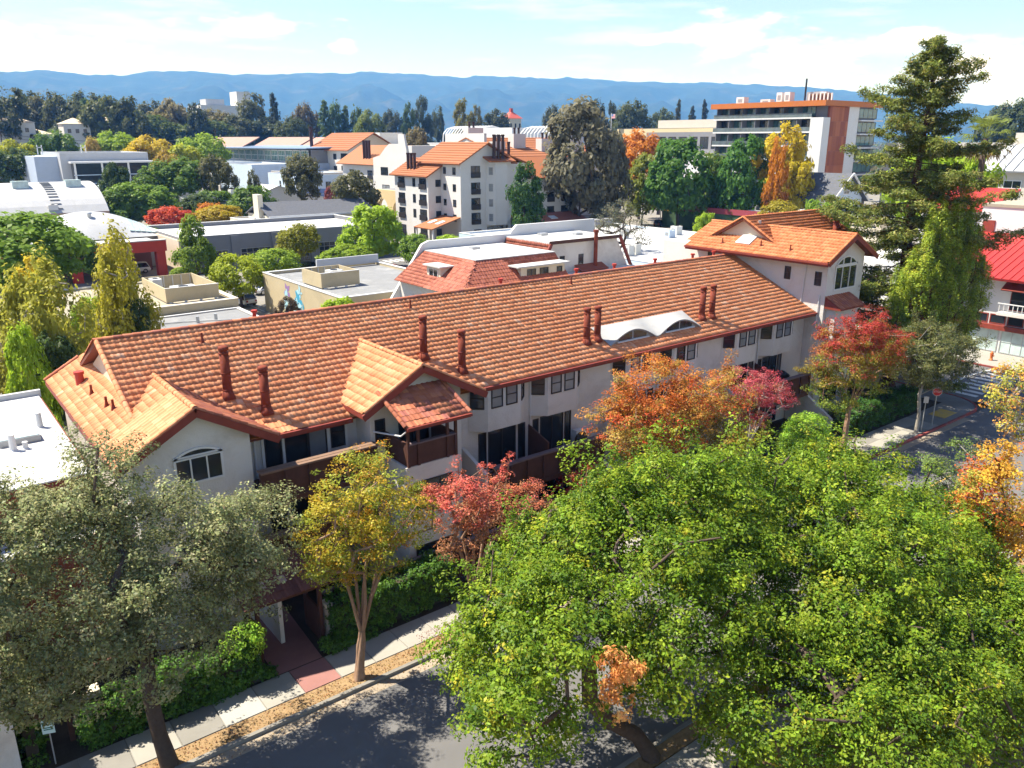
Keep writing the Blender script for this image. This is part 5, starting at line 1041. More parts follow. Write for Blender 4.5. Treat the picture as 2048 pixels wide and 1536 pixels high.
# ================================================================ buildings behind
def flat(name, label, x0, y0, x1, y1, z, wall, roofm, par=.45, pth=.25, cop=None, cat='building', base=-.2):
    t = thing(name, label, cat, ((x0+x1)/2, (y0+y1)/2, 0)); MB().box(x0, y0, base, x1, y1, z).build('wall', wall, t)
    MB().box(x0+pth, y0+pth, z, x1-pth, y1-pth, z+.05).build('roof', roofm, t)
    if par:
        mb = MB(); mb.box(x0, y0, z, x1, y0+pth, z+par); mb.box(x0, y1-pth, z, x1, y1, z+par); mb.box(x0, y0+pth, z, x0+pth, y1-pth, z+par); mb.box(x1-pth, y0+pth, z, x1, y1-pth, z+par); p = mb.build('parapet', wall, t)
        mb = MB(); e = .04; zz = z+par
        mb.box(x0-e, y0-e, zz, x1+e, y0+pth+e, zz+.08); mb.box(x0-e, y1-pth-e, zz, x1+e, y1+e, zz+.08); mb.box(x0-e, y0+pth+e, zz, x0+pth+e, y1-pth-e, zz+.08); mb.box(x1-pth-e, y0+pth+e, zz, x1+e, y1-pth-e, zz+.08); link('coping', mb.mesh('coping', cop or WHITE), p)
    return t
def wx(t, X, y, z, w, h, **k): return window(t, (X, y+w/2, z), YU, w, h, **k)      # on a wall facing -X, centred at y
def wy(t, Y, x, z, w, h, **k): return window(t, (x-w/2, Y, z), XU, w, h, **k)      # on a wall facing -Y, centred at x
def rooftop_unit(x, y, z, w, d, h, label, mat=None):
    t = thing('rooftop_unit', label, 'air conditioner', (x, y, z)); MB().box(x-w/2, y-d/2, z, x+w/2, y+d/2, z+h).build('casing', mat or ACMETAL, t)
    mb = MB(); mb.tube([(x, y, z+h), (x, y, z+h+.06)], min(w, d)*.3, 14); mb.build('fan', DARKFRAME, t)
    MB().box(x-w/2-.01, y-d*.3, z+h*.25, x-w/2+.005, y+d*.3, z+h*.75).build('louvre', GREYFRAME, t); return t
def enclosure(x0, y0, x1, y1, z, h, label, mat):
    t = thing('equipment_screen', label, 'screen', ((x0+x1)/2, (y0+y1)/2, z)); th = .12
    for n, a in (('panel', (x0, y0, z+.12, x1, y0+th, z+h)), ('panel', (x0, y1-th, z+.12, x1, y1, z+h)), ('panel', (x0, y0+th, z+.12, x0+th, y1-th, z+h)), ('panel', (x1-th, y0+th, z+.12, x1, y1-th, z+h))): MB().box(*a).build(n, mat, t)
    for k in range(6): xx = x0+.3+(x1-x0-.6)*k/5; MB().box(xx-.06, y1-th-.08, z, xx+.06, y1-th-.002, z+h-.1).build('stud', GALV, t)
    for k in range(4): xx = x0+.4+(x1-x0-.8)*k/3; MB().box(xx-.12, y0-.1, z, xx+.12, y0+.1, z+.12).build('footing', WHITE, t)
    mb = MB(); mb.box(x0-.03, y0-.03, z+h, x1+.03, y0+th+.02, z+h+.05); mb.build('cap', WHITE, t); return t
# tan shop with roof screen, low grey annex
TB = flat('tan_shop', 'low tan building with stained beige roof behind the tile ridge', 4, 83, 28.2, 100, 3.8, TAN, BEIGEROOF, .18, .5, CREAM)
enclosure(21.6, 85.2, 27.0, 94.2, 3.86, 1.55, 'tan roof screen around equipment on the beige roof', TAN)
rooftop_unit(24.6, 89.5, 3.9, 2.4, 1.8, .9, 'pale unit inside the tan screen on the beige roof'); rooftop_unit(22.6, 92.6, 3.9, 1.0, 1.6, 1.5, 'tall pale cabinet in the corner of the tan screen')
GA = flat('grey_annex', 'low building with mottled grey roof just beyond the ridge', 18.2, 73.6, 28.0, 82.6, 3.0, STUCCO2, GREYROOF, .12, .3, WHITE)
for x, y in ((22.4, 78.0), (24.2, 78.2)): MB().tube([(x, y, 3.05), (x, y, 3.7)], .16, 10).build('vent_pipe', GALV, GA)
MB().tube([(18.6, 79.6, 3.14), (21.5, 78.9, 3.14), (27.5, 76.2, 3.14)], .05, 6).build('conduit', GREYFRAME, GA)
# shop with the mural
MU = flat('mural_shop', 'tan building with a blue flower mural on its side', 35.2, 73.2, 50.5, 94, 4.3, TAN, GREYROOF, .35, .3, WHITE)
enclosure(36.6, 80.6, 41.2, 85.6, 4.35, 1.7, 'tan roof screen on the mural building', TAN); rooftop_unit(39.4, 83.2, 4.4, 1.6, 1.4, 1.5, 'pale unit showing above the roof screen')
MB().box(41.8, 93.0, 4.65, 50.4, 93.3, 5.7).build('roof_wall', LGREY, MU)
def mural():
    rng = random.Random(8); X = 35.19
    cols = [pm('mural blue', (.05, .30, .45), .7), pm('mural pale blue', (.35, .58, .66), .7), pm('mural violet', (.28, .16, .36), .7), pm('mural white', (.7, .72, .7), .7), pm('mural teal', (.08, .42, .44), .7)]
    for (cy, cz, s, m, n) in ((83.6, 2.9, 1.0, 0, 6), (84.4, 2.2, .9, 1, 6), (86.9, 3.4, .8, 2, 5), (87.3, 2.4, .9, 1, 6), (84.0, 1.2, .8, 4, 5), (85.6, 1.5, .9, 3, 5), (82.6, 1.8, .6, 0, 4), (83.2, 3.7, .7, 1, 4)):
        for k in range(n):
            a = k*2*math.pi/n+rng.uniform(-.4, .4); l = s*1.35*rng.uniform(.6, 1.2); d = (math.cos(a), math.sin(a)); q = (-d[1], d[0]); w = l*.28
            pts = [(X, cy, cz), (X, cy+d[0]*l*.5+q[0]*w, cz+d[1]*l*.5+q[1]*w), (X, cy+d[0]*l, cz+d[1]*l), (X, cy+d[0]*l*.5-q[0]*w, cz+d[1]*l*.5-q[1]*w)]
            X -= .0006
            mb = MB(); mb.add(pts, [(0, 1, 2, 3)]); mb.build('mural_petal', cols[m], MU)
mural()
# mansard house
MH = thing('mansard_house', 'building with sloped brown shingle sides and flat white roof', 'building', (52, 65, 0))
mb = MB(); b = [(39.9, 58.6, 6.4), (53.4, 58.6, 6.4), (53.4, 70.6, 6.4), (39.9, 70.6, 6.4)]; tq = [(43.6, 61.4, 9.05), (53.4, 61.4, 9.05), (53.4, 70.6, 9.05), (43.6, 70.6, 9.05)]
mb.add(b+tq, [(0, 1, 5, 4), (1, 2, 6, 5), (2, 3, 7, 6), (3, 0, 4, 7), (4, 5, 6, 7)]); mn = mb.build('mansard', DECK, MH)
MB().box(40.6, 59.4, -.2, 66.5, 70.6, 6.4).build('wall', STUCCO, MH)
Tm = Tiles(); Tm.plane([(39.9, 58.6, 6.4), (53.4, 58.6, 6.4), (53.4, 61.4, 9.05), (43.6, 61.4, 9.05)], (0, 2.8, 2.65), ex=.42, w=.34, lift=.02); Tm.plane([(39.9, 70.4, 6.4), (39.9, 58.6, 6.4), (43.6, 61.4, 9.05), (43.6, 70.4, 9.05)], (3.7, 0, 2.65), ex=.42, w=.34, lift=.02)
MB().box(43.5, 61.3, 9.06, 53.4, 70.4, 9.14).build('roof', WHITEROOF, MH)
wall_poly(MH, [(54.0, 63.4, 5.0), (66.9, 63.4, 5.0), (64.2, 63.4, 9.6), (54.6, 63.4, 9.6)], (0, 7.2, 0), STUCCO, 'tall_wall')
MB().slab([(54.2, 63.2, 9.75), (64.6, 63.2, 9.75), (64.6, 70.6, 9.75), (54.2, 70.6, 9.75)], .15).build('roof', WHITEROOF, MH)
MB().beam((54.2, 63.12, 9.72), (64.7, 63.12, 9.72), .1, .35).build('fascia', BROWNWOOD, MH); MB().beam((52.3, 63.1, 6.0), (54.4, 63.1, 9.6), .25, .35).build('rake_board', FASCIA, MH); MB().beam((67.1, 63.1, 5.0), (64.5, 63.1, 9.7), .2, .35).build('rake_board', FASCIA, MH)
mb = MB(); mb.prism([(52.4, 63.3, 6.0), (52.4, 70.6, 6.0), (54.3, 70.6, 9.7), (54.3, 63.3, 9.7)], (.2, 0, 0)); mb.build('side_slope', DECK, MH); Tm.plane([(52.35, 70.4, 6.0), (52.35, 63.2, 6.0), (54.25, 63.2, 9.65), (54.25, 70.4, 9.65)], (1.9, 0, 3.65), ex=.42, w=.34, lift=.02)
Tm.build(mn, 300, TILEB, 'shingle', 'roof_shingles')
wall_poly(MH, [(39.2, 70.6, 4.0), (68.5, 70.6, 4.0), (67.6, 70.6, 10.9), (55.8, 70.6, 10.9), (54.8, 70.6, 10.0), (44.2, 70.6, 10.0), (43.4, 70.6, 9.7)], (0, .35, 0), WHITE, 'party_wall')
MB().box(41.2, 63.9, 6.9, 43.4, 66.3, 8.3).build('dormer', CREAM, MH); MB().box(40.9, 63.6, 8.3, 44.0, 66.6, 8.42).build('dormer_roof', WHITEROOF, MH); wx(MH, 41.2, 65.1, 7.1, 1.6, 1.0, style='slide', frame=WHITEFRAME)
MB().box(47.6, 59.6, 6.6, 53.2, 61.6, 8.3).build('dormer', CREAM, MH); MB().box(46.8, 59.0, 8.3, 53.4, 61.9, 8.42).build('dormer_roof', WHITEROOF, MH)
for x in (48.9, 50.5): wy(MH, 59.6, x, 7.0, 1.1, 1.0, style='slide')
wy(MH, 59.6, 52.5, 7.3, .7, .65, style='fixed'); wy(MH, 63.4, 56.2, 6.9, .7, 1.3); wy(MH, 63.4, 58.9, 6.9, .7, 1.3)
mb = MB(); mb.tube([(60.6, 62.9, 4), (60.6, 62.9, 10.4), (60.6, 62.9, 10.42), (60.6, 62.9, 10.7)], [.22, .22, .3, .3], 12); mb.build('flue_pipe', PIPE, MH)
MB().slab([(58, 62.2, 6.6), (62, 62.2, 6.6), (62, 63.38, 7.1), (58, 63.38, 7.1)], .15).build('canopy', TILEB, MH)
for x, y in ((47.5, 67.5), (57.6, 68.5), (61.0, 66.5)): MB().box(x, y, 9.14 if x < 54 else 9.76, x+1.0, y+.7, (9.14 if x < 54 else 9.76)+.25).build('roof_hatch', GALV, MH)
# pale blue walled white roof building on the right
WB = flat('white_roof_block', 'wide low building with white roof and pale blue wall', 80.2, 72.5, 114, 118, 3.9, LBLUE, WHITEROOF, .3, .4, WHITE)
for i, (x, y, w, d, h, m) in enumerate(((99, 96, 1.2, 1.2, 1.6, ACMETAL), (110, 113, 5, 2.2, 1.3, GREYWALL), (106, 92, 1.5, 1.2, 1.2, LBLUE), (110, 94, 1.5, 1.4, 1.5, ACMETAL), (103, 112, 1.4, 1.2, 1.3, ACMETAL), (84.2, 80.5, 1.1, 1.0, 1.5, ACMETAL), (86.0, 80.8, 1.1, 1.0, 1.5, ACMETAL))):
    rooftop_unit(x, y, 3.98, w, d, h, ['white cube unit in the middle of the wide white roof', 'long dark grey unit at the back of the white roof', 'pale blue unit at the right of the white roof', 'white rounded unit at the right of the white roof', 'white unit beside the long dark one', 'left of two white units at the near edge of the white roof', 'right of two white units at the near edge of the white roof'][i], m)
for k in range(14): MB().box(80.14, 76+k*3.0, .2, 80.19, 76.08+k*3.0, 3.8).build('panel_joint', LGREY, WB)
MBd = flat('tan_garage', 'small tan shed roof behind the condominium ridge', 68.5-5, 52, 66.2, 66, 3.6, TAN, BEIGEROOF, .2, .2)
# maroon banded restaurant with planted wall
MR = flat('maroon_restaurant', 'low restaurant with maroon band and roof planters', 148, 92, 172, 131, 4.6, pm('ivy wall', (.045, .085, .04), .9, .5, .6, .5, 4), GREYROOF, .2, .3, MAROON)
MB().box(147.8, 91.8, 4.1, 147.98, 131.2, 5.3).build('band', MAROON, MR); MB().box(147.7, 128.5, 3.8, 147.79, 131.3, 5.6).build('corner_panel', pm('ochre', (.55, .30, .04), .7), MR)
for k in range(9): rooftop_unit(154+(k % 3)*2.2, 98+k*3.4, 4.7, 1.5, 1.4, 1.2+.3*(k % 2), 'roof unit on the maroon restaurant, %s from its near end' % ['first', 'second', 'third', 'fourth', 'fifth', 'sixth', 'seventh', 'eighth', 'last'][k], [ACMETAL, GALV, GREYWALL][k % 3])
for k in range(8): t_ = MB().box(163, 96+k*4.2, 4.66, 163.3, 99.8+k*4.2, 6.3).build('screen_panel', BEIGE, MR)
# grey showroom with gridded glazing
GS_ = flat('grey_showroom', 'long grey showroom with gridded windows and white roof', 35.6, 128.0, 72, 150, 4.9, GREYWALL, WHITEROOF, .7, .4, WHITE)
MB().box(35.3, 128.05, -.2, 35.58, 150, 5.2).build('side_wall', STUCCO2, GS_)
for i, x in enumerate((36.6, 43.9, 50.6, 57.2, 63.9, 70.8)): MB().box(x-.65, 127.7, -.1, x+.65, 127.98, 5.45).build('pilaster', GREYWALL, GS_)
for i, x in enumerate((40.2, 47.2, 53.9, 60.6, 67.3)): wy(GS_, 128.0, x, .3, 5.0, 3.0, style='grid', cols=5, rows=4, frame=GREYFRAME, ft=.1, glass=GLASS)
# red canopied centre with barrel roof
RC = thing('red_centre', 'red fronted building with white lettering and deep canopy', 'building', (22, 134, 0))
MB().box(4, 136.5, -.2, 33.2, 150, 4.3).build('wall', pm('plum wall', (.16, .07, .07), .8), RC); MB().box(3.5, 129.0, 4.35, 33.6, 151, 4.75).build('roof', WHITEROOF, RC); MB().box(3.4, 128.8, 3.75, 33.7, 128.98, 5.35).build('fascia', REDWALL, RC); MB().box(3.4, 128.7, 5.35, 33.75, 129.6, 5.5).build('coping', WHITEROOF, RC)
for x in (32.2, 20.5, 8.5): MB().box(x, 129.1, -.2, x+1.3, 130.4, 4.35).build('pillar', REDWALL, RC)
text_part(RC, 'CENTER', 1.25, Vector((26.6, 128.78, 4.6)), sign_rot(XU), WHITE)
MB().box(3.4, 150.9, 4.3, 34, 152, 6).build('back_wall', WHITE, RC)
def barrel(name, label, x0, x1, y0, y1, zb, rise, wall, parts=()):
    t = thing(name, label, 'building', ((x0+x1)/2, (y0+y1)/2, 0)); MB().box(x0, y0, -.2, x1, y1, zb).build('wall', wall, t)
    return t
BN = barrel('barrel_roof_hall', 'white curved roof with green glass skylights behind the red front', 17.5, 36.2, 140.5, 158, 4.9, 3.6, WHITE)
def vault(t, x0, x1, y0, y1, zb, rise, mat, axis='y', n=20):
    mb = MB(); V = []; c = (x0+x1)/2 if axis == 'y' else (y0+y1)/2; hw = ((x1-x0) if axis == 'y' else (y1-y0))/2
    for i in range(n+1):
        a = -1+2*i/n; z = zb+rise*math.sqrt(max(0, 1-(a*.86)**2))-rise*.51*0
        z = zb+rise*(math.sqrt(1-(a*.86)**2)-math.sqrt(1-.86**2))/(1-math.sqrt(1-.86**2))
        V += [(c+a*hw, y0, z), (c+a*hw, y1, z)] if axis == 'y' else [(x0, c+a*hw, z), (x1, c+a*hw, z)]
    F = [(2*i, 2*i+1, 2*i+3, 2*i+2) for i in range(n)]; mb.add(V, F); mb.add([v for v in V[::2]]+[((V[0]), ) and V[0]], [tuple(range(n+1))]); mb.add(V[1::2], [tuple(range(n+1))])
    o = mb.build('vault', mat, t, False); return o
def vz(a, zb, rise): return zb+rise*(math.sqrt(1-(a*.86)**2)-math.sqrt(1-.86**2))/(1-math.sqrt(1-.86**2))
def dome(t, x0, x1, y0, y1, zb, rise, mat, nx=22, ny=12):
    V = []; f = lambda u, v: zb+rise*(1-(u*.98)**2)*(1-abs(v)**2.2)
    for j in range(ny+1):
        for i in range(nx+1): u = -1+2*i/nx; v = -1+2*j/ny; V.append(((x0+x1)/2+u*(x1-x0)/2, (y0+y1)/2+v*(y1-y0)/2, f(u, v)))
    mb = MB(); mb.add(V, [(j*(nx+1)+i, j*(nx+1)+i+1, (j+1)*(nx+1)+i+1, (j+1)*(nx+1)+i) for j in range(ny) for i in range(nx)]); mb.build('curved_roof', mat, t, True); return f
fd = dome(BN, 17.0, 36.6, 139.5, 157, 4.95, 3.7, METALROOF)
for s_ in (-1, 1):
    for k in range(5):
        u0 = s_*(.48+.085*k); u1 = s_*(.48+.085*k+.075); va, vb = -.86, -.34; pt = lambda u, v: (26.8+u*9.8, 148.25+v*8.75, fd(u, v)+.12)
        mb = MB(); mb.prism([pt(u0, va), pt(u1, va), pt(u1, vb), pt(u0, vb)], (0, 0, .08)); mb.build('skylight_pane', GLASSL, BN)
MB().tube([(26.6, 144.5, 7.4), (26.6, 144.5, 8.6), (26.6, 144.5, 8.61), (26.6, 144.5, 8.8)], [.3, .3, .5, .4], 12).build('roof_vent', GALV, BN)
BF = barrel('barrel_roof_hall', 'long white curved roof with a ribbed strip at the left edge', -22, 39, 190, 222, 5.4, 5, pm('dusky wall', (.34, .24, .20), .85)); vault(BF, -22, 39, 190, 222, 5.4, 5.6, METALROOF, 'x')
for x, y in ((23.0, 200), (33, 200)): MB().box(x, y-1.0, 9.6, x+3.0, y+1.6, 11.6).build('skylight', GLASSL, BF)
for k in range(12): a = -.95+.07*k; MB().box(28.6, 206+a*16, vz(a, 5.4, 5.6)+.02, 30.4, 206+a*16+.45, vz(a, 5.4, 5.6)+.22).build('roof_rib', GREYROOF, BF)
rooftop_unit(28.6, 191.0, 6.0, 1.8, 1.2, 1.1, 'small unit at the foot of the long curved roof', WHITE)
# cream building with slate roof
CS = thing('cream_hall', 'cream hall with dark slate roof and paired white windows', 'building', (68, 156, 0)); MB().box(58.8, 150.5, -.2, 81, 162, 5.9).build('wall', CREAM, CS)
mb = MB(); mb.slab([(58.4, 150.0, 5.85), (81.4, 150.0, 5.85), (81.4, 156, 8.2), (58.4, 156, 8.2)], .2); mb.slab([(58.4, 156, 8.2), (81.4, 156, 8.2), (81.4, 162.4, 5.85), (58.4, 162.4, 5.85)], .2); mb.build('roof', DARKROOF, CS)
MB().beam((58.4, 149.95, 5.8), (81.4, 149.95, 5.8), .1, .3).build('gutter', WHITE, CS); MB().box(58.0, 154, 0, 59.0, 156.5, 9.8).build('chimney', CREAM, CS)
for k in range(8): wy(CS, 150.5, 60.6+k*1.35+(k//2)*1.1, 4.0, 1.05, 1.6, style='grid', cols=2, rows=3, frame=WHITEFRAME, glass=GLASSB, ft=.08)
flat('cream_porch', 'small flat cream porch left of the slate roofed hall', 54.4, 150.2, 58.2, 160, 5.0, CREAM, WHITEROOF, .25, .2)
# ---------------------------------------------------------------- the apartment complex
APT = pm('apartment stucco', (.57, .555, .53), .85, .05, .4, .1, 6, .2); APTS = APT
def tiled_gable(t, x0, x1, y0, y1, ze, zr, axis='y', ov=.9, mat=None, name='roof', th=.25):
    """gable roof; axis = direction of the ridge"""
    mb = MB(); cx = (x0+x1)/2; cy = (y0+y1)/2
    if axis == 'y':
        a, b = x0-ov, x1+ov; s = (zr-ze)/(cx-x0); za = ze-s*ov; y0, y1 = y0-ov, y1+ov
        mb.slab([(a, y0, za), (cx, y0, zr), (cx, y1, zr), (a, y1, za)], th); mb.slab([(cx, y0, zr), (b, y0, za), (b, y1, za), (cx, y1, zr)], th)
    else:
        a, b = y0-ov, y1+ov; s = (zr-ze)/(cy-y0); za = ze-s*ov; x0, x1 = x0-ov, x1+ov
        mb.slab([(x0, a, za), (x1, a, za), (x1, cy, zr), (x0, cy, zr)], th); mb.slab([(x0, cy, zr), (x1, cy, zr), (x1, b, za), (x0, b, za)], th)
    o = mb.build(name, mat or TILEF, t)
    # courses: thin raised strips give the roof its lines
    c = MB(); n = 9
    if axis == 'y':
        for k in range(n):
            f = (k+.3)/n; xx = (x0-ov)+((cx)-(x0-ov))*f; zz = za+(zr-za)*f; c.beam((xx, y0, zz+.05), (xx, y1, zz+.05), .10, .10)
    else:
        for k in range(n):
            f = (k+.3)/n; yy = (y0-ov)+((cy)-(y0-ov))*f; zz = za+(zr-za)*f; c.beam((x0, yy, zz+.05), (x1, yy, zz+.05), .10, .10)
    link('tile_courses', c.mesh('tile_courses', mat or TILEF), o, 'stuff'); return o
def gable_face(t, axis, a0, a1, at_, ze, zr, mat, th=.3, name='gable_wall'):
    c = (a0+a1)/2
    if axis == '-y': wall_poly(t, [(a0, at_, ze), (a1, at_, ze), (c, at_, zr-.3)], (0, th, 0), mat, name)
    else: wall_poly(t, [(at_, a0, ze), (at_, a1, ze), (at_, c, zr-.3)], (th, 0, 0), mat, name)
def balcony_x(t, X, y, z, w=2.6, h=2.1):
    o = window(t, (X, y+w/2, z), YU, w, h, 'slide', DARKFRAME, GLASS, .1, .05, name='balcony_door'); link('railing', MB().box(X-.25, y-w/2, z-.1, X-.12, y+w/2, z+.95).mesh('railing', DARKFRAME), o)
def balcony_y(t, Y, x, z, w=2.6, h=2.1):
    o = window(t, (x-w/2, Y, z), XU, w, h, 'slide', DARKFRAME, GLASS, .1, .05, name='balcony_door'); link('railing', MB().box(x-w/2, Y-.25, z-.1, x+w/2, Y-.12, z+.95).mesh('railing', DARKFRAME), o)
def stacks(t, pts, z0, z1, r=.32):
    for x, y in pts: mb = MB(); mb.tube([(x, y, z0), (x, y, z1), (x, y, z1+.01), (x, y, z1+.35)], [r, r, r*1.2, r*1.2], 10); mb.build('flue_pipe', pm('soot brown flue', (.05, .025, .022), .6) if 'soot brown flue' not in bpy.data.materials else bpy.data.materials['soot brown flue'], t)
A1 = thing('apartment_block', 'five storey white apartment tower with bay window and triple flues', 'building', (97, 140, 0))
MB().box(91, 133, -.2, 103.5, 148, 16).build('wall', APT, A1); gable_face(A1, '-y', 91, 103.5, 133, 16, 19.4, APT); tiled_gable(A1, 91, 103.5, 133, 148, 16, 19.5, 'y', 1.0)
MB().box(103.5, 134.5, -.2, 108.5, 147, 15.4).build('side_wall', APT, A1); mb = MB(); mb.slab([(97, 134, 19.3), (109.4, 134, 15.2), (109.4, 147.5, 15.2), (97, 147.5, 19.3)], .25); mb.build('side_roof', TILEF, A1)
mb = MB(); mb.prism([(97.2, 133, 3.4), (98.2, 131.2, 3.4), (101.2, 131.2, 3.4), (102.2, 133, 3.4)], (0, 0, 12.4)); mb.build('bay', APT, A1); MB().slab([(96.4, 130.6, 15.9), (103, 130.6, 15.9), (103, 133, 16.8), (96.4, 133, 16.8)], .25).build('bay_roof', TILEF, A1)
stacks(A1, ((98.4, 131.9), (99.5, 131.9), (100.6, 131.9)), 15.5, 20.6); stacks(A1, ((106, 137),), 15.5, 19.2)
for k, z in enumerate((3.7, 6.6, 9.6, 12.8)):
    balcony_y(A1, 133, 94.6, z, 2.2, 2.2); wx(A1, 91, 135.2, z+.5, 1.1, 1.4, style='hung'); balcony_x(A1, 91, 142.5, z, 2.2, 2.1); wx(A1, 91, 138.6, z+.6, 1.0, 1.3, style='hung')
    d = Vector((1, -1.8, 0)).normalized(); window(A1, (97.5, 132.46, z+.4), d, .9, 1.5, 'hung', GREYFRAME, GLASSB); window(A1, (101.55, 131.83, z+.4), Vector((1, 1.8, 0)), .9, 1.5, 'hung', GREYFRAME, GLASSB)
wy(A1, 133, 95.0, .6, 1.8, 2.0, style='slide'); wy(A1, 133, 100, .4, 5.2, 2.6, style='grid', cols=4, rows=1)
A2 = thing('apartment_block', 'four storey white apartment wing left of the tower', 'building', (95, 146, 0)); MB().box(88, 140.2, -.2, 98, 153.4, 13.4).build('wall', APT, A2); gable_face(A2, '-y', 88, 98, 140.2, 13.4, 16.2, APT); tiled_gable(A2, 88, 98, 140.2, 153.4, 13.4, 16.3, 'y', .9)
stacks(A2, ((89.3, 147.2), (89.3, 148.5), (89.3, 149.8)), 13.4, 17.0)
for z in (.6, 4.2, 7.2, 10.4):
    for y in (142.2, 145.6, 150.6): (balcony_x if y != 145.6 else (lambda t, X, yy, zz: wx(t, X, yy, zz+.3, 1.1, 1.7)))(A2, 88, y, z)
    wy(A2, 140.2, 92.4-2.0, z+.4, 1.3, 1.4)
PR = thing('arcade_roof', 'low red porch roof with two skylights beside the tower', 'porch', (88, 136, 0)); mb = MB(); mb.slab([(84.2, 133.2, 3.3), (84.2, 140, 3.3)][::-1]+[(91, 133.2, 5.2), (91, 140, 5.2)], .2); mb.build('roof', TILEF, PR)
for y in (134.6, 137.4): MB().slab([(86.4, y+1.0, 4.05), (86.4, y-.2, 4.05), (88.2, y-.2, 4.55), (88.2, y+1.0, 4.55)], .12).build('skylight', WHITE, PR)
for y in (133.6, 139.6): MB().box(84.6, y, -.1, 84.9, y+.3, 3.3).build('post', WHITE, PR)
PR2 = thing('arcade_roof', 'long dark red porch roof with skylights right of the tower', 'porch', (108, 130, 0)); mb = MB(); mb.slab([(103.6, 128.6, 3.2), (122, 128.6, 3.2), (122, 134, 5.0), (103.6, 134, 5.0)], .2); mb.build('roof', TILEB, PR2); MB().box(103.8, 131.0, -.1, 121.6, 134, 3.4).build('wall', BLUEGREY, PR2)
for x in (108, 112.5): MB().slab([(x, 130.4, 3.95), (x+1.8, 130.4, 3.95), (x+1.8, 131.8, 4.42), (x, 131.8, 4.42)], .12).build('skylight', WHITE, PR2)
for x in (104, 109, 114, 119): MB().box(x, 129.0, -.1, x+.3, 129.3, 3.2).build('post', WHITE, PR2); 
for x in (106.5, 111.6, 116.5): wy(PR2, 131.0, x, .5, 2.6, 1.9, style='slide')
A3 = thing('apartment_block', 'white apartment wing half hidden behind the dark street tree', 'building', (115, 140, 0)); MB().box(108.6, 133.8, -.2, 121, 147, 12.6).build('wall', APT, A3); mb = MB(); mb.slab([(108, 132.8, 12.3), (122, 132.8, 12.3), (122, 141, 16.4), (108, 141, 16.4)], .25); mb.slab([(108, 141, 16.4), (122, 141, 16.4), (122, 148, 12.6), (108, 148, 12.6)], .25); mb.build('roof', TILEF, A3); stacks(A3, ((117.2, 134.8), (118.4, 134.8), (119.6, 134.8)), 12.6, 17.4)
for z in (4.2, 7.2, 10.0):
    for x in (111, 115, 119): balcony_y(A3, 133.8, x, z, 2.0, 2.0)
A4 = thing('apartment_block', 'leftmost white apartment wing under a wide rust gable', 'building', (133, 262, 0)); MB().box(125, 247, -.2, 143, 276, 17.2).build('wall', APT, A4); gable_face(A4, '-y', 125, 143, 247, 17.2, 22, STUCCO2); tiled_gable(A4, 125, 143, 247, 276, 17.2, 22.2, 'y', 1.2)
for z in (1.2, 5.0, 9.0, 13.0):
    for y in (250.5, 257.5, 268): (balcony_x if y != 257.5 else (lambda t, X, yy, zz: wx(t, X, yy, zz+.5, 2.4, 1.9)))(A4, 125, y, z) if y == 257.5 else balcony_x(A4, 125, y, z, 5.0, 2.6)
stacks(A4, ((126, 277.5),), 12, 24, .6)
A5 = thing('apartment_block', 'white apartment wing with lower rust roof and paired flues', 'building', (118, 212, 0)); MB().box(112, 198, -.2, 126, 226, 13.4).build('wall', APT, A5); mb = MB(); mb.slab([(110.8, 197, 13.2), (119.5, 197, 18.4), (119.5, 228, 18.4), (110.8, 228, 13.2)][0:4], .25); mb.build('roof', TILEF, A5); stacks(A5, ((113.5, 211.6), (113.5, 213.2), (113.5, 214.8)), 13.4, 19.4, .4)
for z in (1.2, 5.0, 9.2):
    for y in (201, 209, 220): balcony_x(A5, 112, y, z, 3.0, 2.4)
A6 = thing('stepped_gable_block', 'white apartment front with a curved stepped parapet', 'building', (102, 178, 0)); MB().box(100, 168.5, -.2, 112, 184, 14).build('wall', APT, A6)
wall_poly(A6, [(99.9, 184.5, -.2), (99.9, 184.5, 15.6), (99.9, 181, 16.2), (99.9, 178.2, 18.0), (99.9, 176.2, 19.0), (99.9, 171.8, 19.0), (99.9, 171.8, 21.2), (99.9, 169.2, 21.2), (99.9, 168.2, 17.6), (99.9, 168.2, -.2)], (.5, 0, 0), APT, 'parapet_front'); wx(A6, 99.9, 179, 11.6, 3.6, 1.9, style='slide'); wx(A6, 99.9, 178.6, 7.4, 3.6, 1.9, style='slide', glass=GLASSB); MB().box(100.4, 166.5, 13.5, 110, 171, 18.6).build('stair_tower', APT, A6)
AP = thing('arched_portal', 'cream arched entrance portal in the apartment court', 'portal', (93, 160, 0))
def arch_wall(t, X, y0, y1, zt, ow, oh, mat, th=.8):
    c = (y0+y1)/2; n = 10; pts = [(X, y0, -.1), (X, y0, zt), (X, y1, zt), (X, y1, -.1), (X, c+ow/2, -.1)]+[(X, c+ow/2*math.cos(a), oh-ow/2+ow/2*math.sin(a)) for a in np.linspace(0, math.pi, n)]+[(X, c-ow/2, -.1)]
    wall_poly(t, pts, (th, 0, 0), mat, 'arch_wall')
SANDY = pm('portal sand', (.56, .43, .23), .85, .06, .5)
arch_wall(AP, 92, 156.5, 163.0, 9.0, 4.0, 6.6, SANDY); arch_wall(AP, 92, 163.0, 169.5, 9.0, 4.4, 7.0, SANDY); MB().box(92.8, 156.6, 8.6, 99.6, 169.4, 9.0).build('canopy', GREYROOF, AP)
A7 = thing('apartment_block', 'rear white apartment roofs with stepped white chimneys', 'building', (140, 175, 0)); MB().box(126, 165, -.2, 160, 195, 16.0).build('wall', APT, A7); tiled_gable(A7, 126, 160, 165, 195, 16.0, 20.5, 'x', 1.0)
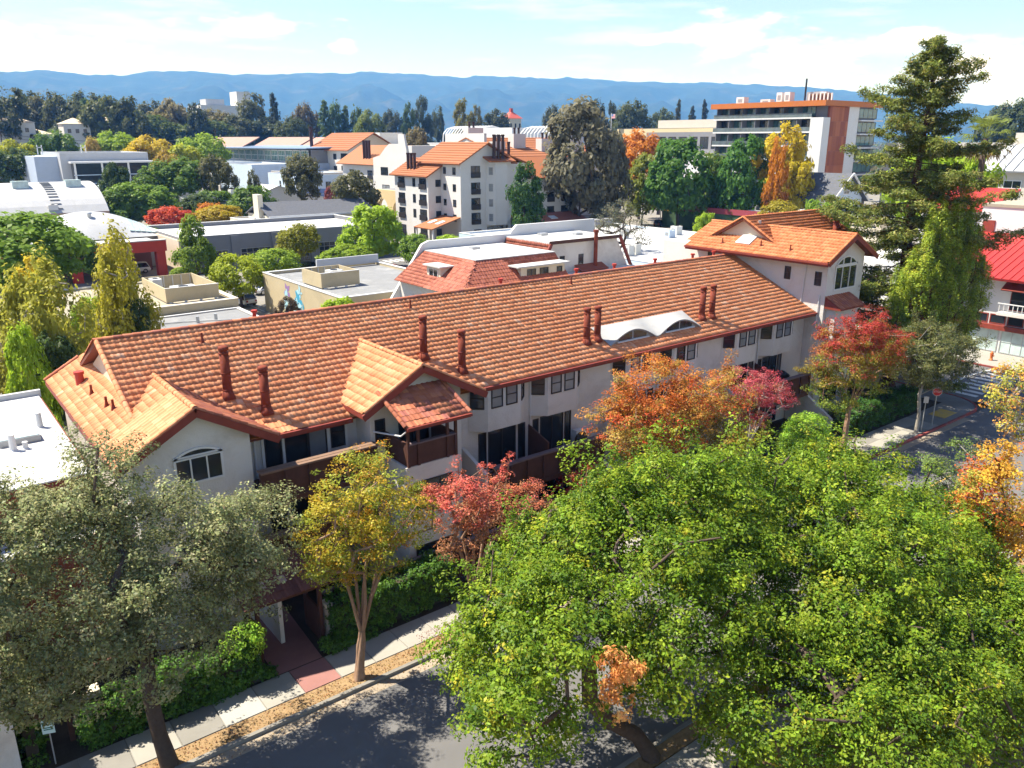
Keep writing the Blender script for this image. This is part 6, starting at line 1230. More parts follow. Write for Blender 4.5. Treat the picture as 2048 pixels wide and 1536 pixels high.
for (x, y, w, h) in ((128, 183, 5, 23.0), (134, 171, 4, 21.4), (141, 168, 4, 20.2), (150, 166.5, 4.5, 22.5), (127, 170, 3.5, 19.5)): MB().box(x, y, 10, x+w, y+2.4, h).build('chimney', APT, A7); stacks(A7, ((x+1.2, y+1.2), (x+2.6, y+1.2)), h-.5, h+1.2, .3)
MB().box(125.2, 172, 9, 126, 190, 21.5).build('parapet_front', APT, A7)
# ---------------------------------------------------------------- left middle distance
AG = flat('arts_building', 'blue grey box building with glazed front at the left', 44, 268, 68, 300, 15.6, LGREY, WHITEROOF, .6, .5); MB().box(38, 272, -.2, 44, 300, 15.2).build('wing', BLUEGREY, AG)
gf = MB().box(46.5, 264.5, 5, 68.5, 267.9, 13.4).build('glazed_front', GLASS, AG)
MB().box(45.8, 263.8, 13.4, 69.2, 268, 13.9).build('canopy', WHITE, AG)
for k in range(4): MB().box(46.6+k*7.2, 264.2, 5, 47.1+k*7.2, 264.48, 13.4).build('mullion', WHITE, AG)
for z in (7.6, 10.0): MB().box(46.4, 264.2, z, 68.6, 264.46, z+.2).build('mullion', LBLUE, AG)
for (x, y) in ((41, 285), (52, 280)): mb = MB(); [mb.box(x+dx, y, 15.6, x+dx+.25, y+.25, 18.4) for dx in (0, 1.2)]; mb.box(x, y, 17.6, x+1.4, y+.2, 17.8); mb.build('roof_frame', WHITE, AG)
SR = flat('sawtooth_roof_hall', 'pale roof with rows of slanted skylights below the grey box', 36, 235, 72, 262, 6.2, WHITE, WHITEROOF, .4, .4)
for k in range(12): MB().slab([(40+k*2.2, 240, 6.4), (41.6+k*2.2, 240, 6.4), (41.6+k*2.2, 248, 8.0), (40+k*2.2, 248, 8.0)], .2).build('skylight', GLASSL, SR)
flat('low_white_sheds', 'low pale sheds crowded with vents at the left', -10, 232, 34, 262, 6.5, WHITE, BEIGEROOF, .5, .4)
PT = thing('peaked_pavilion', 'small dark peaked roof among pale sheds at left', 'building', (28, 228, 0)); mb = MB(); mb.box(22, 224, -.2, 34, 231, 6); mb.build('wall', WHITE, PT); tiled_gable(PT, 22, 34, 224, 231, 6, 9.5, 'y', .6, GREYROOF)
for i in range(5): rooftop_unit(6+i*5.5, 236+i*1.2, 6.6, 2.0, 1.4, 1.6, 'vent unit on the pale sheds, %s from left' % ['first', 'second', 'third', 'fourth', 'fifth'][i], [ACMETAL, GREYWALL, GALV][i % 3])
LG = flat('glass_clerestory', 'long building with a band of clerestory glass under a blue roof', 118, 262, 140, 350, 12.2, BLUEGREY, WHITEROOF, 0); 
for k in range(12): wx(LG, 118, 266+k*6.6, 12.4-0, 6.0, 4.0, style='grid', cols=4, rows=2, frame=WHITE, glass=GLASSG, ft=.25)
MB().box(119, 263, 12.2, 139, 349, 16.6).build('clerestory', GREYWALL, LG); mb = MB(); mb.slab([(115.5, 358, 13.2), (115.5, 260, 17.4), (141, 260, 17.4), (141, 358, 16.0)], .4); mb = MB(); mb.slab([(116, 355, 16.9), (116, 260, 17.3), (141, 260, 18.0), (141, 355, 17.6)], .4); mb.build('roof', pm('blue metal roof', (.20, .27, .38), .5), LG); MB().beam((116, 372, 11.5), (116, 352, 17.2), 1.2, .5).build('raking_strut', LGREY, LG)
flat('taupe_box', 'plain taupe box building with flat roof, middle left', 104, 236, 122, 262, 9.6, pm('taupe', (.36, .32, .29), .85), WHITEROOF, .5, .3); flat('pale_blue_strip', 'pale blue flat building in front of the glass clerestory', 100, 268, 116, 300, 11.4, LBLUE, WHITEROOF, .6, .3)
BW = flat('blue_corner_shop', 'two storey blue and white corner shop with awnings', 99, 226, 118, 252, 9.4, LBLUE, WHITEROOF, .6, .3)
MB().box(98.9, 225.9, 4.6, 118, 225.99, 6.0).build('band', MIDBLUE, BW); MB().box(99.0, 225.8, -.2, 118, 225.97, 4.4).build('shopfront', MIDBLUE, BW)
for k in range(4):
    wx(BW, 99, 230+k*4.2, 5.6, 1.4, 2.4, style='hung', frame=WHITEFRAME); wx(BW, 99, 230+k*5, 1.0, 2.2, 2.6, style='slide')
wy(BW, 225.9, 107, 5.8, 1.6, 2.2); wy(BW, 225.8, 103, 1.0, 2.2, 2.4, style='slide', glass=GLASS)
GB = thing('white_gabled_shop', 'low white gabled shop front beyond the green street trees', 'building', (79, 212, 0)); MB().box(74, 205, -.2, 96, 220, 5.0).build('wall', WHITE, GB); wall_poly(GB, [(74, 205, 5), (96, 205, 5), (83, 205, 8.4)], (0, .4, 0), WHITE, 'gable_wall'); mb = MB(); mb.slab([(73.6, 204.8, 5.0), (83, 204.8, 8.5), (83, 220, 8.5), (73.6, 220, 5.0)], .2); mb.slab([(83, 204.8, 8.5), (96.4, 204.8, 5.0), (96.4, 220, 5.0), (83, 220, 8.5)], .2); mb.build('roof', WHITEROOF, GB); wy(GB, 205, 78.4, 1.5, 4.4, 3.4, style='fixed', frame=WHITE)
flat('grey_flat_shop', 'low grey flat building with roof units among green trees', 60, 196, 73, 212, 5.6, GREYWALL, WHITEROOF, .4, .3); rooftop_unit(66, 202, 5.7, 3.0, 2.0, 1.6, 'larger pale unit on the low grey shop roof'); rooftop_unit(70.5, 203, 5.7, 2.0, 2.0, 2.4, 'taller pale unit on the low grey shop roof')
# far left: pale villas among dark trees, long pink roofed school, hospital, arched pavilion, red capped tower
VIL = [('far_villa', 'pale far villa with tan roof at the extreme left', 22, 245, 470), ('far_villa', 'second pale far villa beside the dark pines', 62, 268, 480), ('far_villa', 'third pale far villa with tan cap between pines', 148, 248, 480), ('far_villa', 'fourth pale far villa right of the pines', 212, 246, 500)]
for n, l, px, py, D in VIL:
    x, y, z = atd(px, py, D); t = thing(n, l, 'building', (x, y, 0)); w = 9 if px < 100 else 6
    MB().box(x-w, y-6, -.2, x+w, y+8, z).build('wall', APT, t); mb = MB(); mb.add([(x-w-.6, y-6.6, z), (x+w+.6, y-6.6, z), (x+w+.6, y+8.6, z), (x-w-.6, y+8.6, z), (x, y+1, z+3)], [(0, 1, 4), (1, 2, 4), (2, 3, 4), (3, 0, 4), (0, 3, 2, 1)]); mb.build('roof', STUCCO2, t)
    for k in range(3): wy(t, y-6, x-w*.6+k*w*.6, z-4.5, 1.6, 2.0, ft=.12)
PS = thing('pink_roof_school', 'long pale school with pink roof slopes, far left of centre', 'building', (170, 380, 0))
a = atd(415, 262, 400); b = atd(640, 262, 400); MB().box(a[0], a[1]-40, -.2, a[0]+70, a[1]+4, 17.0).build('wall', APT, PS); PINKR = pm('pink roof', (.34, .20, .16), .8, .08, .3)
for k in range(3): mb = MB(); x0 = a[0]-2+k*24; mb.slab([(x0, a[1]-46, 17), (x0+8, a[1]-46, 21), (x0+8, a[1]+4, 21), (x0, a[1]+4, 17)], .4); mb.build('roof_slope', PINKR, PS)
for k in range(4): wx(PS, a[0], a[1]-36+k*9, 11.5, 4, 2.4, style='slide', ft=.15)
AR = thing('arched_trellis_hall', 'white flat hall with rows of white arched ribs on its roof', 'building', (215, 290, 0)); X0 = 205
MB().box(X0, 262, -.2, X0+40, 330, 18.6).build('wall', pm('grey stone', (.32, .33, .36), .8), AR); MB().box(X0+4, 268, 18.6, X0+30, 292, 24.6).build('penthouse', WHITE, AR); MB().box(X0-20, 300, -.2, X0-.1, 345, 17.5).build('annex', CREAM, AR); MB().box(X0-18, 338, 17.5, X0-6, 348, 23).build('annex_tower', APT, AR)
for k in range(14):
    y = 293.5+k*2.2; mb = MB(); mb.tube([(X0+6, y, 18.6), (X0+6.4, y, 22.4), (X0+8.5, y, 24.6), (X0+13, y, 25.6), (X0+17.5, y, 24.6), (X0+19.6, y, 22.4), (X0+20, y, 18.6)], .28, 5); mb.build('arch_rib', WHITE, AR)
for k in range(9):
    y = 247.5+k*2.2; mb = MB(); mb.tube([(X0+6, y, 18.6), (X0+6.4, y, 22.2), (X0+8.5, y, 24.2), (X0+13, y, 25.0)], .28, 5); mb.build('arch_rib', WHITE, AR)
MB().box(X0+2, 246, -.2, X0+30, 262, 18.5).build('wing', LGREY, AR)
for k in range(6): wx(AR, X0, 270+k*10, 10, 3, 3, style='fixed', ft=.3)
x, y, z = atd(1022, 243, 620); RT = thing('red_capped_tower', 'distant cream tower with red pyramid cap on the horizon', 'tower', (x, y, 0)); w = 5.4
MB().box(x-w, y-w, -.2, x+w, y+w, z+2).build('shaft', CREAM, RT); MB().box(x-w*1.7, y-w*1.7, -.2, x+w*1.7, y+w*1.7, z-8).build('base', CREAM, RT); mb = MB(); mb.add([(x-w-1, y-w-1, z+2), (x+w+1, y-w-1, z+2), (x+w+1, y+w+1, z+2), (x-w-1, y+w+1, z+2), (x, y, z+7.5)], [(0, 1, 4), (1, 2, 4), (2, 3, 4), (3, 0, 4), (0, 3, 2, 1)]); mb.build('cap', pm('far red roof', (.50, .10, .06), .7), RT); MB().box(x-1.0, y-1.0, z+6.6, x+1.0, y+1.0, z+9.2).build('finial', pm('finial red', (.45, .08, .05), .7), RT)
for k in (-1, 0, 1): wx(RT, x-w, y+k*4, z-5, 1.6, 3.5, style='fixed', ft=.2); wy(RT, y-w, x+k*4, z-5, 1.6, 3.5, style='fixed', ft=.2)
x, y, z = atd(425, 212, 900); HO = thing('far_hospital', 'pale blocky hospital far off below the hills', 'building', (x, y, 0)); MB().box(x-18, y-20, -.2, x+30, y+20, z).build('wall', APT, HO); MB().box(x+22, y-10, -.2, x+36, y+10, z+14).build('tower', APT, HO); MB().box(x-10, y-12, z, x+8, y+6, z+6).build('penthouse', LGREY, HO)
for k in range(4): MB().box(x-18.3, y-18, z-5-k*5, x-18.05, y+18, z-3-k*5).build('window_band', GLASS, HO)
# ---------------------------------------------------------------- right: hotel, sand block, gabled house, red roofed block
HT = thing('hotel', 'glass balconied hotel with orange cornice and rust side panels', 'building', (192, 126, 0)); hz = 27.6
MB().box(182, 111.5, -.2, 204, 143, hz).build('wall', GREYWALL, HT)
for k in range(8):
    z = 2.0+k*3.25
    MB().box(179.6, 114, z, 182, 143, z+.35).build('balcony_slab', WHITE, HT)
    if k < 8:
        for j in range(7):
            window(HT, (181.98, 118.2+j*4.0, z+.4), YU, 3.8, 2.7, 'grid', DARKFRAME, GLASSG if (j+k) % 3 else GLASS, .14, .05, cols=3, rows=1)
        MB().box(179.65, 114, z+.35, 179.75, 143, z+1.35).build('railing', glassmat('railing glass', (.10, .13, .14), .1) if k == 0 else bpy.data.materials['railing glass'], HT)
        for j in range(7): MB().box(179.8, 118+j*4.0, z+.35, 181.9, 118.15+j*4.0, z+3.25).build('fin', GREYWALL, HT)
MB().box(179.3, 110.6, -.2, 182.2, 114, 25.0).build('end_wall', WHITE, HT); ORG = pm('orange cornice', (.46, .14, .03), .55, .08, .3)
MB().box(178.9, 110.2, hz, 205.2, 143.6, hz+1.25).build('cornice', ORG, HT)
rng = random.Random(2); RUST = [pm('rust panel %s' % c, v, .6, .08, .3) for c, v in (('a', (.30, .085, .035)), ('b', (.36, .11, .045)), ('c', (.25, .065, .03)))]
for k in range(8):
    for j in range(8): x0 = 182.2+j*1.06; MB().box(x0, 110.9, .2+k*3.42, x0+1.03, 111.45, .2+k*3.42+3.39).build('cladding_panel', rng.choice(RUST), HT)
MB().box(190.8, 111.0, -.2, 195.4, 111.45, hz).build('white_strip', WHITE, HT)
for k in range(7): MB().box(195.5, 110.2, 4.8+k*3.25, 205.8, 111.4, 5.1+k*3.25).build('balcony_slab', WHITE, HT); wy(HT, 111.5, 200.5, 5.4+k*3.25, 8.6, 2.5, style='grid', cols=4, rows=1, frame=DARKFRAME, glass=GLASSG, ft=.15)
for k, (x, y, w, d, h) in enumerate(((186, 139, 2, 2.4, 1.8), (190, 134, 2, 3, 1.2), (188, 128.5, 2.0, 1.6, 2.6), (188, 126.2, 2.0, 1.6, 2.6), (192, 121, 2, 4.5, 2.6), (190, 117.5, 1.6, 1.6, 2.4))): rooftop_unit(x, y, hz+1.25, w, d, h, 'plant on the hotel roof, %s from the left' % ['first', 'second', 'third', 'fourth', 'fifth', 'sixth'][k], [WHITE, ACMETAL, WHITE, WHITE, GALV, WHITE][k])
MB().tube([(190, 123, hz+1.25), (190, 123, hz+7)], .25, 6).build('mast', DARKFRAME, HT); MB().box(184, 112, hz+1.25, 184.4, 118, hz+3.0).build('roof_screen', BROWNCAP, HT)
for k in range(7): MB().box(183.6, 111.6+k*1.0, hz+1.25, 183.9, 111.9+k*1.0, hz+3.0).build('screen_post', WHITE, HT)
SB = flat('sand_office', 'three storey sand coloured office with dark cornice beside the hotel', 205, 152, 235, 204, 22.6, SAND, BEIGEROOF, .8, .4, GREYWALL); MB().box(204.6, 150, 16, 204.98, 190, 22.2).build('window_band', GREYWALL, SB)
for k in range(9): wx(SB, 204.6, 153+k*4.3, 17.2, 3.2, 3.6, style='slide', ft=.15)
MB().box(210, 165, 22.6, 225, 190, 26).build('penthouse', BEIGE, SB); MB().box(196, 146, -.2, 204.5, 172, 15.2).build('white_wing', WHITE, SB)
x, y, z = 204.9, 206, 22.6; FP = thing('flag_pole', 'flag pole with striped flag above the sand office', 'flag', (203, 205, 0)); MB().tube([(203, 205, 0), (203, 205, 28.5)], .1, 6).build('pole', WHITE, FP); fl = MB().box(203, 203.2, 26.8, 203.06, 204.9, 28.2).build('flag', WHITE, FP)
for k in range(3): link('stripe', MB().box(202.97, 203.2, 26.9+k*.45, 203.0, 204.9, 27.1+k*.45).mesh('stripe', RED), fl)
link('canton', MB().box(202.96, 204.1, 27.5, 202.99, 204.9, 28.2).mesh('canton', MIDBLUE), fl)
GH = thing('gabled_house', 'pale blue gabled house with white trim near the redwood', 'house', (166, 101, 0)); MB().box(160, 95, -.2, 172.5, 108, 8.0).build('wall', LBLUE, GH)
wall_poly(GH, [(160, 95, 8.0), (172.5, 95, 8.0), (166.25, 95, 12.8)], (0, .3, 0), LBLUE, 'gable_wall'); mb = MB(); mb.slab([(158.8, 94, 7.1), (166.25, 94, 13.0), (166.25, 109, 13.0), (158.8, 109, 7.1)], .3); mb.slab([(166.25, 94, 13.0), (173.7, 94, 7.1), (173.7, 109, 7.1), (166.25, 109, 13.0)], .3); mb.build('roof', DARKROOF, GH)
MB().beam((158.7, 93.9, 7.0), (166.25, 93.9, 12.95), .15, .5).build('barge_board', WHITE, GH); MB().beam((166.25, 93.88, 12.95), (173.8, 93.88, 7.0), .15, .5).build('barge_board', WHITE, GH); wy(GH, 95, 166.0, 8.6, 2.4, 1.6, style='grid', cols=2, rows=2, frame=WHITEFRAME, ft=.15)
for k in range(14): MB().box(160, 94.96, 1.0+k*.5, 172.5, 94.99, 1.06+k*.5).build('weatherboard', LBLUE, GH)
LP = flat('flat_white_porch', 'flat pale roof with openings in front of the gabled house', 150, 78, 159, 112, 4.9, CREAM, WHITEROOF, .3, .4)
for k in range(7): wx(LP, 150, 80+k*3.4, 3.5, 2.6, .8, style='fixed', frame=CREAM, ft=.2)
FR = flat('far_right_offices', 'stepped grey and cream office roofs behind the redwood top', 205, 78, 240, 108, 18.5, BEIGE, BEIGEROOF, .6, .4)
for k in range(6): wx(FR, 205, 82+k*4.6, 12, 2.8, 3.0, style='grid', cols=2, rows=2, frame=WHITE, ft=.2); wy(FR, 78, 210+k*5, 12, 2.6, 3, style='grid', cols=2, rows=2, frame=WHITE, ft=.2)
MB().box(222, 70, 18.5, 228, 76, 24).build('lift_tower', LGREY, FR); flat('white_stepped_block', 'long white block behind the palm', 185, 60, 204.5, 77, 17.4, WHITE, WHITEROOF, .6, .4)
RB = thing('beige_office', 'three storey beige office with standing seam roof at right edge', 'building', (150, 45, 0)); MB().box(138, 20, -.2, 170, 55, 15.6).build('wall', BEIGE, RB); mb = MB(); mb.slab([(137, 19, 15.4), (137, 19, 15.4)][:0]+[(137, 56, 15.4), (137, 18, 15.4), (144, 18, 19.2), (144, 56, 19.2)], .3); mb.build('roof', LGREY, RB)
for k in range(26): MB().beam((137, 18.5+k*1.45, 15.52), (144, 18.5+k*1.45, 19.32), .08, .14).build('seam', GALV, RB)
for z in (3.0, 7.4, 11.6):
    for y in (32, 37, 42, 47, 52): wx(RB, 138, y, z, 2.6, 2.4, style='grid', cols=2, rows=2, frame=WHITE, ft=.12)
MB().box(144, 20, 15.5, 170, 55, 21).build('upper_wall', BEIGE, RB)
RR = thing('red_roofed_block', 'white corner block with bright red metal roofs and balcony', 'building', (96, 36, 0))
MB().box(84, 18, -.2, 112, 47, 7.6).build('wall', WHITE, RR); MB().slab([(82.6, 38, 7.4), (82.6, 17, 7.4), (93, 17, 10.6), (93, 38, 10.6)], .25).build('red_roof', REDMETAL, RR); MB().box(97.5, 27, 7.4, 112, 46, 12.5).build('upper_wall', WHITE, RR); MB().box(93.0, 30.5, 8, 101, 37.5, 13.2).build('white_cube', WHITE, RR); MB().box(92.9, 30.4, 13.2, 101.1, 37.6, 13.5).build('cube_roof', BEIGEROOF, RR)
MB().slab([(94.6, 46.5, 12.6), (94.6, 37.8, 12.6), (103, 37.8, 14.6), (103, 46.5, 14.6)], .25).build('red_roof', REDMETAL, RR)
for k in range(30): MB().beam((82.6, 17.3+k*.7, 7.44), (93, 17.3+k*.7, 10.64), .05, .07).build('seam', REDMETAL, RR)
wx(RR, 93.0, 32.2, 10.6, 1.2, 1.7, style='hung', frame=BROWNWOOD); MB().box(92.9, 36.0, 8.4, 92.99, 37.2, 11.8).build('door', FASCIA, RR)
for k in range(2): MB().slab([(85.6+k*2.2, 29.2-k*2.5, 8.75+k*.82), (85.6+k*2.2, 28.2-k*2.5, 8.75+k*.82), (86.8+k*2.2, 28.2-k*2.5, 9.2+k*.82), (86.8+k*2.2, 29.2-k*2.5, 9.2+k*.82)], .1).build('skylight', WHITE, RR)
MB().slab([(82.9, 30.6, 6.35), (82.9, 22, 6.35), (84, 22, 6.95), (84, 30.6, 6.95)], .12).build('awning', FASCIA, RR); MB().box(82.8, 22, 3.9, 84, 30.6, 4.15).build('balcony_floor', STUCCO, RR)
for k in range(22): MB().box(82.82, 22+k*.4, 4.15, 82.88, 22.06+k*.4, 5.0).build('baluster', WHITE, RR)
MB().box(82.78, 22, 5.0, 82.92, 30.6, 5.08).build('handrail', WHITE, RR); wx(RR, 84, 28.6, 4.3, 2.8, 2.1, style='slide', frame=FASCIA); wx(RR, 84, 24.6, 4.3, 2.8, 2.1, style='slide', frame=FASCIA)
MB().box(83.55, 20, 2.3, 83.98, 46, 2.75).build('red_band', FASCIA, RR)
for k in range(9): wx(RR, 84, 34.0-k*1.6, 2.8, 1.45, .95, style='fixed', frame=FASCIA, ft=.1)
for k in range(4): wx(RR, 84, 35.0-k*3.1, .05, 2.9, 2.2, style='grid', cols=3, rows=2, frame=GALV, glass=GLASSL, ft=.08)
for y in (40, 43.5): wx(RR, 84, y, 3.6, 1.6, 1.8)
# ================================================================ trees, cars and street furniture behind
def template(kind, seed, n, per, size, puff):
    rng = np.random.default_rng(seed)
    if kind == 'round': bl = [(0, 0, .62, .46, .46, .34), (.12, .08, .74, .34, .34, .24), (-.16, -.05, .56, .34, .34, .26)]; tr = .30
    if kind == 'oval': bl = [(0, 0, .58, .42, .42, .40), (.1, .05, .40, .40, .40, .26), (-.08, .08, .78, .28, .28, .22), (-.15, -.1, .45, .34, .34, .24)]; tr = .16
    if kind == 'spread': bl = [(-.22, 0, .62, .30, .30, .26), (.24, .1, .66, .28, .30, .26), (0, -.2, .56, .32, .30, .24), (.02, .1, .80, .30, .3, .2), (.1, -.2, .74, .22, .2, .2)]; tr = .26
    if kind == 'tall': bl = [(0, 0, .80, .26, .26, .19), (-.14, .05, .62, .30, .30, .20), (.2, -.05, .66, .24, .26, .18), (.06, .1, .44, .36, .34, .20), (-.2, -.1, .38, .26, .26, .16), (.22, .1, .30, .24, .24, .14)]; tr = .18
    if kind == 'cone': bl = [(0, 0, .30, .46, .46, .22), (.05, 0, .48, .36, .36, .2), (-.04, .03, .66, .26, .26, .18), (0, 0, .84, .15, .15, .16)]; tr = .10
    if kind == 'weep': bl = [(.06, 0, .84, .24, .24, .15), (-.22, .1, .66, .28, .26, .2), (.24, -.1, .60, .26, .26, .2), (.05, .1, .42, .40, .38, .22), (-.22, -.1, .28, .32, .32, .18), (.3, .0, .3, .26, .26, .16)]; tr = .12
    c, o = blob_points(rng, bl, n, .45, -.8)
    # second level: gather the clusters about fewer centres so that light and dark clumps show
    k = max(12, n//9); cen, _ = blob_points(rng, bl, k, .55, -.8); near = np.argmin(((c[:, None]-cen[None])**2).sum(-1), 1); c = c*.5+cen[near]*.5
    tone = (0.72+.56*rng.random(k))[near]
    def pa(rng, cc): return np.stack([tone*(1+.05*rng.normal(size=len(cc))), tone, tone*(1+.08*rng.normal(size=len(cc)))], 1)*(1+.10*rng.normal(size=(len(cc), 1)))
    v, col = foliage(rng, c, o, puff, per, size, pa, .5, .62, 1.5 if kind == 'weep' else .8, .12, droop=.09 if kind == 'weep' else 0)
    tips = cen if len(cen) < 60 else cen[:60]
    sk = skeleton(rng, [(0, 0, -.01), (.005, .0, tr*.6), (-.005, .01, tr), (0, 0, tr+.14)], tips, r_tip=.0022, rbase=.022, min_r=.0016, sag=.02)
    return sk.mesh('trunk', BARKG if kind in ('weep',) else BARK, True), npmesh('crown', v, 4, LEAFT, np.clip(col, .05, 2.0))
def pine_template(seed):
    rng = np.random.default_rng(seed); P = []; O = []
    mb = MB(); mb.tube([(0, 0, -.01), (0, 0, .5), (0, 0, 1)], [.025, .014, .003], 6, False)
    for i in range(46):
        t = .12+.88*i/46; az = i*2.4+rng.normal()*.3; L = (.5*(1-t)**.8+.03)*rng.uniform(.7, 1.1); d = np.array([math.cos(az), math.sin(az), 0])
        for q in range(int(6+26*L/.5)): f = rng.uniform(.2, 1); P.append(np.array([0, 0, t])+d*L*f+np.array([rng.normal()*.02, rng.normal()*.02, -.10*L*f+rng.normal()*.008])); O.append(d*.5+np.array([0, 0, .5]))
    P = np.array(P); O = np.array(O); k = rng.random(len(P))
    v, c = foliage(rng, P, O, .035, 10, .045, lambda r, cc: np.stack([.8+.4*k]*3, 1), .4, .4, .6, .15); return mb.mesh('trunk', BARKR, True), npmesh('crown', v, 4, LEAFT, np.clip(c, .05, 2))
TPL = {'round': [template('round', 1, 420, 20, .045, .085), template('round', 2, 420, 20, .045, .085)], 'oval': [template('oval', 3, 420, 20, .05, .09), template('oval', 4, 420, 20, .05, .09)],
       'spread': [template('spread', 5, 420, 20, .046, .08), template('spread', 6, 420, 20, .046, .08)], 'tall': [template('tall', 7, 380, 20, .045, .075), template('tall', 8, 380, 20, .045, .075)],
       'cone': [template('cone', 9, 360, 20, .045, .08)], 'weep': [template('weep', 10, 520, 24, .036, .07), template('weep', 11, 520, 24, .036, .07)], 'pine': [pine_template(12)]}
_ti = [0]
def bt(name, label, px, ytop, wpx, kind, col, D=None, yb=None, group=None, cat='tree', gain=1.75):
    """a tree whose foot stands on the ground along pixel column px, at distance D or where row yb meets the ground"""
    if D is None: g_ = gz(px, yb); D = math.hypot(*g_)
    x, y, z = atd(px, ytop, D)
    d = ray(px, (ytop+ (yb or ytop+60))/2); dist = D/math.hypot(d[0], d[1])*np.linalg.norm(d); dist = D/ (np.dot(d/np.linalg.norm(d), _fw)*1.0) if False else D
    w = wpx*math.sqrt(D*D+300)/CF*1.0/0.92*math.cos(math.atan((px-1024)/CF))**0
    _ti[0] += 1; tp = TPL[kind][_ti[0] % len(TPL[kind])]; hgt = max(z, 2.0)/0.97
    t = bpy.data.objects.new(name, None); COL.objects.link(t); t.location = (x, y, -.15); t.rotation_euler = (0, 0, (_ti[0]*2.399) % 6.283); LOCAL.add(t.name); tag(t, label, cat, group)
    wn = 1.0 if kind in ('pine', 'cone') else .98
    for n_, me in (('trunk', tp[0]), ('crown', tp[1])):
        o = bpy.data.objects.new(n_, me); COL.objects.link(o); o.parent = t; o.scale = (w/wn, w/wn, hgt)
        if n_ == 'crown': o.color = tuple(min(.62, c*gain) for c in col)+(1,)
    return t
G1 = (.075, .125, .018); G2 = (.11, .175, .02); G3 = (.16, .225, .02); G4 = (.045, .07, .018); OL = (.085, .085, .035); YE = (.33, .25, .02); YL = (.24, .25, .018); RE = (.42, .065, .03); ORA = (.42, .14, .02); DK = (.038, .048, .022); EU = (.12, .112, .068); LM = (.20, .28, .02); PU = (.15, .045, .04); GY = (.14, .135, .085)
bt('birch', 'drooping yellow green birch at the left edge, nearer one', 62, 505, 170, 'weep', (.22, .215, .03), D=64); bt('birch', 'tall drooping birch beside the beige roof', 212, 450, 125, 'weep', (.24, .22, .022), D=76)
bt('golden_shrub', 'yellow leaning shrub top above the left birch', 55, 512, 90, 'tall', (.36, .27, .02), D=82); bt('lime_shrub', 'bright lime shrub at the foot of the drooping birch', 170, 590, 60, 'oval', LM, D=84); bt('lime_shrub', 'bright lime shrub under the left birch', 40, 655, 70, 'oval', LM, D=58); bt('dark_shrub', 'dark green thicket behind the tile ridge at left', 105, 665, 90, 'oval', G4, D=60); bt('dark_shrub', 'dark thicket right of the drooping birch trunk', 262, 600, 60, 'oval', G4, D=74)
bt('ficus', 'large round green tree cut by the left edge', 20, 428, 210, 'round', G2, yb=640); bt('ficus', 'green street tree with forked pale trunk by the red front', 122, 455, 100, 'round', G1, yb=592)
bt('pear_tree', 'cone shaped green street tree before the grey showroom', 380, 425, 82, 'cone', (.115, .165, .018), yb=562); bt('ash_tree', 'round yellow green tree beside the parked white suv', 473, 508, 104, 'round', (.20, .235, .015), yb=618); bt('ash_tree', 'bright green tree right of the round yellow green one', 546, 495, 96, 'round', G3, yb=570)
bt('ash_tree', 'olive yellow tree against the grey showroom wall', 594, 446, 76, 'round', (.16, .16, .018), yb=540); bt('ash_tree', 'tallest bright green street tree before the apartments', 745, 408, 118, 'oval', LM, yb=536); bt('ash_tree', 'low bright green tree at the showroom corner', 690, 490, 100, 'spread', G3, yb=548); bt('ash_tree', 'compact green street tree left of the mansard house', 832, 468, 74, 'round', G2, yb=545); bt('ash_tree', 'bright lime hedge tree beside the mansard parapet', 895, 470, 76, 'oval', LM, yb=520); bt('ash_tree', 'olive green hedge tree above the mansard parapet', 962, 468, 80, 'oval', G1, yb=512)
bt('camphor', 'green tree left of the flame red one, nearer crown', 300, 372, 100, 'oval', G2, yb=456); bt('camphor', 'green tree at the left end of the street row by the curved roof', 212, 382, 100, 'oval', G1, yb=462); bt('camphor', 'bright green crown in the middle of the row by the curved roof', 255, 368, 90, 'oval', G2, yb=458); bt('camphor', 'dark green tree just right of the flame red one', 425, 380, 90, 'oval', G1, yb=450); bt('camphor', 'dark green tree left of the slate roofed hall', 500, 374, 96, 'oval', G1, yb=462); bt('camphor', 'dark green tree filling the gap behind the showroom', 395, 388, 70, 'round', G4, yb=460)
bt('maple', 'flame red round maple left of centre', 340, 412, 78, 'round', RE, yb=478); bt('maple', 'orange and lime maple beside the flame red one', 432, 410, 82, 'round', (.26, .20, .015), yb=474); bt('maple', 'orange top behind the lime maple', 425, 405, 56, 'round', ORA, yb=466)
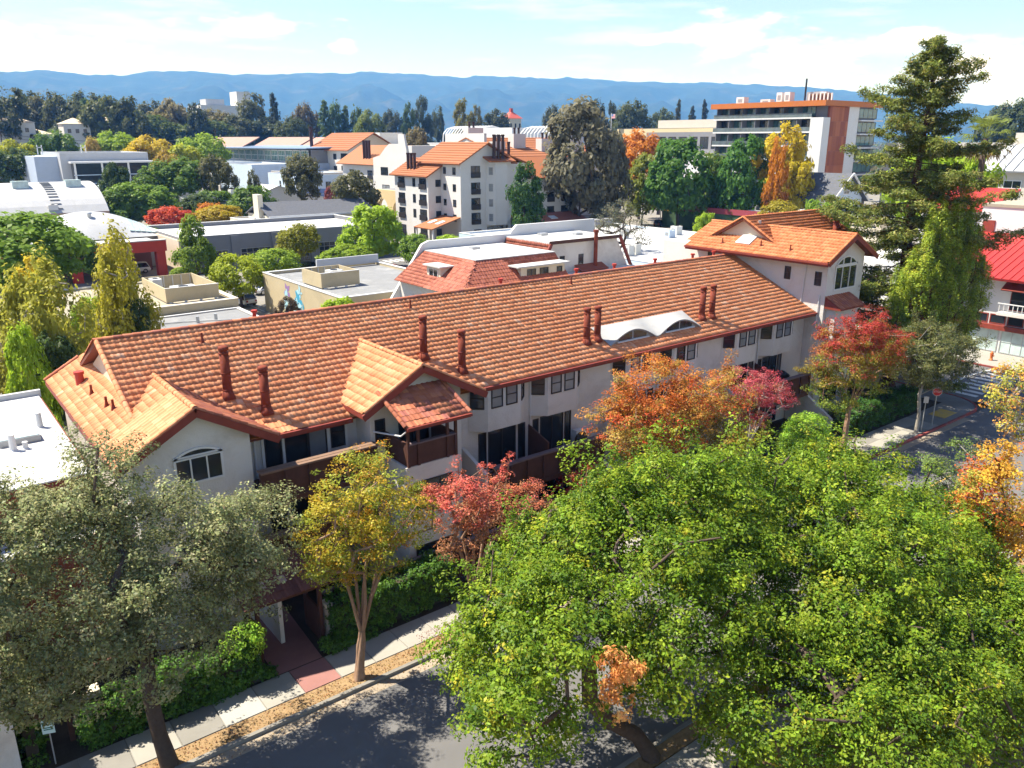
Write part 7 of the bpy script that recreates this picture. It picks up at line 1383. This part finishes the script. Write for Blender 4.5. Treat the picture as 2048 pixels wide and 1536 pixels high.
for (l, px, yt, w, k, c, D) in (('mixed green tree behind the broad green one', 345, 318, 120, 'spread', G1, 230), ('dark tree below the grey glazed box', 228, 330, 52, 'spread', G4, 215), ('dark low tree right of the grey glazed box', 300, 345, 60, 'round', G4, 235), ('golden yellow tree in the left middle distance', 290, 276, 92, 'spread', YE, 330), ('lime tree right of the golden yellow tree', 372, 290, 70, 'oval', YL, 300), ('bright green tree near the clerestory glass', 402, 272, 96, 'spread', G3, 330), ('light green crown behind the grey glazed box', 222, 266, 90, 'spread', G3, 345), ('tan dry tree behind the grey glazed box', 182, 278, 34, 'oval', (.30, .22, .06), 340), ('green oak top above the left sheds', 100, 264, 80, 'spread', G1, 345), ('yellow crown at the far left edge', 25, 284, 70, 'spread', YL, 330), ('dark oak at the far left edge above the sheds', 22, 300, 110, 'spread', G4, 300), ('orange tinged tree in the left middle distance', 330, 306, 60, 'spread', (.22, .15, .02), 250),
    ('olive tree standing before the taupe box', 432, 312, 66, 'spread', OL, 222), ('olive street tree before the blue shop', 505, 340, 34, 'tall', OL, 205), ('olive street tree beside the apartment wing', 602, 310, 72, 'spread', OL, 215), ('olive tree in the apartment court', 706, 346, 90, 'spread', OL, 178), ('maroon small tree in the apartment court', 660, 372, 32, 'oval', PU, 182), ('brown olive tree behind the stepped parapet', 835, 262, 60, 'oval', (.12, .10, .05), 240), ('dark green street tree before the white tower', 1050, 326, 88, 'tall', (.035, .075, .018), 156), ('tall grey green eucalyptus right of the apartments', 1165, 206, 150, 'oval', EU, 178), ('grey green eucalyptus limb mass right of the tall one', 1215, 262, 90, 'oval', EU, 186), ('scrubby grey bush below the eucalyptus', 1215, 408, 70, 'oval', GY, 172), ('orange maple behind the green street trees', 1285, 264, 96, 'spread', ORA, 215), ('yellow green tree beside the eucalyptus', 1290, 312, 80, 'oval', (.13, .15, .018), 200),
    ('tall deep green tree, left of the pair before the hotel', 1365, 276, 120, 'oval', (.06, .125, .02), 190), ('lower green tree between the pair before the hotel', 1432, 310, 80, 'oval', (.09, .13, .02), 195), ('tall deep green tree, right of the pair before the hotel', 1490, 274, 96, 'oval', (.05, .115, .018), 190), ('golden yellow tree with orange streaks before the hotel', 1572, 248, 110, 'tall', (.40, .27, .015), 192), ('yellow lower half of the golden tree', 1590, 322, 76, 'oval', (.32, .26, .015), 190), ('orange inner crown of the golden tree', 1560, 275, 46, 'tall', (.42, .15, .015), 185), ('lime tree glowing behind the redwood, upper crown', 1890, 285, 150, 'spread', LM, 128), ('lime tree glowing behind the redwood, right crown', 1945, 322, 110, 'spread', LM, 122), ('green bush crowding the tower roof', 1660, 398, 90, 'oval', (.12, .19, .025), 98), ('golden hedge along the restaurant roof', 1560, 402, 80, 'oval', (.22, .19, .02), 178),
    ('green shrub tuft behind the long ridge', 668, 596, 90, 'oval', LM, 76), ('bare brown shrub before the flower mural', 572, 590, 50, 'tall', (.10, .075, .05), 86), ('small lime tree at the restaurant corner', 1410, 424, 40, 'oval', LM, 165), ('dark shade tree behind the street lamp', 1330, 350, 90, 'spread', G4, 205), ('dark shade tree right of the street lamp', 1430, 352, 110, 'spread', G4, 205), ('green ivy mound beside the curved skylight roof', 292, 452, 56, 'spread', G3, 155), ('small shrub at the showroom corner', 358, 536, 30, 'round', G3, 128)):
    bt('maple' if ('maple' in l or 'golden' in l) else ('eucalyptus' if 'eucal' in l else ('shrub' if ('shrub' in l or 'bush' in l or 'hedge' in l) else 'street_tree')), l, px, yt, w, k, c, D=D, cat='shrub' if ('shrub' in l or 'bush' in l or 'hedge' in l or 'mound' in l) else 'tree')
# open grey tree in front of the white roof
x, y = gz(1237, 556); big_tree('sparse_tree', 'sparse grey leaved tree with bare limbs beyond the ridge', (x, y, 0), [(x, y, -.05), (x+.1, y, 2.0), (x, y+.2, 4.2)], [(x-1.6, y, 8.4, 3.0, 2.4, 2.0), (x+2.2, y-.6, 7.6, 2.8, 2.4, 1.9), (x+.3, y+.5, 10.2, 2.8, 2.4, 1.4), (x-3.8, y+.5, 6.4, 1.8, 1.6, 1.4), (x+3.6, y-1, 5.6, 1.6, 1.6, 1.0)], 81, 190, 22, .5, .2, pal((.10, .10, .06), (.14, .135, .085), (.075, .08, .045)), BARK, rbase=.24, ntips=120, shell=.2, r_tip=.02)
# far skyline: dark tree belt on the left, conifers and broad crowns further right
rs = random.Random(17); ordn = ['first', 'second', 'third', 'fourth', 'fifth', 'sixth', 'seventh', 'eighth', 'ninth', 'tenth', 'eleventh', 'twelfth', 'thirteenth', 'fourteenth', 'fifteenth', 'sixteenth', 'seventeenth', 'eighteenth', 'nineteenth', 'twentieth', 'twenty-first', 'twenty-second', 'twenty-third', 'twenty-fourth', 'twenty-fifth', 'twenty-sixth']
belt = [(15, 178, 90, 'tall', DK, 470), (52, 186, 70, 'tall', DK, 560), (48, 200, 80, 'spread', G4, 440), (95, 190, 80, 'spread', (.055, .06, .03), 520), (92, 205, 70, 'cone', DK, 400), (130, 196, 80, 'spread', (.05, .06, .028), 500), (170, 203, 86, 'pine', (.05, .085, .03), 400), (168, 188, 80, 'spread', DK, 560), (212, 200, 90, 'spread', (.06, .075, .03), 480), (258, 196, 80, 'tall', DK, 470), (238, 214, 90, 'spread', (.055, .07, .03), 430), (300, 206, 70, 'spread', (.05, .06, .035), 620), (340, 204, 66, 'spread', EU, 520), (335, 220, 80, 'spread', (.09, .085, .04), 420), (392, 207, 54, 'tall', DK, 500), (430, 222, 80, 'spread', (.09, .085, .04), 440), (300, 236, 120, 'spread', (.05, .075, .025), 400), (395, 240, 110, 'spread', (.055, .08, .028), 400), (500, 188, 80, 'tall', (.065, .075, .04), 430), (545, 192, 52, 'pine', (.035, .045, .03), 420), (470, 235, 80, 'spread', (.05, .06, .03), 410), (612, 210, 46, 'spread', (.09, .075, .04), 560), (530, 240, 90, 'spread', (.04, .055, .028), 420), (150, 232, 90, 'spread', (.05, .07, .028), 390), (20, 222, 80, 'spread', G4, 420), (580, 236, 60, 'spread', (.05, .065, .03), 480)]
for i, (px, yt, w, k, c, D) in enumerate(belt): D = D+110 if D < 460 else D; bt('pine_tree' if k == 'pine' else 'dark_skyline_tree', '%s of the dark far skyline belt, %s listed from the left' % ({'pine': 'conifer', 'tall': 'tall ragged tree', 'spread': 'broad tree', 'cone': 'pointed tree'}[k], ordn[i]), px, yt, w, k, (c[0]*1.25, c[1]*1.15, c[2]*.8), D=D, group='dark tree belt on the left skyline')
sky = [(648, 205, 60, 'pine', (.06, .095, .035), 520), (668, 203, 56, 'cone', (.055, .09, .035), 540), (690, 216, 52, 'pine', (.06, .09, .035), 540), (712, 214, 54, 'cone', (.055, .085, .035), 540), (735, 225, 60, 'spread', (.09, .12, .04), 480), (785, 222, 44, 'spread', (.05, .06, .03), 600), (818, 206, 34, 'tall', (.05, .08, .035), 520), (846, 194, 44, 'tall', (.055, .07, .045), 540), (876, 214, 34, 'tall', (.06, .075, .04), 560), (925, 200, 56, 'tall', (.11, .11, .035), 470), (950, 212, 40, 'tall', (.10, .10, .04), 480), (1265, 206, 72, 'spread', (.055, .07, .035), 480), (1196, 200, 40, 'tall', (.04, .05, .03), 480), (1222, 206, 40, 'tall', (.045, .055, .03), 500), (1325, 222, 50, 'spread', (.06, .08, .04), 560), (1358, 204, 34, 'pine', (.055, .06, .035), 520), (1410, 204, 38, 'pine', (.035, .045, .035), 600), (1385, 216, 40, 'pine', (.04, .05, .035), 640), (1735, 188, 30, 'tall', (.04, .055, .03), 300), (2035, 202, 70, 'spread', (.045, .065, .035), 420), (2000, 220, 60, 'spread', (.045, .06, .035), 440), (1110, 214, 40, 'spread', (.05, .06, .035), 560), (990, 224, 60, 'spread', (.045, .055, .03), 560)]
for i, (px, yt, w, k, c, D) in enumerate(sky): bt('pine_tree' if k == 'pine' else 'skyline_tree', '%s on the central and right skyline, %s listed from the left' % ({'pine': 'pointed conifer', 'cone': 'dense pointed tree', 'tall': 'ragged tall tree', 'spread': 'broad dark crown'}[k], ordn[i]), px, yt, w, k, (c[0]*1.2, c[1]*1.1, c[2]*.8), D=D, group='trees along the central skyline')
# unbroken tree cover of the town farther out: one mass
def woodland():
    rng = np.random.default_rng(77); n = 9000; A = rng.uniform(R(-4), R(80), n); D = 420*np.exp(rng.random(n)*math.log(4200/420)); hgt = rng.uniform(6, 15, n)
    P = np.stack([D*np.sin(A), D*np.cos(A), hgt*.6], 1); sz = 3.2+D/900
    V = []; C = []
    for part in range(1):
        m = 8; idx = np.repeat(np.arange(n), m); d, r = ball(rng, n*m, .3); rad = np.stack([hgt*.62, hgt*.62, hgt*.5], 1)[idx]
        pos = P[idx]+d*r*rad; nr = unit(d+np.array([0, 0, .5])+rng.normal(size=d.shape)*.4)
        q = leaf_quads(rng, pos, nr, 1.0, .7, 0); c4 = q.reshape(-1, 4, 3); cen = c4.mean(1, keepdims=True); c4 = cen+(c4-cen)*sz[idx][:, None, None]*.8
        base = np.array([(.05, .065, .03), (.04, .055, .028), (.075, .085, .035), (.09, .08, .04), (.06, .085, .03)])[rng.integers(0, 5, n)]*(1+.15*rng.normal(size=(n, 1)))
        V.append(c4.reshape(-1, 3)); C.append(np.clip(1.7*base[idx]*(1+.15*rng.normal(size=(n*m, 1))), .01, .4))
    o = link('distant_woodland', npmesh('distant_woodland', np.concatenate(V), 4, LEAF, np.concatenate(C))); tag(o, 'far tree cover of the town reading as one dark mass', 'woodland', kind='stuff')
    # pale roofs scattered through it
    for k in range(26):
        a = R(rng.uniform(2, 74)); d = rng.uniform(520, 2000); x, y = d*math.sin(a), d*math.cos(a); w = rng.uniform(6, 16); h = rng.uniform(9, 14)
        roofs.append((x, y, w, h))
roofs = []; woodland()
FARM = MB()
for x, y, w, h in roofs: FARM.box(x-w, y-w*.6, -.2, x+w, y+w*.6, h)
o = FARM.build('distant_roofs', STUCCO); tag(o, 'scattered pale roofs lost in the far tree cover', 'roofs', kind='stuff')
# palm
def palm(px, yt, yb_, D, label):
    x, y, z = atd(px, yt, D); rng = np.random.default_rng(5); t = thing('fan_palm', label, 'palm', (x, y, 0)); zc = z-1.6
    mb = MB(); mb.tube([(x, y, -.1), (x+.1, y, zc*.5), (x, y, zc)], [.45, .34, .36], 10); mb.build('trunk', BARK, t, True); V = []; C = []
    for i in range(46):
        a = i*2.4; e = rng.uniform(-.9, 1.1); d = np.array([math.cos(a)*math.cos(e), math.sin(a)*math.cos(e), math.sin(e)]); c0 = np.array([x, y, zc]); tip = c0+d*rng.uniform(1.9, 2.7); s = np.cross(d, [0, 0, 1]); s /= np.linalg.norm(s)+1e-6; u = np.cross(s, d)
        dead = e < -.45; col = (.22, .15, .06) if dead else ((.15, .19, .035) if e > 0 else (.20, .19, .05))
        for k in range(9):
            f = (k-4)/4*1.1; dd = d*math.cos(f)+s*math.sin(f); L = rng.uniform(1.0, 1.6); b_ = tip; p1 = b_+dd*L*.55; p2 = b_+dd*L+np.array([0, 0, -.45*L*(.5 if e > .5 else 1)]); w = u*.0+np.cross(dd, u)*.09
            V += [b_-w*.3, p1-w, p2, p1+w]; C.append(np.array(col)*rng.uniform(.75, 1.25))
        V += [c0-s*.04, c0+s*.04, tip+s*.03, tip-s*.03]; C.append(np.array(col)*.7)
    link('crown', npmesh('crown', np.array(V), 4, LEAF, np.array(C)), t)
palm(1976, 250, 0, 118, 'fan palm with shaggy brown skirt right of the redwood')
# ---------------------------------------------------------------- cars
TYRE = pm('tyre', (.02, .02, .02), .8); RIM = pm('alloy rim', (.45, .45, .46), .35, .05, 2, 0, 1, .5, .7); LAMPW = pm('lamp glass', (.6, .6, .58), .2); LAMPR = pm('tail lamp', (.35, .01, .01), .3); CARGL = glassmat('car glass', (.012, .014, .018), .05, .7)
def paint(name, col): 
    m, t, b, o = newmat(name); b.inputs['Base Color'].default_value = col+(1,); b.inputs['Roughness'].default_value = .28; b.inputs['Coat Weight'].default_value = .6; b.inputs['Coat Roughness'].default_value = .08
    n = t.nodes.new('ShaderNodeTexNoise'); n.inputs['Scale'].default_value = 2; mx = t.nodes.new('ShaderNodeMixRGB'); mx.inputs[1].default_value = tuple(c*.92 for c in col)+(1,); mx.inputs[2].default_value = tuple(min(1, c*1.06) for c in col)+(1,); t.links.new(n.outputs['Fac'], mx.inputs[0]); t.links.new(mx.outputs[0], b.inputs['Base Color']); return m
PW = paint('white car paint', (.72, .72, .72)); PK = paint('black car paint', (.012, .012, .014)); PS_ = paint('silver car paint', (.38, .39, .41)); PB = paint('blue car paint', (.03, .07, .22)); PR_ = paint('red car paint', (.35, .02, .02))
def loft(secs):
    """secs: list of (x, [(y,z)...]) rings"""
    mb = MB(); k = len(secs[0][1]); V = [(x, y, z) for x, r in secs for y, z in r]; F = []
    for i in range(len(secs)-1):
        for j in range(k): F.append((i*k+j, i*k+(j+1) % k, (i+1)*k+(j+1) % k, (i+1)*k+j))
    F += [tuple(range(k))[::-1], tuple((len(secs)-1)*k+j for j in range(k))]; mb.add(V, F); return mb
def ring(w, z0, z1, b=.12): return [(-w+b, z0), (w-b, z0), (w, z0+b), (w, z1-b*1.4), (w-b*1.5, z1), (-w+b*1.5, z1), (-w, z1-b*1.4), (-w, z0+b)]
_carm = {}
def car_meshes(kind):
    if kind in _carm: return _carm[kind]
    suv = kind == 'suv'; hb = .98 if suv else .88; ht = 1.66 if suv else 1.42; L = 4.6; z0 = .28
    body = loft([(-L/2, ring(.74, z0+.16, hb-.22)), (-L/2+.12, ring(.84, z0+.04, hb-.06)), (-L/2+.6, ring(.9, z0, hb)), (.55, ring(.91, z0, hb)), (.95, ring(.9, z0, hb-.02)), (L/2-.45, ring(.87, z0, hb-.14)), (L/2-.1, ring(.80, z0+.06, hb-.24)), (L/2, ring(.68, z0+.18, hb-.34))])
    ge = -L/2+(.12 if suv else .75)
    cab = lambda w, z: [(-w, hb-.06), (w, hb-.06), (w-.14, z), (-w+.14, z)]
    glass = MB(); b0 = [(-L/2+(.2 if suv else .55), hb-.05), (1.02, hb-.05)]; t0 = [(-L/2+(.55 if suv else 1.25), ht-.05), (.25, ht-.05)]
    q = [(b0[0][0], -.84, b0[0][1]), (b0[1][0], -.84, b0[1][1]), (b0[1][0], .84, b0[1][1]), (b0[0][0], .84, b0[0][1]), (t0[0][0], -.66, ht-.05), (t0[1][0], -.66, ht-.05), (t0[1][0], .66, ht-.05), (t0[0][0], .66, ht-.05)]
    glass.add(q, [(0, 3, 2, 1), (4, 5, 6, 7), (0, 1, 5, 4), (1, 2, 6, 5), (2, 3, 7, 6), (3, 0, 4, 7)])
    roof_ = loft([(t0[0][0]-.12, [(-.64, ht-.06), (.64, ht-.06), (.56, ht-.02), (-.56, ht-.02)]), (t0[0][0]+.1, [(-.69, ht-.06), (.69, ht-.06), (.60, ht+.01), (-.60, ht+.01)]), (t0[1][0]-.1, [(-.69, ht-.06), (.69, ht-.06), (.60, ht+.01), (-.60, ht+.01)]), (t0[1][0]+.1, [(-.66, ht-.08), (.66, ht-.08), (.58, ht-.03), (-.58, ht-.03)])])
    for sx in (-1, 1):                      # pillars
        for (xa, xb) in ((b0[0][0], t0[0][0]), (b0[1][0], t0[1][0]), (-.35, -.32)): roof_.beam((xa, sx*.845, hb-.05), (xb, sx*.668, ht-.04), .09, .05)
    wheel = MB(); wheel.tube([(0, -.11, 0), (0, -.10, 0), (0, .10, 0), (0, .11, 0)], [.28, .34, .34, .28], 18); rim = MB(); rim.tube([(0, -.115, 0), (0, .115, 0)], .21, 14)
    _carm[kind] = (body, glass.mesh('glass', CARGL), roof_, wheel.mesh('tyre', TYRE, True), rim.mesh('rim', RIM), L, hb); return _carm[kind]
def car(kind, label, x, y, rz, pnt, z=0.0, group=None):
    body, glass, roof_, wm, rm, L, hb = car_meshes(kind); t = bpy.data.objects.new('parked_car', None); COL.objects.link(t); LOCAL.add(t.name); t.location = (x, y, z); t.rotation_euler = (0, 0, rz); tag(t, label, 'car', group or 'cars parked behind the condominium')
    link('body', body.mesh('body', pnt, False), t); link('windows', glass, t); link('car_roof', roof_.mesh('car_roof', pnt), t)
    for sx in (-1.42, 1.38):
        for sy in (-.80, .80): w = link('wheel', wm, t); w.location = (sx, sy, .34); r = link('rim', rm, w)
    for sy in (-.6, .6):
        link('headlight', MB().box(L/2-.16, sy-.16, hb-.40, L/2-.035, sy+.16, hb-.28).mesh('headlight', LAMPW), t); link('tail_light', MB().box(-L/2-.01, sy-.12, hb-.34, -L/2+.1, sy+.12, hb-.12).mesh('tail_light', LAMPR), t)
        link('mirror', MB().box(.72, sy*1.63-.06, hb, .86, sy*1.63+.06, hb+.14).mesh('mirror', pnt), t)
    link('bumper', MB().box(-L/2-.05, -.7, .34, -L/2+.05, .7, .5).mesh('bumper', DARKFRAME), t)
    return t
c_ = gz(500, 612); car('suv', 'white suv parked beside the mural wall', c_[0]-.4, c_[1]+1.5, R(100), PW)
c_ = gz(545, 588); car('sedan', 'white sedan behind the round yellow green tree', c_[0], c_[1]+1, R(8), PW); c_ = gz(283, 550); car('suv', 'white suv parked under the red canopy', c_[0]-.4, c_[1]+2.4, R(182), PW); c_ = gz(622, 542); car('suv', 'black suv on the street before the showroom', c_[0], c_[1], R(0), PK, -.12); c_ = gz(92, 606); car('sedan', 'white car under the forked street tree at left', c_[0], c_[1], R(4), PW); c_ = gz(196, 622); car('sedan', 'silver car mostly hidden behind the drooping birch', c_[0], c_[1]+1, R(5), PS_)
c_ = gz(880, 505); car('sedan', 'white car waiting near the avenue crosswalk', c_[0], c_[1], R(85), PW, -.12); c_ = gz(866, 556); car('sedan', 'dark blue car behind the mansard wall', c_[0]+1, c_[1], R(10), PB, -.12); c_ = gz(838, 562); car('suv', 'black car left of the dark blue one', c_[0], c_[1], R(10), PK, -.12); c_ = gz(708, 562); car('sedan', 'dark car beneath the low bright green tree', c_[0], c_[1], R(5), PK, -.12)
c_ = gz(172, 720); car('suv', 'black car peeking past the left end of the tile ridge', c_[0], c_[1], R(60), PK); c_ = gz(625, 402); car('sedan', 'white far car by the blue corner shop', c_[0], c_[1], R(0), PW, -.12); c_ = gz(655, 398); car('suv', 'red far car before the apartment wing', c_[0], c_[1], R(0), PR_, -.12); c_ = gz(1320, 452); car('suv', 'dark car under the shade trees by the lamp', c_[0], c_[1], R(20), PK, -.05); c_ = gz(1045, 552); car('sedan', 'silver car behind the white parapet', c_[0], c_[1], R(85), PS_, -.12)
# ---------------------------------------------------------------- lamps and small things
def lamp(px, ytop, ybase, side, label, banner=False):
    x, y = gz(px, ybase); D = math.hypot(x, y); z = atd(px, ytop, D)[2]; t = thing('street_lamp', label, 'street lamp', (x, y, 0)); d = _rt*side
    mb = MB(); mb.tube([(x, y, -.1), (x, y, z*.88), (x+d[0]*.4, y+d[1]*.4, z*.96), (x+d[0]*1.8, y+d[1]*1.8, z)], [.11, .07, .06, .05], 8); mb.build('pole', ACMETAL, t, True)
    mb = MB(); mb.tube([(x+d[0]*1.7, y+d[1]*1.7, z-.03), (x+d[0]*2.5, y+d[1]*2.5, z)], [.10, .16], 8); mb.build('lamp_head', ACMETAL, t)
    if banner: mb = MB(); e = _rt*-1; mb.prism([(x+e[0]*.15, y+e[1]*.15, z*.30), (x+e[0]*1.0, y+e[1]*1.0, z*.30), (x+e[0]*1.0, y+e[1]*1.0, z*.72), (x+e[0]*.15, y+e[1]*.15, z*.72)], (.02, .02, 0)); mb.build('banner', pm('coloured banner', (.35, .25, .32), .8, .6, 2.5, stain=.9, stain_col=(.5, .35, .05), stain_scale=1.5), t)
lamp(1050, 424, 482, -1, 'pale street lamp before the apartment tower'); lamp(1320, 391, 446, -1, 'pale street lamp with a coloured banner', True); lamp(434, 344, 388, 1, 'pale street lamp by the yellow umbrella'); lamp(1535, 374, 420, -1, 'pale street lamp near the golden tree'); lamp(1415, 508, 560, 1, 'short lamp standing behind the tile ridge')
x, y = gz(432, 388); t = thing('market_umbrella', 'yellow market umbrella beside the olive tree', 'umbrella', (x-2, y+6, 0)); MB().tube([(x-2, y+6, 0), (x-2, y+6, 6.4)], .08, 6).build('pole', GREYFRAME, t); mb = MB(); mb.tube([(x-2, y+6, 5.6), (x-2, y+6, 5.62), (x-2, y+6, 7.2)], [.2, 5.2, .1], 8); mb.build('canopy', pm('yellow canvas', (.62, .42, .04), .8), t)
x, y = gz(582, 402); t = thing('stop_sign', 'far stop sign near the blue corner shop', 'sign', (x, y, 0)); zt = 3.3; MB().box(x-.06, y-.06, -.1, x+.06, y+.06, zt).build('post', GALV, t); mb = MB(); mb.prism(octagon(Vector((x, y-.1, zt+.2)), Vector((1, 0, 0)), .8, 0), (0, -.03, 0)); mb.build('face', RED, t)
# overhead wires at the left
for k, (ya, yb2) in enumerate(((268, 276), (275, 281))):
    a = atd(0, ya, 360); b = atd(430, yb2, 360); m = [(a[0]+(b[0]-a[0])*f, a[1]+(b[1]-a[1])*f, a[2]+(b[2]-a[2])*f-2.2*math.sin(math.pi*f)) for f in np.linspace(0, 1, 12)]; t = MB().tube(m, .07, 4, False).build('overhead_wire', DARKFRAME); tag(t, ['upper overhead wire strung across the left middle distance', 'lower overhead wire strung across the left middle distance'][k], 'wire')
for k, (px, D) in enumerate(((0, 360), (430, 360))):
    x, y, z = atd(px, 262, D); t = thing('utility_pole', ['timber utility pole at the left edge among trees', 'timber utility pole beside the bright green tree'][k], 'pole', (x, y, 0)); MB().tube([(x, y, -.2), (x, y, z+1)], .2, 8).build('shaft', BARK, t); MB().box(x-1.4, y-.08, z, x+1.4, y+.08, z+.2).build('crossarm', BARK, t)
